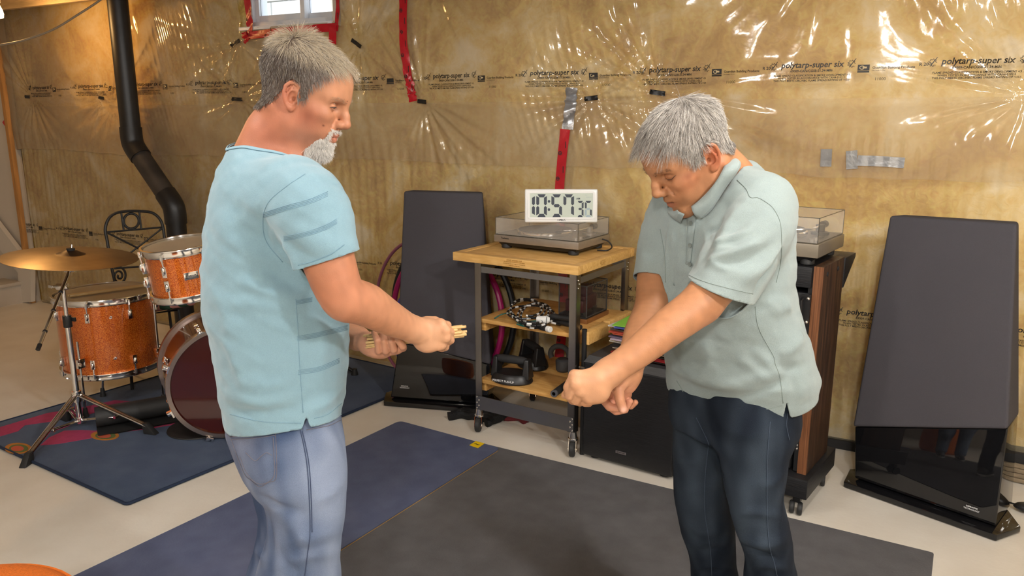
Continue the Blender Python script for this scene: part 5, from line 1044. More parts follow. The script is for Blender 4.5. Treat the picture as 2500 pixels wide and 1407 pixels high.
        for ax in range(3):
            sl = [slice(0, Bn)]*3; s2 = list(sl); s2[ax] = slice(1, Bn+1)
            A_, B_ = S_[(slice(None), *sl)], S_[(slice(None), *s2)]; e = np.argwhere(A_ != B_); J0 = I[e[:, 0]]*Bn+e[:, 1:]; fl = A_[tuple(e.T)]
            u, v = (ax+1) % 3, (ax+2) % 3; q = []
            for du, dv in ((-1, -1), (0, -1), (0, 0), (-1, 0)):
                Jn = J0.copy(); Jn[:, u] += du; Jn[:, v] += dv; q.append(gid(Jn+1))
            q = np.stack(q, 1); ix = np.searchsorted(sid, q); ix = np.minimum(ix, len(sid)-1); ok = (sid[ix] == q).all(1); f = order[ix[ok]]; fl = fl[ok]
            f[~fl] = f[~fl][:, ::-1]; F.append(f)
        return V, np.vstack(F)
def vnormals(V, F):
    n = np.cross(V[F[:, 2]]-V[F[:, 0]], V[F[:, 3]]-V[F[:, 1]]) if F.shape[1] == 4 else np.cross(V[F[:, 1]]-V[F[:, 0]], V[F[:, 2]]-V[F[:, 0]])
    N = np.zeros_like(V)
    for i in range(F.shape[1]): np.add.at(N, F[:, i], n)
    return N/(np.linalg.norm(N, axis=1)[:, None]+1e-12)
def relax(V, F, it=2, lam=0.5):
    E = np.vstack([F[:, [i, (i+1) % 4]] for i in range(4)]); E = np.vstack([E, E[:, ::-1]])
    deg = np.bincount(E[:, 0], minlength=len(V))[:, None]
    for _ in range(it):
        A_ = np.zeros_like(V)
        for c in range(3): A_[:, c] = np.bincount(E[:, 0], weights=V[E[:, 1], c], minlength=len(V))
        V = V+lam*(A_/np.maximum(deg, 1)-V)
    return V
def clip(V, F, c):
    """keep the part of a quad mesh where field c > 0, cutting cleanly along c = 0"""
    ins = c > 0; k = ins[F]; full = F[k.all(1)].tolist(); part = F[k.any(1) & ~k.all(1)]; nv = []; cache = {}; out = full; base = len(V)
    def cut(a, b):
        key = (min(a, b), max(a, b))
        if key not in cache: t = c[a]/(c[a]-c[b]); cache[key] = base+len(nv); nv.append(V[a]+t*(V[b]-V[a]))
        return cache[key]
    for q in part.tolist():
        p = []
        for i in range(len(q)):
            a, b = q[i], q[(i+1) % len(q)]
            if ins[a]: p.append(a)
            if ins[a] != ins[b]: p.append(cut(a, b))
        if len(p) >= 3: out.append(p)
    V2 = np.vstack([V, np.array(nv)]) if nv else V
    E = {}
    for p in out:
        for i in range(len(p)): a, b = p[i], p[(i+1) % len(p)]; k_ = (a, b) if a < b else (b, a); E[k_] = E.get(k_, 0)+1
    bd = np.array([k_ for k_, n_ in E.items() if n_ == 1])
    if len(bd):                                                         # even out the cut edge
        for _ in range(4):
            S1 = np.zeros_like(V2); n1 = np.zeros(len(V2))
            for a, b in ((0, 1), (1, 0)): np.add.at(S1, bd[:, a], V2[bd[:, b]]); np.add.at(n1, bd[:, a], 1)
            m_ = n1 == 2; V2[m_] = 0.4*V2[m_]+0.6*S1[m_]/2
    used = np.zeros(len(V2), bool)
    for p in out: used[p] = True
    mp = np.cumsum(used)-1; return V2[used], [[int(mp[i]) for i in p] for p in out]
def mesh_obj(name, V, F, m, parent, attr=None, thick=0.0, weld=0.0, fill=False):
    loc = np.array(parent.location) if parent is not None else np.zeros(3)
    top = parent
    while top is not None and top.parent: top = top.parent; loc = np.array(top.location)
    me = bpy.data.meshes.new(name); me.from_pydata((np.asarray(V)-loc).tolist(), [], F if isinstance(F, list) else F.tolist())
    me.polygons.foreach_set('use_smooth', np.ones(len(me.polygons), bool)); me.materials.append(m)
    if attr is not None:
        a = me.color_attributes.new('tint', 'FLOAT_COLOR', 'POINT'); c = np.ones((len(V), 4)); c[:, :3] = attr; a.data.foreach_set('color', c.ravel())
    if fill: bm = bmesh.new(); bm.from_mesh(me); bmesh.ops.holes_fill(bm, edges=bm.edges, sides=40); [setattr(f, 'smooth', True) for f in bm.faces]; bm.to_mesh(me); bm.free()
    if weld: bm = bmesh.new(); bm.from_mesh(me); bmesh.ops.remove_doubles(bm, verts=bm.verts, dist=weld); bm.to_mesh(me); bm.free()
    o = bpy.data.objects.new(name, me); COL.objects.link(o); o.parent = parent
    if thick: md = o.modifiers.new('thickness', 'SOLIDIFY'); md.thickness = thick; md.offset = -1.0
    return o
def merge_meshes(*vf):
    Vs, Fs, n = [], [], 0
    for V, F in vf: Vs.append(V); Fs += [[i+n for i in q] for q in (F if isinstance(F, list) else F.tolist())]; n += len(V)
    return np.vstack(Vs), Fs
def bvh(V, F): return BVHTree.FromPolygons([tuple(v) for v in V], F if isinstance(F, list) else F.tolist())
def hit(tree, x, y, off=0.0):
    d = ray(x, y); d = d/np.linalg.norm(d); r = tree.ray_cast(Vector(CAM), Vector(d))
    return None if r[0] is None else np.array(r[0])+np.array(r[1])*off*(1 if r[1].dot(Vector(d)) < 0 else -1)
def folds(V, N, tree, lines):
    """raise or sink fold lines: (pixel polyline, amplitude m, half width m); depth found on the cloth itself"""
    D = np.zeros(len(V))
    for pts, amp, wd in lines:
        Q = [hit(tree, x, y) for x, y in smoothpath(np.array([(x, y, 0) for x, y in pts], float), 5)[:, :2]]; Q = np.array([q for q in Q if q is not None])
        if len(Q) < 2: continue
        lo, hi = Q.min(0)-4*wd, Q.max(0)+4*wd; m = np.where(((V > lo) & (V < hi)).all(1))[0]; P = V[m]; best = np.full(len(m), 1e9); tp = np.zeros(len(m)); L_ = len(Q)-1
        for i in range(L_):
            a, b = Q[i], Q[i+1]; ab = b-a; l2 = ab@ab
            if l2 > 0.06**2 or l2 < 1e-10: continue
            t = np.clip((P-a)@ab/l2, 0, 1); d = ((P-a-t[:, None]*ab)**2).sum(1); s_ = d < best; best[s_] = d[s_]; tp[s_] = (i+t[s_])/L_
        D[m] += amp*np.exp(-best/(2*wd*wd))*np.sin(PI*np.clip(tp*0.9+0.05, 0, 1))**0.6
    return V+N*D[:, None]
def seam(name, tree, lines, r, m, parent, off=0.0008):
    b = MB()
    for pts in lines:
        Q = [hit(tree, x, y, off) for x, y in smoothpath(np.array([(x, y, 0) for x, y in pts], float), 8)[:, :2]]; Q = [q for q in Q if q is not None]
        run = [Q[0]] if Q else []
        for q in Q[1:]:
            if np.linalg.norm(q-run[-1]) > 0.04:
                if len(run) > 2: b.tube(run, r, 5)
                run = [q]
            elif np.linalg.norm(q-run[-1]) > 1e-5: run.append(q)
        if len(run) > 2: b.tube(run, r, 5)
    if b.n: o = b.build(name, m, parent, smooth=False, world=True); o['kind'] = 'stuff'; [setattr(p, 'use_smooth', True) for p in o.data.polygons]; return o
def strands(roots, dirs, lens, head, lift, col, rad, nseg=4, grav=(0, 0, 0), wob=0.0, seed=1, curl=0.0):
    """hair as thin three-sided tubes that follow the head surface at a small height"""
    r = np.random.default_rng(seed); n = len(roots); P = roots.copy(); d = dirs/np.linalg.norm(dirs, axis=1)[:, None]; out = [P.copy()]; g = np.asarray(grav, float)
    for sgi in range(nseg):
        d = d+g*0.25+r.normal(0, wob, (n, 3)); d /= np.linalg.norm(d, axis=1)[:, None]
        Pn = P+d*(lens/nseg)[:, None]; sd, gn = head(Pn); hgt = lift*(0.35+0.65*(sgi+1)/nseg)
        push = np.maximum(hgt-sd, 0); Pn = Pn+gn*push[:, None]; d = Pn-P; d /= np.linalg.norm(d, axis=1)[:, None]+1e-9; P = Pn; out.append(P.copy())
    Q = np.stack(out, 1); T = np.gradient(Q, axis=1); T /= np.linalg.norm(T, axis=2)[..., None]+1e-9
    a = np.cross(T, r.normal(0, 1, (n, 1, 3))); a /= np.linalg.norm(a, axis=2)[..., None]+1e-9; b = np.cross(T, a); rr_ = rad*np.linspace(1, 0.35, nseg+1)[None, :, None]*r.uniform(0.7, 1.3, (n, 1, 1))
    ring = np.stack([Q+rr_*(a*math.cos(t)+b*math.sin(t)) for t in (0, 2.094, 4.189)], 2)
    V = ring.reshape(-1, 3); base = (np.arange(n)*(nseg+1)*3)[:, None, None]; k = (np.arange(nseg)*3)[None, :, None]; j = np.arange(3)[None, None, :]; j2 = (j+1) % 3
    F = np.stack([base+k+j, base+k+j2, base+k+3+j2, base+k+3+j], -1).reshape(-1, 4)
    C = np.repeat(col, (nseg+1)*3, axis=0); return V, F, C
def attr_mat(name, rough=0.5, spec=0.4, sss=0.0, bump=0.0, bscale=200, sheen=0.0, noise=0.0, nscale=60, aniso=False):
    m = mat(name, (0.5, 0.5, 0.5), rough, spec=spec, bump=bump, bscale=bscale, sss=sss, sheen=sheen); nt = m.node_tree; N = nt.nodes; L = nt.links
    a = N.new('ShaderNodeAttribute'); a.attribute_name = 'tint'; s = a.outputs['Color']
    if noise:
        tc = N.new('ShaderNodeTexCoord'); n = N.new('ShaderNodeTexNoise'); n.inputs['Scale'].default_value = nscale; n.inputs['Detail'].default_value = 6; L.new(tc.outputs['Object'], n.inputs['Vector'])
        mr = N.new('ShaderNodeMapRange'); mr.inputs[1].default_value = 0.3; mr.inputs[2].default_value = 0.7; mr.inputs[3].default_value = 1-noise; mr.inputs[4].default_value = 1+noise; L.new(n.outputs['Fac'], mr.inputs[0])
        mx = N.new('ShaderNodeMix'); mx.data_type = 'RGBA'; mx.blend_type = 'MULTIPLY'; mx.inputs[0].default_value = 1.0; L.new(s, mx.inputs[6]); L.new(mr.outputs[0], mx.inputs[7]); s = mx.outputs[2]
    L.new(s, N['Principled BSDF'].inputs['Base Color']); return m
# ------------------------------------------------------------------ head in its own frame: origin between the ears, x forward, y left, z up (metres)
def add_head(B, T, o=None):
    o = o or {}; B.T = T; g = lambda k, d: o.get(k, d)
    B.ell((-0.006, 0, 0.052), (0.098, 0.076, 0.079), k=0.02)
    B.ell((0.034, 0, 0.045), (0.066, 0.065, 0.062), k=0.03)
    B.ell((0.040, 0, -0.018), (0.054, 0.058, 0.066), k=0.03)
    for s in (-1, 1):
        B.cap((0.012, s*0.049, -0.052), (0.080, s*0.014, -0.086), 0.018, 0.017, k=0.025)
        B.cap((0.006, s*0.054, -0.005), (0.012, s*0.050, -0.052), 0.018, 0.017, k=0.02)
        B.ell((0.062, s*0.043, -0.008), (0.030, 0.021, 0.019), k=0.02)
        B.ell((0.066, s*0.030, -0.040), (0.026, 0.022, 0.026), k=0.02)
    B.ell((0.087, 0, -0.086), (0.0175, 0.021, 0.0155), k=0.02)
    B.ell((0.078, 0, -0.044), (0.030, 0.031, 0.030), k=0.02)
    for s in (-1, 1): B.cap((0.090, s*0.010, 0.036), (0.070, s*0.048, 0.034), 0.0125, 0.010, k=0.015)
    for s in (-1, 1): B.ell((0.099, s*0.032, 0.016), (0.021, 0.018, 0.0125), k=0.010, mode=-1)
    for s in (-1, 1): B.ell((0.0765, s*0.0325, 0.0165), (0.0142, 0.0160, 0.0136), k=0.003)              # lids over the eyeball
    B.cap((0.096, 0, 0.027), (0.110, 0, 0.004), 0.0080, 0.0085, k=0.012)
    B.cap((0.110, 0, 0.004), (0.1165, 0, -0.010), 0.0090, 0.0105, k=0.008)
    B.ell((0.1165, 0, -0.012), (0.0115, 0.0120, 0.0100), k=0.006)
    for s in (-1, 1): B.ell((0.1055, s*0.0125, -0.0165), (0.0120, 0.0072, 0.0085), k=0.006)
    B.cap((0.112, 0, -0.020), (0.103, 0, -0.028), 0.005, 0.005, k=0.006)
    for s in (-1, 1): B.ell((0.1085, s*0.0068, -0.0262), (0.0060, 0.0032, 0.0040), k=0.002, mode=-1)
    for s in (-1, 1):
        B.cap((0.1055, s*0.004, -0.0405), (0.092, s*0.024, -0.0475), 0.0062, 0.0035, k=0.006)
        B.cap((0.1035, s*0.003, -0.0545), (0.091, s*0.023, -0.0490), 0.0070, 0.0035, k=0.006)
        op = g('open', 0.0)
        B.cap((0.113, s*0.002, -0.0475-op*0.4), (0.094, s*0.0255, -0.0485+g('smile', 0)), 0.0012+op, 0.0010+op*0.5, k=0.002, mode=-1)
        B.cap((0.098, s*0.0215, -0.014), (0.084, s*0.036, -0.050), 0.0022, 0.0018, k=g('nl', 0.006), mode=-1)
        sl = g('slit', 0.0026); lz = g('lid', 0.0)
        if sl > 0:
            for j in range(8):
                t0 = -1+j*0.25; t1 = t0+0.25; q = lambda t: (0.0765+0.0150*math.cos(t*0.95)*math.cos(lz*60), s*(0.0325+0.0148*math.sin(t*0.95)), 0.0150+lz-0.0012*t*t); ra = lambda t: max(0.0004, sl*(1-t*t)**0.7)
                B.cap(q(t0), q(t1), ra(t0), ra(t1), k=0.0008, mode=-1)
        else:
            B.cap((0.0925, s*0.021, 0.011+lz), (0.0925, s*0.034, 0.0095+lz), 0.0011, 0.0013, k=0.0015, mode=-1); B.cap((0.0925, s*0.034, 0.0095+lz), (0.084, s*0.048, 0.0125+lz), 0.0013, 0.0010, k=0.0015, mode=-1)
        B.cap((0.090, s*0.022, 0.0255), (0.082, s*0.046, 0.0235), 0.0012, 0.001, k=0.004, mode=-1)          # lid crease
        for q in range(g('crows', 2)): B.cap((0.074-0.004*q, s*0.052, 0.016-0.006*q), (0.060-0.004*q, s*0.062, 0.020-0.012*q), 0.0012, 0.0008, k=g('crow', 0.004), mode=-1)
        # ear
        e = math.radians(g('ear', 26)); ca, sa = math.cos(e), math.sin(e); Re = np.array([[ca, s*sa, 0.0], [-s*sa, ca, 0.0], [0, 0, 1.0]]); es = g('ears', 1.0)
        ey = lambda x, n, z: ((x*ca+n*sa)*es-0.002-z*0.16*es+g('earx', 0.0), s*(0.0725+(-x*sa+n*ca)*es), z*es+0.003+x*0.10)
        B.cap(ey(-0.004, -0.006, 0.018), ey(-0.004, -0.006, -0.014), 0.009, 0.008, k=0.010)
        B.ell(ey(-0.013, 0.000, 0.004), (0.0185*es, 0.0036*es, 0.029*es), Re, k=0.003)
        rim = [(0.005, 0.002), (0.003, 0.012), (0.004, 0.022), (0.0, 0.0315), (-0.010, 0.0365), (-0.021, 0.0345), (-0.0295, 0.025), (-0.0315, 0.009), (-0.028, -0.007), (-0.021, -0.019), (-0.012, -0.027)]
        B.chain([ey(x, 0.0052, z) for x, z in rim], [0.0022, 0.0026, 0.0030, 0.0034, 0.0038, 0.0040, 0.0040, 0.0036, 0.0034, 0.0038, 0.0050], k=0.0018)
        B.ell(ey(-0.0065, 0.0035, -0.0265), (0.0080, 0.0045, 0.0090), Re, k=0.004)
        B.chain([ey(x, 0.0058, z) for x, z in ((-0.006, 0.019), (-0.016, 0.0165), (-0.0215, 0.006), (-0.020, -0.006), (-0.012, -0.0155), (-0.004, -0.0165))], [0.0022, 0.0030, 0.0034, 0.0034, 0.0032, 0.0026], k=0.0018)
        B.chain([ey(x, 0.0050, z) for x, z in ((-0.017, 0.015), (-0.014, 0.026))], [0.0030, 0.0024], k=0.002)
        B.ell(ey(-0.0095, 0.0068, 0.001), (0.0085, 0.0075, 0.0130), Re, k=0.002, mode=-1)
        B.ell(ey(-0.0035, 0.000, -0.003), (0.0045, 0.008, 0.0048), Re, k=0.002, mode=-1)
        B.ell(ey(0.0045, 0.0045, -0.004), (0.0042, 0.0042, 0.0068), Re, k=0.0025)
    B.T = None
def head_frame(ear_px, Hd, dd, face, pitch, roll=0.0, scale=1.0):
    """face: horizontal unit vector of gaze azimuth; pitch: radians downward"""
    o = vp(*ear_px, Hd, dd); f = np.asarray(face, float); f = f/np.linalg.norm(f); z = np.array([0, 0, 1.0]); x = f*math.cos(pitch)-z*math.sin(pitch); y = np.cross(z, f)
    zz = np.cross(x, y); c, s_ = math.cos(roll), math.sin(roll); y, zz = y*c+zz*s_, zz*c-y*s_
    return (np.stack([x, y, zz], 1), o, scale)
def vp(x, y, Hd, dd=0.0): d = ray(x, y); return CAM+d*((Hd+dd)/(d@HF))
def head_sdf(B):
    def f(P):
        e = 0.0015; n = len(P)
        def ev(Q): return B.eval(Q[:, None, :], Q, 0.002)[:, 0]
        d = ev(P); g = np.stack([ev(P+np.eye(3)[i]*e)-d for i in range(3)], 1); return d, g/(np.linalg.norm(g, axis=1)[:, None]+1e-9)
    return f
def to_local(T, P): R, o, s = T; return ((P-o)@R)/s
def to_world(T, P): R, o, s = T; return o+(np.asarray(P)*s)@R.T
def lashes(T, parent, hs, line, col, r=0.0007):
    for s in (-1, 1):
        P = to_world(T, smoothpath(np.array([(x, s*y, z) for x, y, z in line]), 5))
        for _ in range(3): d, g = hs(P); P = P-g*(d-0.0004)[:, None]
        b = MB(); b.tube(P, np.interp(np.linspace(0, 1, len(P)), [0, 0.3, 0.8, 1], [r*0.5, r, r*1.3, r*0.5]), 6); b.build('eyelashes', mat('lash', col, 0.7), parent, world=True)
def eyes(T, parent, iris, look):
    for s in (-1, 1):
        c = to_world(T, (0.0765, s*0.0325, 0.0165)); r = 0.0122*T[2]; b = MB(); b.ell(c, (r, r*1.12, r), T[0], 20, 14); e = b.build('eye', mat('eye_white', (0.62, 0.58, 0.54), 0.12), parent, world=True)
        d = T[0]@np.array([1.0, s*look[0], look[1]]); d /= np.linalg.norm(d); u, v, _ = ax3(d)
        b = MB(); b.lathe([(0.0, r*1.10), (r*0.45, r*1.05), (r*0.62, r*0.90)], c, d, 20); b.build('iris', mat('iris', iris, 0.1), e, world=True)
# ================================================================== left man: pale blue T-shirt, grey hair, white goatee
def smoothstep(a, b, x): t = np.clip((x-a)/(b-a), 0, 1); return t*t*(3-2*t)
def fnoise(P, f, seed):
    r = np.random.default_rng(seed); s = np.zeros(len(P))
    for k in range(8): d = r.normal(0, 1, 3); d /= np.linalg.norm(d); s += np.sin(P@d*f*r.uniform(0.6, 1.7)+r.uniform(0, 6.28))
    return s/4
HL = 1.76; AL = math.radians(17)
L_ = lambda x, y, dd=0.0: vp(x, y, HL, dd)
fL = RT*math.cos(AL)+HF*math.sin(AL); lL = RT*math.sin(AL)-HF*math.cos(AL); UZ = np.array([0, 0, 1.0])        # facing, towards his right side (near), up
gL = L_(700, 1200); manL = thing('person', 'grey-haired man with white goatee, pale blue T-shirt and faded jeans, holding sticks', 'person', (gL[0], gL[1], 0))
T1 = head_frame((733, 238), HL, -0.005, RT*math.cos(math.radians(4))-HF*math.sin(math.radians(4)), math.radians(25), 0.0, 0.975)
B1 = Body(); add_head(B1, T1, dict(nl=0.006, slit=0.0021, crows=0, smile=-0.002, ears=0.84, earx=0.016))
# neck, throat, chest stub
B1.cap(L_(655, 395, 0.0), to_world(T1, (-0.016, 0, -0.018)), 0.062, 0.055, k=0.03)
B1.cap(L_(700, 400, 0.0), to_world(T1, (0.012, 0, -0.055)), 0.050, 0.046, k=0.03)
B1.cap(L_(735, 415, -0.02), to_world(T1, (-0.03, -0.050, -0.035)), 0.013, 0.016, k=0.03)                        # neck muscle
B1.cap(L_(630, 410, 0.0), L_(662, 335, 0.0), 0.060, 0.054, k=0.04)
B1.ell(L_(670, 478, 0.0), (0.082, 0.09, 0.09), k=0.05)
shR, elR, wrR = L_(748, 500, -0.195), L_(834, 716, -0.205), L_(1012, 806, -0.045)
shL, elL, wrL = L_(650, 490, 0.19), L_(760, 745, 0.215), L_(872, 826, 0.085)
B1.cap(L_(668, 475, -0.02), shR, 0.08, 0.062, k=0.05); B1.cap(L_(668, 475, 0.02), shL, 0.08, 0.062, k=0.05)
B1.chain([shR, L_(793, 610, -0.205), elR, L_(895, 745, -0.160), L_(958, 781, -0.095), wrR], [0.060, 0.055, 0.0475, 0.0460, 0.0375, 0.0285], k=0.02, sub=5)
B1.ell(elR+(-UP*0.018+RT*0.004), (0.028, 0.028, 0.028), k=0.03)
B1.chain([shL, L_(705, 620, 0.205), elL, L_(810, 785, 0.15), wrL], [0.058, 0.050, 0.044, 0.042, 0.028], k=0.02, sub=5)
# right hand: back of the fist towards us, fingers wrapped round the sticks from above
hr = lambda x, y, dd=0.0: L_(x, y, -0.024+dd)
B1.cap(wrR, hr(1040, 812, -0.004), 0.026, 0.028, k=0.02)
for (mx, my, md), rad in zip(((1074, 791, -0.006), (1085, 806, -0.012), (1086, 824, -0.011), (1076, 842, -0.004)), (0.0125, 0.0125, 0.0120, 0.0115)):
    B1.cap(hr(1030, 800+(my-791)*0.55, -0.002), hr(mx, my, md), 0.0175, rad, k=0.014)
for pts, r0 in (([(1074, 791, -0.006), (1092, 794, 0.014), (1084, 803, 0.034), (1066, 812, 0.034)], 0.0100), ([(1085, 806, -0.012), (1100, 812, 0.014), (1090, 822, 0.034), (1072, 826, 0.034)], 0.0102),
                ([(1086, 824, -0.011), (1100, 831, 0.012), (1090, 838, 0.032), (1072, 838, 0.034)], 0.0098), ([(1076, 842, -0.004), (1088, 848, 0.014), (1078, 852, 0.030), (1064, 848, 0.032)], 0.0088)):
    B1.chain([hr(*p) for p in pts], [r0*1.1, r0, r0*0.92, r0*0.82], k=0.004)
for x, y, d in ((1077, 790, -0.010), (1088, 806, -0.015), (1090, 825, -0.013), (1080, 843, -0.007)): B1.ell(hr(x, y, d), (0.0085, 0.0085, 0.0085), k=0.008)
B1.chain([hr(1022, 797, 0.004), hr(1042, 785, 0.010), hr(1062, 783, 0.022), hr(1078, 790, 0.034)], [0.015, 0.0125, 0.0105, 0.009], k=0.008)
B1.ell(hr(1042, 842, -0.002), (0.024, 0.020, 0.018), k=0.02)
# left hand: palm under the sticks, four fingers curled up on our side
hl = lambda x, y, dd=0.0: L_(x, y, 0.018+dd)
B1.chain([wrL, hl(896, 836, 0.03), hl(930, 850, 0.022)], [0.024, 0.026, 0.026], k=0.02)
B1.cap(hl(905, 846, 0.018), hl(968, 846, 0.010), 0.020, 0.018, k=0.02); B1.cap(hl(915, 856, 0.002), hl(968, 848, 0.0), 0.014, 0.012, k=0.015)
for (x0, y0, x1, y1, x2, y2), r0 in zip(((925, 862, 921, 832, 914, 815), (943, 862, 938, 833, 934, 817), (962, 858, 956, 834, 951, 819), (984, 850, 974, 832, 968, 820)), (0.0072, 0.0079, 0.0082, 0.0082)):
    B1.chain([hl(x0, y0, 0.004), hl(x0-1, y0-5, -0.024), hl(x1, y1, -0.036), hl(x2, y2, -0.020), hl(x2-2, y2-2, 0.004)], [r0*1.15, r0*1.12, r0*1.02, r0*0.95, r0*0.80], k=0.0022)
B1.chain([hl(905, 832, 0.030), hl(940, 818, 0.030), hl(968, 814, 0.020), hl(990, 820, 0.004)], [0.016, 0.0125, 0.0105, 0.0085], k=0.008)
V, F = B1.mesh(0.00222); V = relax(V, F, 1, 0.4); N = vnormals(V, F)
# skin colouring, by where it is on the body
loc = to_local(T1, V); hd = smoothstep(0.16, 0.13, np.linalg.norm(loc-np.array([0.01, 0, 0.02]), axis=1)); base = np.array(lin('B58060')); red = np.array(lin('A45C46')); lip = np.array(lin('B0645A')); pale = np.array(lin('DDAE88'))
C = np.tile(base, (len(V), 1)); mixc = lambda C, c, t: C+(np.asarray(c)-C)*np.clip(t, 0, 1)[:, None]
bl = lambda P, c, r: np.exp(-(((P-np.array(c))/np.array(r))**2).sum(1))
C = mixc(C, red, 0.75*smoothstep(L_(700, 270)[2], L_(700, 330)[2], V[:, 2])*(V[:, 2] > 1.4)*0+0.7*bl(V, L_(660, 330, -0.05), (0.12, 0.12, 0.10)))
al = np.abs(loc[:, 1]); LS = np.stack([loc[:, 0], al, loc[:, 2]], 1)
C = mixc(C, red, 0.65*bl(LS, (0.05, 0.06, -0.02), (0.035, 0.03, 0.03))*hd); C = mixc(C, red, 0.8*bl(LS, (-0.015, 0.085, 0.0), (0.03, 0.02, 0.04))*hd)
C = mixc(C, lip, 0.9*bl(LS, (0.103, 0.0, -0.0475), (0.010, 0.020, 0.010))*hd); C = mixc(C, red, 0.35*bl(LS, (0.118, 0, -0.012), (0.014, 0.016, 0.012))*hd)
C = mixc(C, lin('8A6A5A'), 0.35*bl(LS, (0.055, 0.045, -0.07), (0.045, 0.03, 0.022))*hd)
C = mixc(C, red, 0.45*bl(V, L_(810, 680, -0.22), (0.09, 0.09, 0.10))); C = mixc(C, pale, 0.55*bl(V, L_(1050, 820, -0.03), (0.08, 0.08, 0.07))); C = mixc(C, lin('D49A80'), 0.7*bl(V, L_(935, 840, 0.02), (0.09, 0.06, 0.06)))
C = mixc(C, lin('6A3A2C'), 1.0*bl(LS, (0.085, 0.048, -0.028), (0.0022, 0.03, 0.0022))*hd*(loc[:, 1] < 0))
C *= (1+0.06*fnoise(V, 260, 3)+0.05*fnoise(V, 90, 4))[:, None]
m_skin1 = attr_mat('skin_left_man', 0.48, 0.35, sss=0.10, bump=0.12, bscale=420)
body1 = mesh_obj('body', V, F, m_skin1, manL, np.clip(C, 0, 1), fill=True); eyes(T1, body1, (0.05, 0.035, 0.03), (0.0, -0.16))
hsdf = head_sdf(B1)
lashes(T1, body1, hsdf, [(0.090, 0.0195, 0.0150), (0.0918, 0.026, 0.0178), (0.0918, 0.034, 0.0180), (0.088, 0.042, 0.0165), (0.082, 0.0475, 0.0135)], (0.06, 0.04, 0.035), 0.0008)
lashes(T1, body1, hsdf, [(0.090, 0.022, 0.0122), (0.0915, 0.032, 0.0112), (0.086, 0.044, 0.0118)], (0.30, 0.16, 0.12), 0.0005)
def scalp(T, cond, n, seed, hs):
    r = np.random.default_rng(seed); out = []
    while sum(map(len, out)) < n:
        d = r.normal(0, 1, (n*2, 3)); d /= np.linalg.norm(d, axis=1)[:, None]; q = np.array([-0.005, 0, 0.035])+d*np.array([0.105, 0.085, 0.105]); P = to_world(T, q)
        for _ in range(4): s, g = hs(P); P = P-g*s[:, None]
        k = cond(to_local(T, P)) & (np.abs(hs(P)[0]) < 0.004); out.append(P[k])
    return np.vstack(out)[:n]
def hair_mesh(name, parts, m, parent):
    Vs, Fs, Cs, n = [], [], [], 0
    for V, F, C in parts: Vs.append(V); Fs.append(F+n); Cs.append(C); n += len(V)
    o = mesh_obj(name, np.vstack(Vs), np.vstack(Fs), m, parent, np.vstack(Cs)); o['kind'] = 'stuff'; return o
def cap_mesh(T, B, cond, h, grow, col):
    """thin under-layer of hair: the head surface inside the hairline, slightly grown"""
    HB = Body(); HB.ops = [o for o in B.ops]; V, F = HB.mesh(h); m = (np.linalg.norm(V-T[1], axis=1) < 0.19)[F].all(1); F = F[m]; u, inv = np.unique(F, return_inverse=True); V = V[u]; F = inv.reshape(F.shape)
    N = vnormals(V, F); c = cond(to_local(T, V)).astype(float)
    k = c[F].all(1); F = F[k]; u, inv = np.unique(F, return_inverse=True); V = V[u]; N = N[u]; F = inv.reshape(F.shape); return V+N*grow, F, np.tile(np.asarray(col), (len(V), 1))
def cond1(p):
    x, y, z = p.T; front = np.interp(z, [-0.01, 0.0, 0.034, 0.061, 0.100, 0.13], [0.030, 0.036, 0.036, 0.050, 0.062, 0.075]); low = np.interp(x, [-0.11, -0.085, -0.065, -0.040, -0.022, -0.012, 0.014, 0.020, 0.04], [-0.050, -0.058, -0.055, -0.042, -0.01, 0.034, 0.036, 0.0, 0.0])
    return (x < front) & (z > low)
R1 = scalp(T1, cond1, 16000, 21, hsdf); lc = to_local(T1, R1); s_, g_ = hsdf(R1); rg = np.random.default_rng(2)
wh = np.array([-0.062, 0.012, 0.092]); d = lc-wh; d[:, 2] -= 0.02+0.5*np.abs(lc[:, 1])*(lc[:, 2] < 0.10); tuft = np.exp(-((lc-np.array([-0.060, 0, 0.112]))**2).sum(1)/(2*0.026**2))
top = smoothstep(0.075, 0.105, lc[:, 2]); d[:, 0] += 0.05*top*(lc[:, 0] > -0.05); d /= np.linalg.norm(d, axis=1)[:, None]+1e-9
gl = g_@T1[0]; d = d-gl*(d*gl).sum(1)[:, None]; d += gl*(0.05+0.05*top+0.55*tuft)[:, None]+rg.normal(0, 0.11, d.shape); d[:, 0] -= 0.5*tuft
ln = 0.012+0.022*top+0.010*smoothstep(0.02, 0.07, lc[:, 2])*(1-top)+0.008*(lc[:, 0] > 0.03)*top; ln *= rg.uniform(0.75, 1.2, len(ln))
cg = np.array(lin('4A3F39')); tg_ = np.array(lin('CCBDA4')); gy = np.array(lin('8E827A')); col = np.tile(cg, (len(lc), 1)); tt_ = np.clip(top*1.1+0.25*rg.normal(0, 1, len(lc)), 0, 1); col = mixc(col, tg_, tt_)  # blond-grey crown, paler still with the overhead light put into its colour
tmp = smoothstep(-0.01, 0.03, lc[:, 0])*(1-top); col = mixc(col, gy, np.clip(tmp+0.25*rg.normal(0, 1, len(lc)), 0, 1)); col = mixc(col, (0.55, 0.52, 0.48), (rg.uniform(0, 1, len(lc)) < 0.14)*0.7); col *= rg.uniform(0.85, 1.15, (len(lc), 1))
hp = strands(R1, d@T1[0].T, ln, hsdf, 0.0040, col, 0.00030, 3, (0, 0, -0.35), 0.06, 5)
hp[0][:] = hp[0]
m_hair = attr_mat('hair_fibre', 0.6, 0.15)
cap1 = cap_mesh(T1, B1, cond1, 0.0048, 0.0024, lin('5A4E46'))
hair_mesh('hair', [cap1, hp], m_hair, manL)
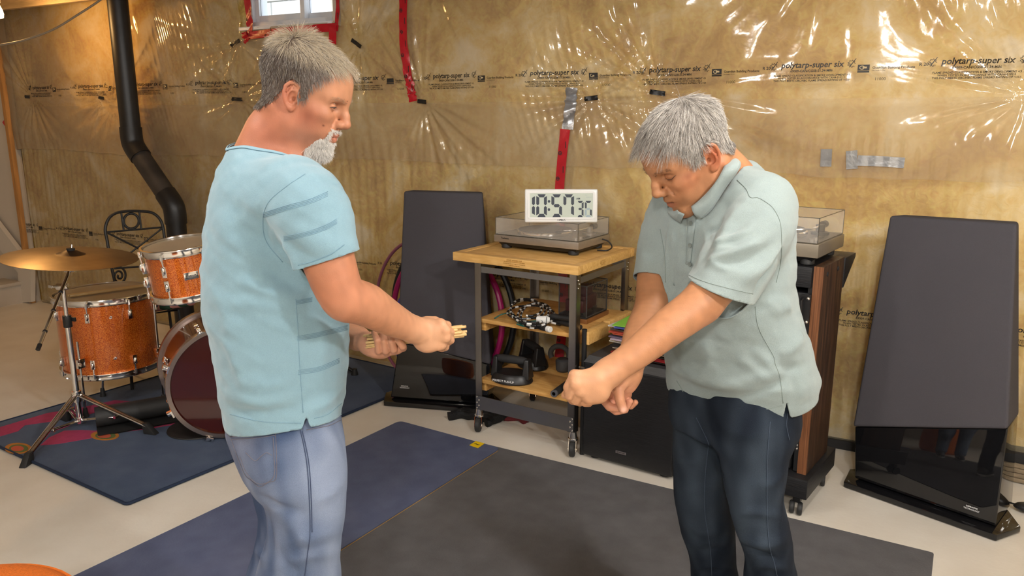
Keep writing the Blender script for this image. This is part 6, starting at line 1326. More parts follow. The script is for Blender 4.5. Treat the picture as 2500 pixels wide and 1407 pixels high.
# goatee and moustache
def condb(p):
    x, y, z = p.T; a = np.abs(y); lipz = (np.abs(z+0.0485) < 0.0105) & (a < 0.022)
    goat = (z < -0.058) & (z > -0.125) & (a < 0.040) & (x > np.interp(z, [-0.12, -0.10, -0.075, -0.058], [0.025, 0.022, 0.050, 0.078])); mou = (z < -0.030) & (z > -0.039) & (a < 0.030) & (x > 0.085); side = (a > 0.021) & (a < 0.034) & (z < -0.036) & (z > -0.075) & (x > 0.070)
    return (goat | mou | side) & ~lipz
def face_pts(T, cond, n, seed, hs, c, ext):
    r = np.random.default_rng(seed); out = []
    while sum(map(len, out)) < n:
        q = np.array(c)+r.uniform(-1, 1, (n*4, 3))*np.array(ext); P = to_world(T, q)
        for _ in range(4): s, g = hs(P); P = P-g*s[:, None]
        k = cond(to_local(T, P)) & (np.abs(hs(P)[0]) < 0.003); out.append(P[k])
    return np.vstack(out)[:n]
RB = face_pts(T1, condb, 6000, 31, hsdf, (0.075, 0, -0.078), (0.05, 0.045, 0.055)); lb = to_local(T1, RB); _, gb = hsdf(RB); glb = gb@T1[0]; rg = np.random.default_rng(8)
d = np.stack([0.10+0*lb[:, 0], lb[:, 1]*4, -0.8+0*lb[:, 0]], 1)+glb*0.55+rg.normal(0, 0.28, lb.shape); mou = lb[:, 2] > -0.045; d[mou] += np.stack([0*lb[mou, 1], np.sign(lb[mou, 1])*0.5, 0.25+0*lb[mou, 1]], 1)
ln = np.where(mou, 0.0065, 0.008+0.006*smoothstep(-0.06, -0.10, lb[:, 2]))*rg.uniform(0.7, 1.2, len(lb)); wt = np.array(lin('F2EDE6')); dk = np.array(lin('6E625A')); col = np.tile(wt, (len(lb), 1)); col = mixc(col, dk, 0.8*(rg.uniform(0, 1, len(lb)) < 0.08+0.4*((lb[:, 0] < 0.062))))
bp1 = strands(RB, d@T1[0].T, ln, hsdf, 0.004, col*rg.uniform(0.8, 1.1, (len(lb), 1)), 0.00034, 3, (0, 0, -0.15), 0.16, 9)
bmat = hair_mesh('beard', [cap_mesh(T1, B1, condb, 0.003, 0.0012, lin('D6CEC6')), bp1], m_hair, manL)
def brow(T, hs, seed, colr, n, parent, arch=0.0):
    r = np.random.default_rng(seed); s = r.choice([-1, 1], n); t = r.uniform(0, 1, n); q = np.stack([0.100-0.022*t*t, s*(0.012+0.040*t), 0.0345+0.004*np.sin(PI*t)+r.uniform(-0.0035, 0.0035, n)+arch*t], 1); P = to_world(T, q)
    for _ in range(4): sd, g = hs(P); P = P-g*sd[:, None]
    _, g = hs(P); d = np.stack([-0.5*t, s*1.0, 0.25-0.5*t], 1)+(g@T[0])*0.25+r.normal(0, 0.2, (n, 3)); c = np.tile(np.array(colr), (n, 1))*r.uniform(0.7, 1.2, (n, 1))
    return hair_mesh('eyebrows', [strands(P, d@T[0].T, np.full(n, 0.0075), hs, 0.0010, c, 0.00024, 3, (0, 0, 0), 0.1, seed)], m_hair, parent)
brow(T1, hsdf, 41, lin('B59C84'), 220, manL)
# ---- T-shirt
rows = [(340, 578, 690, 0.062), (360, 556, 712, 0.100), (385, 542, 735, 0.140), (412, 529, 762, 0.170), (450, 517, 785, 0.186), (500, 508, 800, 0.192), (560, 502, 815, 0.192), (620, 500, 830, 0.190), (700, 500, 846, 0.188), (760, 503, 851, 0.188), (800, 516, 852, 0.188),
        (850, 526, 851, 0.188), (900, 533, 849, 0.188), (950, 540, 844, 0.188), (1000, 548, 837, 0.187), (1050, 557, 828, 0.187), (1090, 565, 822, 0.187)]
def torso_rows(rows, Hd, ca, sa, pp):
    C, A, Bh = [], [], []
    for y, xa, xb, b in rows:
        p = vp((xa+xb)/2, y, Hd, 0); pm = ((p-CAM)@FW)/FPX; hw = (xb-xa)/2*pm; a = math.sqrt(max(hw*hw-(b*sa)**2, 0.0009))/ca; C.append(p); A.append(a); Bh.append(b)
    return np.array(C), np.array(A), np.array(Bh)
tc, ta, tb = torso_rows(rows, HL, math.cos(AL), math.sin(AL), None)
SB = Body(); SB.loft(tc, ta, tb, fL, lL, UZ, k=0.02, pw=2.25); tors = list(SB.ops)
slv = Body(); slv.chain([L_(722, 478, -0.150), L_(760, 520, -0.196), L_(797, 625, -0.204), L_(822, 700, -0.206)], [0.084, 0.080, 0.068, 0.063], k=0.03, sub=4); SB.ops += [o[:3]+(0.045, 1, None) for o in slv.ops]
slf = Body(); slf.chain([L_(650, 480, 0.15), L_(670, 530, 0.19), L_(722, 650, 0.205)], [0.082, 0.077, 0.067], k=0.03, sub=4); SB.ops += [o[:3]+(0.045, 1, None) for o in slf.ops]
V, F = SB.mesh(0.0047); V = relax(V, F, 2, 0.5); N = vnormals(V, F); tree = bvh(V, F)
FL = [([(725, 730), (660, 715), (590, 690)], 0.006, 0.010), ([(735, 760), (680, 752), (610, 742), (560, 735)], 0.005, 0.012), ([(740, 705), (700, 690), (650, 660)], -0.006, 0.010), ([(690, 590), (720, 640), (735, 690)], 0.007, 0.010), ([(650, 560), (675, 600), (712, 640)], 0.006, 0.009),
      ([(640, 520), (652, 570), (672, 605)], -0.006, 0.008), ([(560, 740), (600, 850), (620, 960)], 0.004, 0.016), ([(525, 700), (560, 800), (585, 900)], 0.004, 0.014), ([(560, 960), (620, 985), (690, 975), (735, 960)], 0.006, 0.012), ([(560, 1000), (620, 1008), (700, 1000)], -0.005, 0.010),
      ([(600, 930), (660, 940), (725, 915)], 0.005, 0.012), ([(760, 700), (800, 740), (835, 770)], 0.006, 0.012), ([(770, 760), (810, 790), (848, 800)], -0.006, 0.010), ([(780, 780), (790, 850), (780, 930)], 0.004, 0.014), ([(750, 1000), (790, 985), (830, 960)], 0.005, 0.012),
      ([(560, 400), (600, 470), (640, 520)], 0.003, 0.02), ([(540, 560), (590, 600), (640, 660)], 0.003, 0.016), ([(720, 560), (760, 585), (815, 590)], 0.003, 0.012), ([(712, 600), (760, 630), (820, 625)], -0.003, 0.010), ([(545, 830), (575, 880), (600, 960)], 0.005, 0.012), ([(640, 790), (700, 800), (760, 795)], 0.003, 0.014), ([(560, 480), (545, 560), (548, 650)], 0.003, 0.02)]
V = folds(V, N, tree, [(p_, a_*1.35, w_) for p_, a_, w_ in FL]); V = V+N*(0.0020*fnoise(V*np.array([1, 1, 1.6]), 38, 11)+0.0011*fnoise(V*np.array([1, 1, 2.0]), 85, 12)+0.0005*fnoise(V, 190, 13))[:, None]
dT = Body(); dT.ops = tors
ev = lambda B, P: B.eval(P[:, None, :], P, 0.002)[:, 0]
eT, eS, eF = ev(dT, V), ev(slv, V), ev(slf, V)
axR = (L_(822, 700, -0.206)-L_(760, 520, -0.196)); axR /= np.linalg.norm(axR); endR = L_(791, 637, -0.204); axF = (L_(722, 650, 0.205)-L_(670, 530, 0.19)); axF /= np.linalg.norm(axF); endF = L_(705, 610, 0.203)
shirt_cut = lambda V, eS, end, ax, g=0.009: np.maximum((end-V)@ax, eS-g)                # sleeve beyond its hem goes, the torso beside it stays
def torso_patch(tors, sleeves, other, h=0.0047):
    B = Body(); B.ops = tors; Vt, Ft = B.mesh(h); Vt = relax(Vt, Ft, 2, 0.5); c = np.full(len(Vt), -1.0)
    for sl, end, ax in sleeves: c = np.maximum(c, np.minimum((Vt-end)@ax+0.012, 0.030-ev(sl, Vt)))
    return clip(Vt, Ft, np.minimum(c, other(Vt)))
c = np.minimum(shirt_cut(V, eS, endR, axR), shirt_cut(V, eF, endF, axF))
pxv = lambda P: (1250+FPX*((P-CAM)@RT)/((P-CAM)@FW), 703.5-FPX*((P-CAM)@UP)/((P-CAM)@FW))
h3 = [L_(560, 1034, 0.02), L_(735, 1056, -0.19), L_(832, 1004, 0.03)]; hn = np.cross(h3[1]-h3[0], h3[2]-h3[0]); hn /= np.linalg.norm(hn); hn = hn if hn[2] > 0 else -hn
def edges1(V):
    c = np.linalg.norm(V-L_(664, 350, 0.0), axis=1)-0.094; c = np.minimum(c, (V-h3[0])@hn+0.004*fnoise(V, 14, 6)); qx, qy = pxv(V); near = ((V-gL)*np.array([1, 1, 0]))@lL > 0.10
    return np.minimum(c, np.where(near & (qy > 1008), np.abs(qx-748)-(qy-1012)*0.28, 1)/1100.0)
c = np.minimum(c, edges1(V))
V2, F2 = merge_meshes(clip(V, F, c), torso_patch(tors, [(slv, endR, axR), (slf, endF, axF)], edges1))
m_tee = attr_mat('pale_blue_jersey', 0.9, 0.2, bump=0.25, bscale=900, sheen=0.25, noise=0.05, nscale=500)
teec = np.tile(np.array(lin('80A0AE')), (len(V2), 1)); teec *= (1+0.05*fnoise(V2, 10, 3))[:, None]
tee = mesh_obj('t_shirt', V2, F2, m_tee, manL, teec, 0.003, 0.0012); tree = bvh(V2, F2)
m_seam = mat('pale_blue_thread', lin('7294A6'), 0.9)
def multi(pts, n, gap): return [[(x, y+gap*k) for x, y in pts] for k in range(n)]
seam('stitching', tree, multi([(643, 520), (700, 502), (755, 487), (800, 468)], 4, 3.6)+multi([(693, 578), (740, 568), (790, 552), (822, 535)], 4, 3.6)+multi([(725, 822), (780, 812), (848, 795)], 4, 3.4)+multi([(728, 905), (780, 896), (828, 876)], 4, 3.4)+multi([(722, 735), (762, 727)], 4, 3.0), 0.0007, m_seam, tee, 0.0004)
seam('seam', tree, [[(745, 425), (700, 455), (655, 495), (642, 540), (650, 590), (690, 640)], [(722, 730), (727, 800), (732, 900), (740, 1008)], [(562, 1012), (640, 1030), (735, 1034)], [(767, 1022), (800, 1012), (834, 985)]], 0.0007, m_seam, tee, 0.0004)
seam('sleeve_hem', tree, [[(728, 648), (770, 637), (812, 618), (840, 598)]], 0.0009, m_seam, tee)
def neck_loop(V, F, c, r, tol=0.004):
    E = {}
    for p in F:
        for i in range(len(p)): k = tuple(sorted((p[i], p[(i+1) % len(p)]))); E[k] = E.get(k, 0)+1
    ids = sorted({i for k, n in E.items() if n == 1 for i in k}); P = V[ids]; P = P[np.abs(np.linalg.norm(P-c, axis=1)-r) < tol]; q = P-c; an = np.arctan2(q@HF, q@RT); o = np.argsort(an); P = P[o]; an = an[o]
    g = np.linspace(-PI, PI, 72, endpoint=False); w = np.exp(-((np.angle(np.exp(1j*(g[:, None]-an[None]))))/0.07)**2); return (w@P)/w.sum(1)[:, None]
nl = neck_loop(V2, F2, L_(664, 350, 0.0), 0.094); out_ = nl-L_(664, 350, 0.0); out_ /= np.linalg.norm(out_, axis=1)[:, None]
def near_cloth(p, off):
    q, n, _, _ = tree.find_nearest(Vector(p)); n = np.array(n); q = np.array(q); n = n if n@(p-L_(664, 480, 0.0)) > 0 else -n; return q+n*off
b = MB(); G = np.array([[near_cloth(L_(664, 350, 0.0)+o_*(0.0945+0.0105*k), 0.0012+0.0014*math.sin(PI*k)) for k in np.linspace(0, 1, 6)] for o_ in out_]); G = np.concatenate([G, G[:1]], 0); b.grid(G); o = b.build('neckband', mat('neckband_jersey', lin('86A6B5'), 0.9), tee, world=True, smooth=True); md = o.modifiers.new('thickness', 'SOLIDIFY'); md.thickness = 0.0022; md.offset = 0
# ---- jeans
JB = Body(); hrow = [(960, 556, 834, 0.172), (1005, 556, 832, 0.176), (1040, 556, 834, 0.180), (1080, 569, 838, 0.184), (1120, 586, 841, 0.184), (1150, 606, 836, 0.165)]
hc, ha, hb_ = torso_rows(hrow, HL, math.cos(AL), math.sin(AL), None); JB.loft(hc, ha, hb_, fL, lL, UZ, k=0.03, pw=2.4)
def leg(B, pts, Hd):
    P, R_ = [], []
    for (x, y, dd, w_) in pts: p = vp(x, y, Hd, dd); P.append(p); R_.append(w_*((p-CAM)@FW)/FPX)
    B.chain(P, R_, k=0.035, sub=4); return P, R_
nearL, rN = leg(JB, [(722, 1110, -0.070, 112), (738, 1170, -0.082, 104), (748, 1235, -0.090, 96), (744, 1300, -0.090, 90), (737, 1360, -0.085, 93), (730, 1415, -0.080, 95)], HL)
farL, rF = leg(JB, [(700, 1110, 0.075, 105), (708, 1180, 0.090, 92), (716, 1250, 0.10, 84), (708, 1320, 0.105, 80), (696, 1380, 0.105, 80), (688, 1420, 0.105, 80)], HL)
for P_, R_, sd in ((nearL, rN, -1), (farL, rF, 1)):
    kn = P_[-1]; an = np.array([kn[0], kn[1], 0.10])-fL*0.02; JB.chain([kn, kn+(an-kn)*0.5-fL*0.025, an], [R_[-1], 0.072, 0.068], k=0.03, sub=3)
V, F = JB.mesh(0.0060); V = relax(V, F, 2, 0.5); N = vnormals(V, F); tree = bvh(V, F)
FJ = [([(640, 1215), (680, 1240), (730, 1250)], -0.008, 0.010), ([(645, 1225), (660, 1290), (665, 1350)], -0.004, 0.008), ([(690, 1235), (720, 1290), (770, 1340)], 0.005, 0.014), ([(700, 1330), (760, 1310), (825, 1300)], 0.004, 0.012), ([(680, 1390), (740, 1360), (820, 1350)], 0.005, 0.012), ([(690, 1360), (720, 1400), (730, 1407)], -0.005, 0.010), ([(770, 1060), (810, 1075), (838, 1100)], 0.003, 0.010), ([(840, 1180), (800, 1210), (760, 1225)], 0.004, 0.012), ([(610, 1330), (630, 1350), (650, 1370)], 0.005, 0.010)]
V = folds(V, N, tree, [(p_, a_*1.5, w_) for p_, a_, w_ in FJ]); V = V+N*(0.0016*fnoise(V, 40, 15))[:, None]
qx, qy = pxv(V); nearm = ((V-gL)*np.array([1, 1, 0]))@lL > 0.02
def inpoly(x, y, poly):
    c = np.zeros(len(x), bool); n = len(poly)
    for i in range(n): (x0, y0), (x1, y1) = poly[i], poly[i-1]; c ^= ((y0 > y) != (y1 > y)) & (x < (x1-x0)*(y-y0)/(y1-y0+1e-9)+x0)
    return c
pk = [(562, 1066), (672, 1056), (674, 1168), (634, 1188), (598, 1158)]; V = V+N*(0.0022*(inpoly(qx, qy, pk) & nearm))[:, None]
kc = np.where(V[:, 2] > 0.5, (L_(700, 985)[2]-V[:, 2])+0.03, 1.0); kc = np.minimum(kc, V[:, 2]-0.055)
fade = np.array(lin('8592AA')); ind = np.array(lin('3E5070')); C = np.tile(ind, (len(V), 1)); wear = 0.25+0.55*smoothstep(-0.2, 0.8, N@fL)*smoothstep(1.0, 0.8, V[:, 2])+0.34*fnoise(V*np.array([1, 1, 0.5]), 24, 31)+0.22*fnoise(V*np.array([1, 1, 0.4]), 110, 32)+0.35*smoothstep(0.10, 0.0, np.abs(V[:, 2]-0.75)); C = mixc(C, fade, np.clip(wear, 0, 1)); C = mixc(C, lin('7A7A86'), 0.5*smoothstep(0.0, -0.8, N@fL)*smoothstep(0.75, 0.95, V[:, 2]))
V2, F2 = clip(V, F, kc); keepC = None
# colours follow the vertices kept by the cut
from mathutils.kdtree import KDTree
def recolor(V, C, V2):
    kd = KDTree(len(V)); [kd.insert(v, i) for i, v in enumerate(V)]; kd.balance(); return C[[kd.find(v)[1] for v in V2]]
C2 = recolor(V, C, V2)
def denim(name):
    m = attr_mat(name, 0.85, 0.2, bump=0.35, bscale=1100, noise=0.13, nscale=800); nt = m.node_tree
    for n in nt.nodes:
        if n.type == 'MAPPING': n.inputs['Scale'].default_value = (1, 1, 0.25)
    return m
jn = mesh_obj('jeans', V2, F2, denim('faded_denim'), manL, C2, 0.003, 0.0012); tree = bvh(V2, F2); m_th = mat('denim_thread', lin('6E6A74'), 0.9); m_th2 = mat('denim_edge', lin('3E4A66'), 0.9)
seam('pocket_stitching', tree, [[(563, 1067), (620, 1064), (671, 1057)], [(564, 1073), (620, 1070), (671, 1063)], [(672, 1057), (675, 1110), (674, 1168), (655, 1178), (634, 1188), (612, 1172), (598, 1158), (580, 1115), (563, 1067)], [(667, 1068), (669, 1112), (668, 1164), (634, 1182), (603, 1156), (586, 1115)], [(600, 1105), (622, 1125), (634, 1118), (650, 1106), (664, 1112)]], 0.0008, m_th, jn)
seam('side_seam', tree, [[(733, 1050), (742, 1090), (750, 1140), (755, 1220), (757, 1300), (750, 1360), (744, 1407)], [(738, 1052), (747, 1092), (755, 1140), (760, 1220), (762, 1300)]], 0.0011, m_th2, jn)
seam('waist_stitching', tree, [[(562, 1052), (620, 1056), (680, 1058)], [(748, 1050), (800, 1040), (832, 1026)]], 0.0008, m_th, jn)
m_shoe = mat('grey_shoe', (0.10, 0.10, 0.11), 0.7)
def shoe(kn, f, parent):
    a = np.array([kn[0], kn[1], 0.0])-f*0.06; s = np.array([-f[1], f[0], 0]); b = Body(); b.chain([a+UZ*0.05, a+f*0.10+UZ*0.048, a+f*0.19+UZ*0.036], [0.042, 0.045, 0.036], k=0.02); b.cap(a+f*0.01+UZ*0.06, a+f*0.02+UZ*0.11, 0.042, 0.040, k=0.02); V, F = b.mesh(0.006); V[:, 2] = np.maximum(V[:, 2], 0.0065); o = mesh_obj('shoe', V, F, m_shoe, parent)
    n = 24; t = np.arange(n)*2*PI/n; q = [a+f*(0.075+0.155*math.cos(k))+s*0.050*math.sin(k)*(1+0.12*math.cos(k)) for k in t]; mb = MB(); mb.hexa([(x[0], x[1], 0.0045) for x in q], [(x[0], x[1], 0.022) for x in q]); mb.build('sole', mat('white_sole', (0.6, 0.6, 0.58), 0.6), o, bevel=0.004, world=True)
for P_ in (nearL, farL): shoe(P_[-1], fL, manL)
# ---- bundle of wooden sticks in his hands
m_stick = mat('birch_stick', lin('DDB87E'), 0.5, noise=0.2, nscale=30, stretch=(0.3, 6, 6)); e0, e1 = L_(897, 834, 0.012), L_(1130, 809, 0.006); ax = (e1-e0)/np.linalg.norm(e1-e0); u, v, _ = ax3(ax); rs = np.random.default_rng(4); k = 0
pos = [(0, 0)]+[(0.0068*math.cos(t), 0.0068*math.sin(t)) for t in np.arange(6)*PI/3]+[(0.0132*math.cos(t), 0.0132*math.sin(t)) for t in np.arange(11)*2*PI/11+0.2]
for i, (a, c_) in enumerate(pos):
    j0, j1 = rs.uniform(-0.012, 0.010), rs.uniform(-0.014, 0.010); o0 = e0+u*a*1.05+v*c_*1.05+ax*j0; o1 = e1+u*a*0.9+v*c_*0.9+ax*j1; b = MB(); r0 = 0.0032; d_ = (o1-o0)/np.linalg.norm(o1-o0); L2 = np.linalg.norm(o1-o0)
    b.lathe([(0.0, 0.0), (r0*0.8, 0.0), (r0, 0.001), (r0, L2-0.001), (r0*0.8, L2), (0.0, L2)], o0, d_, 10); tag(b.build('wooden_stick', m_stick), 'thin pale wooden stick in the bundle gripped by the left man', 'stick', 'wooden sticks in the left man\'s hands')
# ================================================================== right man: sage polo shirt, silver hair, dark jeans
HR_ = 1.92; AR = math.radians(48)
Q_ = lambda x, y, dd=0.0: vp(x, y, HR_, dd)
fR = -RT*math.cos(AR)-HF*math.sin(AR); lR = RT*math.sin(AR)-HF*math.cos(AR)              # facing; towards his left side (near, screen right)
gR = Q_(1785, 1150); manR = thing('person', 'silver-haired man looking down, sage polo shirt and dark blue jeans, hands clenched', 'person', (gR[0], gR[1], 0))
fh = -RT*math.cos(math.radians(17))-HF*math.sin(math.radians(17))
T2 = head_frame((1689, 381), HR_, -0.075, fh, math.radians(39), math.radians(-3), 1.03)
B2 = Body(); add_head(B2, T2, dict(nl=0.007, slit=0.0, lid=0.001, crows=0, open=0.0016, smile=0.003, ears=0.92, earx=0.008, ear=30))
B2.cap(Q_(1780, 440, -0.02), to_world(T2, (-0.030, 0, -0.016)), 0.064, 0.057, k=0.03)
B2.cap(Q_(1735, 470, -0.045), to_world(T2, (0.015, 0, -0.050)), 0.052, 0.046, k=0.03)
B2.cap(Q_(1725, 475, -0.085), to_world(T2, (-0.028, 0.052, -0.035)), 0.013, 0.016, k=0.03)
B2.ell(Q_(1790, 545, 0.02), (0.085, 0.085, 0.09), k=0.05)
sL_, eL_, wL_ = Q_(1862, 535, -0.120), Q_(1712, 738, -0.235), Q_(1484, 912, -0.330)
sR_, eR_, wR_ = Q_(1640, 520, 0.115), Q_(1592, 745, -0.03), Q_(1532, 912, -0.265)
B2.cap(Q_(1785, 530, -0.02), sL_, 0.08, 0.062, k=0.05); B2.cap(Q_(1785, 530, 0.02), sR_, 0.08, 0.06, k=0.05)
B2.chain([sL_, Q_(1790, 640, -0.185), eL_, Q_(1632, 800, -0.270), Q_(1555, 862, -0.305), wL_], [0.060, 0.0530, 0.0465, 0.0420, 0.0345, 0.0295], k=0.02, sub=5)
B2.ell(Q_(1722, 752, -0.235), (0.026, 0.026, 0.026), k=0.025)
B2.chain([sR_, Q_(1605, 640, 0.05), eR_, Q_(1565, 815, -0.12), wR_], [0.057, 0.048, 0.043, 0.041, 0.0295], k=0.02, sub=5)
# near (left) hand: loose fist seen from the back
hn_ = lambda x, y, d=0.0: Q_(x, y, -0.352+d)
B2.cap(wL_, hn_(1455, 932, 0.004), 0.027, 0.029, k=0.02)
mcp = ((1403, 917, -0.004), (1406, 938, -0.014), (1418, 957, -0.012), (1436, 971, -0.004))
for (x, y, d), r0 in zip(mcp, (0.0128, 0.0130, 0.0122, 0.0112)): B2.cap(hn_(1456, 925+(y-917)*0.45, 0.002), hn_(x, y, d), 0.0190, r0, k=0.014)
for pts, r0 in (([mcp[0], (1386, 946, 0.000), (1388, 966, 0.018), (1402, 968, 0.034)], 0.0100), ([mcp[1], (1391, 966, -0.004), (1398, 978, 0.016), (1412, 970, 0.034)], 0.0104), ([mcp[2], (1406, 979, 0.002), (1416, 983, 0.020), (1426, 972, 0.036)], 0.0098), ([mcp[3], (1428, 984, 0.008), (1438, 985, 0.024), (1444, 974, 0.036)], 0.0088)):
    B2.chain([hn_(*p) for p in pts], [r0*1.12, r0, r0*0.93, r0*0.82], k=0.0025)
for (x, y, d) in mcp: B2.ell(hn_(x-1, y, d-0.004), (0.0088, 0.0088, 0.0088), k=0.008)
B2.chain([hn_(1462, 925, 0.016), hn_(1425, 926, 0.036), hn_(1396, 946, 0.034), hn_(1379, 965, 0.026)], [0.016, 0.013, 0.011, 0.0085], k=0.006)
B2.ell(hn_(1458, 962, 0.004), (0.024, 0.024, 0.020), k=0.02)
# far (right) hand: palm up, fingers curled, thumb pressed on the forefinger
hf_ = lambda x, y, d=0.0: Q_(x, y, -0.278+d)
B2.chain([wR_, hf_(1524, 935, 0.015), hf_(1512, 958, 0.026)], [0.0275, 0.028, 0.024], k=0.02)
B2.cap(hf_(1496, 955, 0.018), hf_(1524, 962, 0.040), 0.017, 0.017, k=0.015)
for pts, r0 in (([(1492, 952, 0.008), (1474, 976, -0.002), (1488, 994, -0.016), (1510, 998, -0.020)], 0.0100), ([(1500, 956, 0.022), (1489, 992, 0.012), (1504, 1004, 0.000), (1526, 1001, -0.006)], 0.0100), ([(1512, 960, 0.034), (1508, 997, 0.026), (1524, 1000, 0.014), (1537, 980, 0.008)], 0.0096), ([(1524, 964, 0.044), (1526, 990, 0.038), (1540, 992, 0.030), (1551, 983, 0.024)], 0.0084)):
    B2.chain([hf_(*p) for p in pts], [r0*1.12, r0*1.02, r0*0.95, r0*0.82], k=0.0025)
B2.chain([hf_(1528, 922, -0.010), hf_(1510, 950, -0.022), hf_(1513, 976, -0.038), hf_(1521, 1000, -0.036)], [0.0170, 0.0125, 0.0110, 0.0100], k=0.006)
B2.ell(hf_(1500, 940, -0.002), (0.016, 0.018, 0.014), k=0.015)
V, F = B2.mesh(0.00222); V = relax(V, F, 1, 0.4); N = vnormals(V, F)
loc = to_local(T2, V); hd = smoothstep(0.16, 0.13, np.linalg.norm(loc-np.array([0.01, 0, 0.02]), axis=1)); base = np.array(lin('A87653')); red = np.array(lin('A85A3E')); pale = np.array(lin('D3A07C')); C = np.tile(base, (len(V), 1)); LS = np.stack([loc[:, 0], np.abs(loc[:, 1]), loc[:, 2]], 1)
C = mixc(C, red, 0.45*bl(LS, (0.06, 0.05, -0.01), (0.03, 0.03, 0.025))*hd); C = mixc(C, red, 0.85*bl(LS, (-0.01, 0.085, 0.0), (0.03, 0.02, 0.04))*hd)
C = mixc(C, lin('9C5648'), 0.85*bl(LS, (0.103, 0.0, -0.052), (0.010, 0.020, 0.008))*hd); C = mixc(C, lin('99603F'), 0.4*bl(LS, (0.09, 0.035, 0.015), (0.02, 0.02, 0.014))*hd)
C = mixc(C, lin('4A2018'), 0.9*bl(LS, (0.100, 0.008, -0.0478), (0.012, 0.016, 0.0016))*hd)
C = mixc(C, lin('3A241A'), 0.85*bl(LS, (0.091, 0.034, 0.0105), (0.006, 0.013, 0.0013))*hd)
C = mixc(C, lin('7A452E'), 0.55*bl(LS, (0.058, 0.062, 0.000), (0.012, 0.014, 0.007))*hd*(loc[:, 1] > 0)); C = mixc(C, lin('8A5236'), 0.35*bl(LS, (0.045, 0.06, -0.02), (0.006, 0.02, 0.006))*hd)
C = mixc(C, pale, 0.65*bl(V, hn_(1425, 950), (0.09, 0.09, 0.08))); C = mixc(C, lin('D08E76'), 0.75*bl(V, hf_(1510, 985), (0.05, 0.05, 0.05))); C = mixc(C, red, 0.25*bl(V, Q_(1700, 770, -0.23), (0.05, 0.05, 0.05)))
nc_ = hf_(1522, 1001, -0.046); C = mixc(C, lin('E0B0A0'), 0.8*bl(V, nc_, (0.007, 0.007, 0.007)))
C *= (1+0.06*fnoise(V, 260, 5)+0.05*fnoise(V, 90, 6))[:, None]
V_body2, F_body2 = V, F; body2 = mesh_obj('body', V, F, attr_mat('skin_right_man', 0.48, 0.35, sss=0.10, bump=0.14, bscale=420), manR, np.clip(C, 0, 1), fill=True); hs2 = head_sdf(B2)
lashes(T2, body2, hs2, [(0.0915, 0.020, 0.0120), (0.0935, 0.027, 0.0098), (0.0930, 0.035, 0.0092), (0.089, 0.043, 0.0105), (0.082, 0.050, 0.0145), (0.076, 0.054, 0.0165)], (0.07, 0.035, 0.025), 0.00065)
brow(T2, hs2, 51, lin('7A5E4C'), 150, manR)
def cond2(p):
    x, y, z = p.T; front = np.interp(z, [-0.01, 0.0, 0.030, 0.055, 0.085, 0.12], [0.022, 0.028, 0.034, 0.046, 0.066, 0.074]); low = np.interp(x, [-0.11, -0.085, -0.060, -0.046, -0.036, -0.026, 0.004, 0.012, 0.04], [-0.020, -0.028, -0.030, -0.018, 0.004, 0.030, 0.036, 0.004, 0.004])
    return (x < front) & (z > low)
R2 = scalp(T2, cond2, 17500, 22, hs2); lc = to_local(T2, R2); s_, g_ = hs2(R2); rg = np.random.default_rng(3)
wh = np.array([-0.058, -0.010, 0.098]); d = lc-wh; side = smoothstep(0.100, 0.070, lc[:, 2]); d[:, 2] -= 0.03+0.10*side; d[:, 0] += 0.035*(1-side)*(lc[:, 0] > -0.04)+0.02*side*(lc[:, 0] > 0); d /= np.linalg.norm(d, axis=1)[:, None]+1e-9
gl = g_@T2[0]; d = d-gl*(d*gl).sum(1)[:, None]; cl = np.sin(lc[:, 0]*330+lc[:, 1]*150)*0.10+np.sin(lc[:, 1]*420+lc[:, 2]*200)*0.08; d += gl*(0.03+0.06*(1-side))[:, None]+rg.normal(0, 0.05, d.shape)+np.stack([cl, -cl, 0*cl], 1)
frt = smoothstep(0.045, 0.065, lc[:, 0])*smoothstep(0.065, 0.085, lc[:, 2])
zend = np.interp(lc[:, 0], [-0.10, -0.06, -0.04, -0.02, 0.012, 0.030, 0.055, 0.080], [-0.035, -0.035, -0.012, 0.026, 0.024, 0.000, 0.044, 0.040]); ln = np.minimum(0.032+0.014*(1-side), np.maximum(lc[:, 2]-zend, 0)*0.9+0.010)*rg.uniform(0.8, 1.1, len(lc)); ln = ln*(1-frt)+frt*0.058*rg.uniform(0.7, 1.1, len(lc))
d[:, 0] += 0.9*frt; d[:, 2] -= 0.2*frt
u_ = rg.uniform(0, 1, len(lc)); whv = np.array(lin('E2DCD4')); gyv = np.array(lin('8F8880')); dkv = np.array(lin('4E4844')); col = np.where((u_ < 0.52)[:, None], whv, np.where((u_ < 0.88)[:, None], gyv, dkv)); col = mixc(col, gyv*0.75, 0.45*smoothstep(0.0, 0.06, lc[:, 0])); col = mixc(col, dkv, 0.55*smoothstep(0.012, -0.02, lc[:, 2])); col = mixc(col, dkv, 0.5*smoothstep(0.1, 0.2, cl)); col *= rg.uniform(0.85, 1.15, (len(lc), 1))  # front darker, back whiter: light on the back of the head painted in
hp = strands(R2, d@T2[0].T, ln, hs2, 0.0042, col, 0.00031, 3, (0, 0, -0.26), 0.030, 6)
hair_mesh('hair', [cap_mesh(T2, B2, cond2, 0.0048, 0.0026, lin('8A847E')), hp], m_hair, manR)
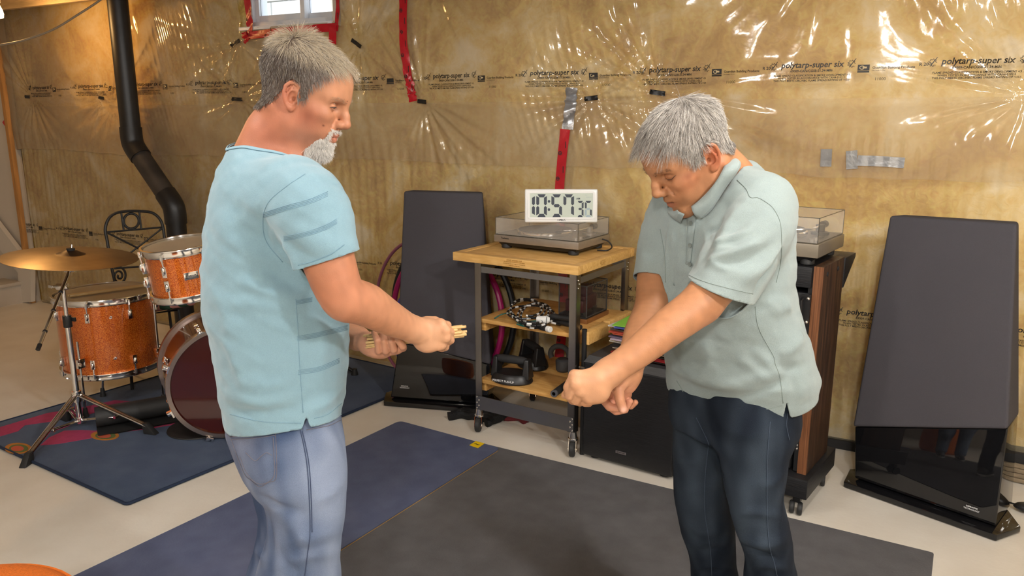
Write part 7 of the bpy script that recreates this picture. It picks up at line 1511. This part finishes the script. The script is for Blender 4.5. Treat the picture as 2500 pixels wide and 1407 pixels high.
# ---- polo shirt
rows = [(395, 1738, 1822, 0.050), (415, 1705, 1850, 0.085), (440, 1672, 1880, 0.122), (470, 1645, 1908, 0.150), (510, 1628, 1925, 0.162), (560, 1618, 1927, 0.168), (620, 1616, 1923, 0.170), (680, 1617, 1922, 0.172), (740, 1617, 1930, 0.178), (800, 1624, 1944, 0.192), (850, 1633, 1957, 0.196), (900, 1639, 1974, 0.200), (950, 1644, 1962, 0.198), (1000, 1652, 1935, 0.192), (1060, 1660, 1925, 0.188)]
tc, ta, tb = torso_rows(rows, HR_, math.cos(AR), math.sin(AR), None)
ta = np.maximum(ta, 0.085)
SB = Body(); SB.loft(tc, ta, tb, fR, lR, UZ, k=0.02, pw=2.2); tors = list(SB.ops)
sl1 = Body(); sl1.chain([Q_(1850, 505, -0.105), Q_(1842, 560, -0.150), Q_(1775, 682, -0.195), Q_(1725, 760, -0.22)], [0.084, 0.083, 0.081, 0.081], k=0.03, sub=4); SB.ops += [o[:3]+(0.045, 1, None) for o in sl1.ops]
sl2 = Body(); sl2.chain([Q_(1660, 510, 0.09), Q_(1632, 560, 0.095), Q_(1596, 680, 0.030), Q_(1588, 740, 0.0)], [0.077, 0.070, 0.054, 0.052], k=0.03, sub=4); SB.ops += [o[:3]+(0.045, 1, None) for o in sl2.ops]
V, F = SB.mesh(0.0047); V = relax(V, F, 2, 0.5); N = vnormals(V, F); tree = bvh(V, F)
FP = [([(1755, 541), (1731, 567), (1726, 590)], -0.006, 0.006), ([(1830, 564), (1790, 578), (1755, 593), (1730, 603)], 0.007, 0.0065), ([(1838, 598), (1786, 621), (1731, 635)], 0.006, 0.0065), ([(1790, 604), (1745, 614)], 0.004, 0.005), ([(1910, 604), (1858, 662), (1801, 695)], 0.006, 0.010), ([(1907, 616), (1872, 668), (1846, 711)], -0.008, 0.007), ([(1639, 546), (1628, 618), (1626, 705)], 0.004, 0.005), ([(1655, 560), (1648, 620), (1645, 690)], -0.003, 0.006), ([(1735, 640), (1760, 655), (1800, 660)], 0.004, 0.006), ([(1795, 480), (1760, 520), (1735, 580), (1715, 640)], -0.006, 0.011), ([(1830, 485), (1785, 535), (1755, 600), (1735, 650)], 0.006, 0.010), ([(1850, 500), (1810, 545), (1770, 585)], -0.004, 0.010), ([(1870, 580), (1810, 610), (1745, 635)], 0.006, 0.010), ([(1890, 620), (1840, 660), (1770, 680)], 0.005, 0.012), ([(1880, 600), (1840, 630), (1790, 650)], -0.005, 0.010),
      ([(1650, 520), (1645, 600), (1650, 660)], 0.004, 0.012), ([(1720, 770), (1722, 830), (1735, 880)], 0.006, 0.012), ([(1690, 790), (1670, 830), (1662, 880)], 0.005, 0.012), ([(1650, 900), (1700, 925), (1770, 940), (1850, 925), (1910, 905)], 0.009, 0.013), ([(1655, 930), (1720, 955), (1800, 965)], -0.006, 0.012), ([(1745, 990), (1800, 975), (1860, 955), (1915, 925)], -0.010, 0.009), ([(1720, 1010), (1770, 985), (1830, 968), (1900, 945)], 0.008, 0.012),
      ([(1880, 730), (1920, 745), (1930, 770)], 0.005, 0.010), ([(1900, 870), (1945, 840), (1960, 820)], 0.007, 0.012), ([(1890, 890), (1930, 900), (1970, 890)], -0.006, 0.010), ([(1850, 860), (1880, 890), (1910, 915)], 0.006, 0.010), ([(1930, 900), (1940, 950), (1935, 985)], -0.005, 0.010), ([(1850, 720), (1900, 760), (1925, 740)], 0.005, 0.010), ([(1880, 690), (1900, 660), (1915, 600)], -0.005, 0.010), ([(1800, 880), (1840, 900), (1880, 930)], 0.005, 0.012), ([(1660, 960), (1680, 985), (1700, 1010)], 0.006, 0.010), ([(1690, 560), (1685, 620), (1692, 660)], -0.003, 0.010)]
V = folds(V, N, tree, [(p_, a_*1.3, w_) for p_, a_, w_ in FP]); V = V+N*(0.0020*fnoise(V*np.array([1, 1, 1.5]), 38, 17)+0.0010*fnoise(V*np.array([1, 1, 1.8]), 90, 18)+0.0005*fnoise(V, 190, 19))[:, None]
dT = Body(); dT.ops = tors; eT, e1_, e2_ = ev(dT, V), ev(sl1, V), ev(sl2, V)
qx, qy = pxv(V)
a1 = Q_(1725, 760, -0.22)-Q_(1842, 560, -0.150); a1 /= np.linalg.norm(a1); p3 = [Q_(1676, 682, -0.235), Q_(1840, 729, -0.150), Q_(1750, 688, -0.10)]; n1 = np.cross(p3[1]-p3[0], p3[2]-p3[0]); n1 /= np.linalg.norm(n1); n1 = n1 if n1@a1 < 0 else -n1
a2 = Q_(1588, 740, 0.0)-Q_(1632, 560, 0.095); a2 /= np.linalg.norm(a2); E2 = Q_(1592, 682, 0.02)
h3 = [Q_(1650, 975, 0.02), Q_(1760, 1036, -0.13), Q_(1916, 1012, -0.14)]; hn2 = np.cross(h3[1]-h3[0], h3[2]-h3[0]); hn2 /= np.linalg.norm(hn2); hn2 = hn2 if hn2[2] > 0 else -hn2; h30 = h3[0]
def edges2(V):
    c = np.linalg.norm(V-Q_(1742, 425, -0.04), axis=1)-0.074; c = np.minimum(c, (V-h30)@hn2+0.003*fnoise(V, 14, 7)); qx, qy = pxv(V); near = ((V-gR)*np.array([1, 1, 0]))@lR > 0.02
    return np.minimum(c, np.where(near & (qy > 975), np.abs(qx-1921)-(qy-980)*0.22, 1)/1000.0)
c = np.minimum(np.minimum(shirt_cut(V, e1_, p3[0], -n1, 0.009), shirt_cut(V, e2_, E2, a2)), edges2(V))
V2, F2 = merge_meshes(clip(V, F, c), torso_patch(tors, [(sl1, p3[0], -n1), (sl2, E2, a2)], edges2))
m_polo = attr_mat('sage_pique', 0.9, 0.2, bump=0.35, bscale=1100, sheen=0.25, noise=0.10, nscale=700); pc = np.tile(np.array(lin('889594')), (len(V2), 1)); pc *= (1+0.05*fnoise(V2, 12, 4))[:, None]
polo = mesh_obj('polo_shirt', V2, F2, m_polo, manR, pc, 0.003, 0.0012); tree = bvh(V2, F2); m_ps = mat('sage_thread', lin('7E8A86'), 0.9); m_pm = mat('sage_jersey', lin('8A9796'), 0.9, noise=0.08, nscale=500, bump=0.3, bscale=900, sheen=0.2)
seam('seam', tree, [[(1800, 440), (1822, 462), (1832, 482), (1850, 483), (1872, 495), (1890, 512), (1905, 545), (1908, 590), (1906, 640), (1895, 690)], [(1842, 732), (1852, 800), (1888, 868), (1893, 890), (1905, 925), (1912, 985)], [(1652, 930), (1690, 985), (1750, 1012), (1830, 1008), (1910, 990)], [(1612, 560), (1622, 620), (1625, 690)]], 0.0009, m_ps, polo, 0.0004)
seam('sleeve_hem', tree, [[(1682, 672), (1720, 688), (1770, 702), (1838, 718)]], 0.0008, m_ps, polo, 0.0003)
# placket with buttons
def patch(name, cols, off, m, parent, thick=0.002):
    G = []
    for pa in cols:
        row = [hit(tree, x, y, off) for x, y in pa]
        if any(q is None for q in row): continue
        G.append(row)
    G = np.array(G); b = MB(); b.grid(G); o = b.build(name, m, parent, world=True); md = o.modifiers.new('thickness', 'SOLIDIFY'); md.thickness = thick; return o
pl = patch('placket', [[(1674+x*(1-0.5*t)+(1-t)*4, 512+133*t+3*x/28) for x in (0, 6, 12, 18, 24)] for t in np.linspace(0.06, 1, 14)], 0.0018, m_pm, polo)
seam('placket_stitching', bvh([v.co+Vector(manR.location) for v in pl.data.vertices], [tuple(p.vertices) for p in pl.data.polygons]), [[(1680, 525), (1677, 580), (1676, 640)]], 0.0006, m_ps, pl, 0.003)
m_but = mat('grey_button', lin('6E7672'), 0.35)
for x, y in ((1688, 545), (1686, 599), (1686, 645)):
    q = hit(tree, x, y, 0.0035); q1 = hit(tree, x+4, y, 0.0035); q2 = hit(tree, x, y+4, 0.0035)
    if q is None or q1 is None or q2 is None: continue
    nb_ = np.cross(q2-q, q1-q); nb_ /= np.linalg.norm(nb_); nb_ = nb_ if nb_@(CAM-q) > 0 else -nb_; b = MB(); b.lathe([(0.0, 0.0), (0.0050, 0.0), (0.0055, 0.0008), (0.0050, 0.0018), (0.0036, 0.0013), (0.0, 0.0013)], q, nb_, 18); b.build('button', m_but, pl, world=True)
# collar: near fall, back roll and far fall, each from neck line to outer edge
def collar(name, inner, outer, n=14, mid=0.010):
    I = smoothpath(np.array([Q_(*p) for p in inner]), 6); O = smoothpath(np.array([Q_(*p) for p in outer]), 6); t = np.linspace(0, 1, 30); rs_ = lambda A: np.stack([np.interp(t*(len(A)-1), np.arange(len(A)), A[:, i]) for i in range(3)], 1); I, O = rs_(I), rs_(O)
    G = np.array([[I[i]*(1-s)+O[i]*s+(UP*mid-FW*mid*0.6)*math.sin(PI*s)*(1-0.3*s) for s in np.linspace(0, 1, 9)] for i in range(len(I))]); b = MB(); b.grid(G); o = b.build(name, m_pm, polo, world=True); md = o.modifiers.new('thickness', 'SOLIDIFY'); md.thickness = 0.003; md.offset = 0; return o
bt2 = bvh(V_body2, F_body2)
def snap(tr, x, y, d, off):
    q = hit(tr, x, y, off); p = Q_(x, y, d)
    return p if q is None or abs((q-p)@FW) > 0.07 else q
def inv_px(P): a, b_ = pxv(np.array([P])); return a[0], b_[0]
def collar2(name, inner, outer, mid):
    I = smoothpath(np.array([snap(bt2, x, y, d, 0.006) for x, y, d in inner]), 6); O = smoothpath(np.array([snap(tree, x, y, d, 0.009) for x, y, d in outer]), 6); t = np.linspace(0, 1, 30); rs_ = lambda A: np.stack([np.interp(t*(len(A)-1), np.arange(len(A)), A[:, i]) for i in range(3)], 1); I, O = rs_(I), rs_(O)
    cen = Q_(1745, 440, 0.0); G = []
    for i in range(len(I)):
        out_ = (I[i]+O[i])/2-cen; out_ /= np.linalg.norm(out_); G.append([I[i]*(1-s)+O[i]*s+out_*mid*math.sin(PI*s)*(1-0.35*s) for s in np.linspace(0, 1, 9)])
    G = np.array(G); b = MB(); b.grid(G); o = b.build(name, m_pm, polo, world=True); md = o.modifiers.new('thickness', 'SOLIDIFY'); md.thickness = 0.003; md.offset = 0; return o, G
ci = [(1687, 500, -0.125), (1710, 481, -0.132), (1741, 448, -0.128), (1764, 408, -0.100), (1774, 386, -0.060), (1770, 376, -0.01), (1752, 378, 0.03)]; co_ = [(1717, 537, -0.145), (1745, 512, -0.160), (1778, 462, -0.165), (1806, 410, -0.130), (1804, 392, -0.070), (1792, 380, -0.005), (1766, 380, 0.045)]
cn_, G = collar2('collar', ci, co_, 0.012)
b = MB(); b.tube(G[:20, 7]+(G[:20, 7]-Q_(1745, 440, 0.0))*0.012, 0.0007, 5); o = b.build('collar_stitching', m_ps, cn_, world=True); o['kind'] = 'stuff'
collar2('collar', [(1672, 520, -0.080), (1658, 512, -0.055), (1650, 495, -0.02), (1660, 470, 0.02), (1690, 440, 0.05)], [(1668, 545, -0.10), (1648, 534, -0.075), (1637, 515, -0.04), (1643, 488, 0.01), (1685, 440, 0.06)], 0.006)
# ---- dark jeans
JB = Body(); hrow = [(925, 1662, 1930, 0.165), (965, 1652, 1928, 0.172), (1005, 1648, 1930, 0.176), (1035, 1650, 1926, 0.172), (1055, 1662, 1915, 0.155)]
hc, ha, hb_ = torso_rows(hrow, HR_, math.cos(AR), math.sin(AR), None); ha = np.maximum(ha, 0.115); JB.loft(hc, ha, hb_, fR, lR, UZ, k=0.03, pw=2.3)
l1, r1 = leg(JB, [(1830, 1020, -0.075, 96), (1838, 1085, -0.085, 88), (1842, 1150, -0.095, 77), (1846, 1220, -0.105, 66), (1862, 1290, -0.110, 64), (1876, 1350, -0.100, 58), (1880, 1415, -0.090, 57)], HR_)
l2, r2 = leg(JB, [(1730, 1020, 0.070, 84), (1717, 1085, 0.080, 73), (1712, 1150, 0.080, 69), (1714, 1220, 0.075, 66), (1727, 1290, 0.070, 64), (1738, 1350, 0.080, 56), (1744, 1415, 0.090, 51)], HR_)
for P_, R_ in ((l1, r1), (l2, r2)):
    kn = P_[-1]; an = np.array([kn[0], kn[1], 0.09])-fR*0.03; JB.chain([kn, (kn+an)/2-fR*0.015, an], [R_[-1], 0.060, 0.060], k=0.03, sub=3)
V, F = JB.mesh(0.0060); V = relax(V, F, 2, 0.5); N = vnormals(V, F); tree = bvh(V, F)
FK = [([(1730, 1080), (1750, 1120), (1768, 1170)], -0.006, 0.007), ([(1690, 1060), (1720, 1080), (1735, 1092)], 0.005, 0.010), ([(1650, 1120), (1690, 1130), (1725, 1110)], 0.004, 0.010), ([(1655, 1190), (1700, 1200), (1750, 1180)], 0.004, 0.010), ([(1790, 1260), (1840, 1250), (1905, 1262)], 0.006, 0.010), ([(1808, 1335), (1850, 1350), (1900, 1372)], -0.008, 0.008), ([(1812, 1320), (1860, 1330), (1915, 1325)], 0.008, 0.012), ([(1830, 1385), (1870, 1380), (1925, 1390)], 0.006, 0.010), ([(1675, 1280), (1720, 1300), (1780, 1290)], 0.006, 0.012), ([(1690, 1350), (1730, 1345), (1785, 1340)], -0.005, 0.010), ([(1760, 1050), (1820, 1065), (1880, 1060)], 0.003, 0.012), ([(1910, 1160), (1880, 1180), (1850, 1185)], 0.004, 0.010), ([(1700, 1390), (1740, 1380), (1790, 1390)], 0.006, 0.010)]
V = folds(V, N, tree, [(p_, a_*1.4, w_) for p_, a_, w_ in FK]); V = V+N*(0.0018*fnoise(V, 40, 25))[:, None]
kc = np.where(V[:, 2] > 0.5, (Q_(1750, 950)[2]-V[:, 2])+0.03, 1.0); kc = np.minimum(kc, V[:, 2]-0.055)
ind = np.array(lin('121A26')); fade = np.array(lin('46525F')); C = np.tile(ind, (len(V), 1)); wear = 0.05+0.30*smoothstep(0.2, 0.9, N@fR)*smoothstep(0.95, 0.7, V[:, 2])*smoothstep(0.35, 0.55, V[:, 2])+0.16*fnoise(V*np.array([1, 1, 0.5]), 26, 41)+0.14*fnoise(V*np.array([1, 1, 0.4]), 110, 42); C = mixc(C, fade, np.clip(wear, 0, 1))
V2, F2 = clip(V, F, kc); jn2 = mesh_obj('jeans', V2, F2, denim('dark_denim'), manR, recolor(V, C, V2), 0.003, 0.0012); tree = bvh(V2, F2); m_dt = mat('dark_denim_thread', lin('3A4656'), 0.9)
seam('side_seam', tree, [[(1880, 1030), (1874, 1100), (1872, 1180), (1873, 1260), (1878, 1330), (1890, 1375), (1897, 1407)], [(1729, 1090), (1722, 1160), (1720, 1240), (1728, 1300), (1735, 1350), (1738, 1407)]], 0.0009, m_dt, jn2)
seam('pocket_stitching', tree, [[(1922, 1010), (1920, 1040), (1927, 1075)], [(1700, 1020), (1725, 1070), (1732, 1090)]], 0.0008, m_dt, jn2)
for P_ in (l1, l2): shoe(P_[-1], fR, manR)
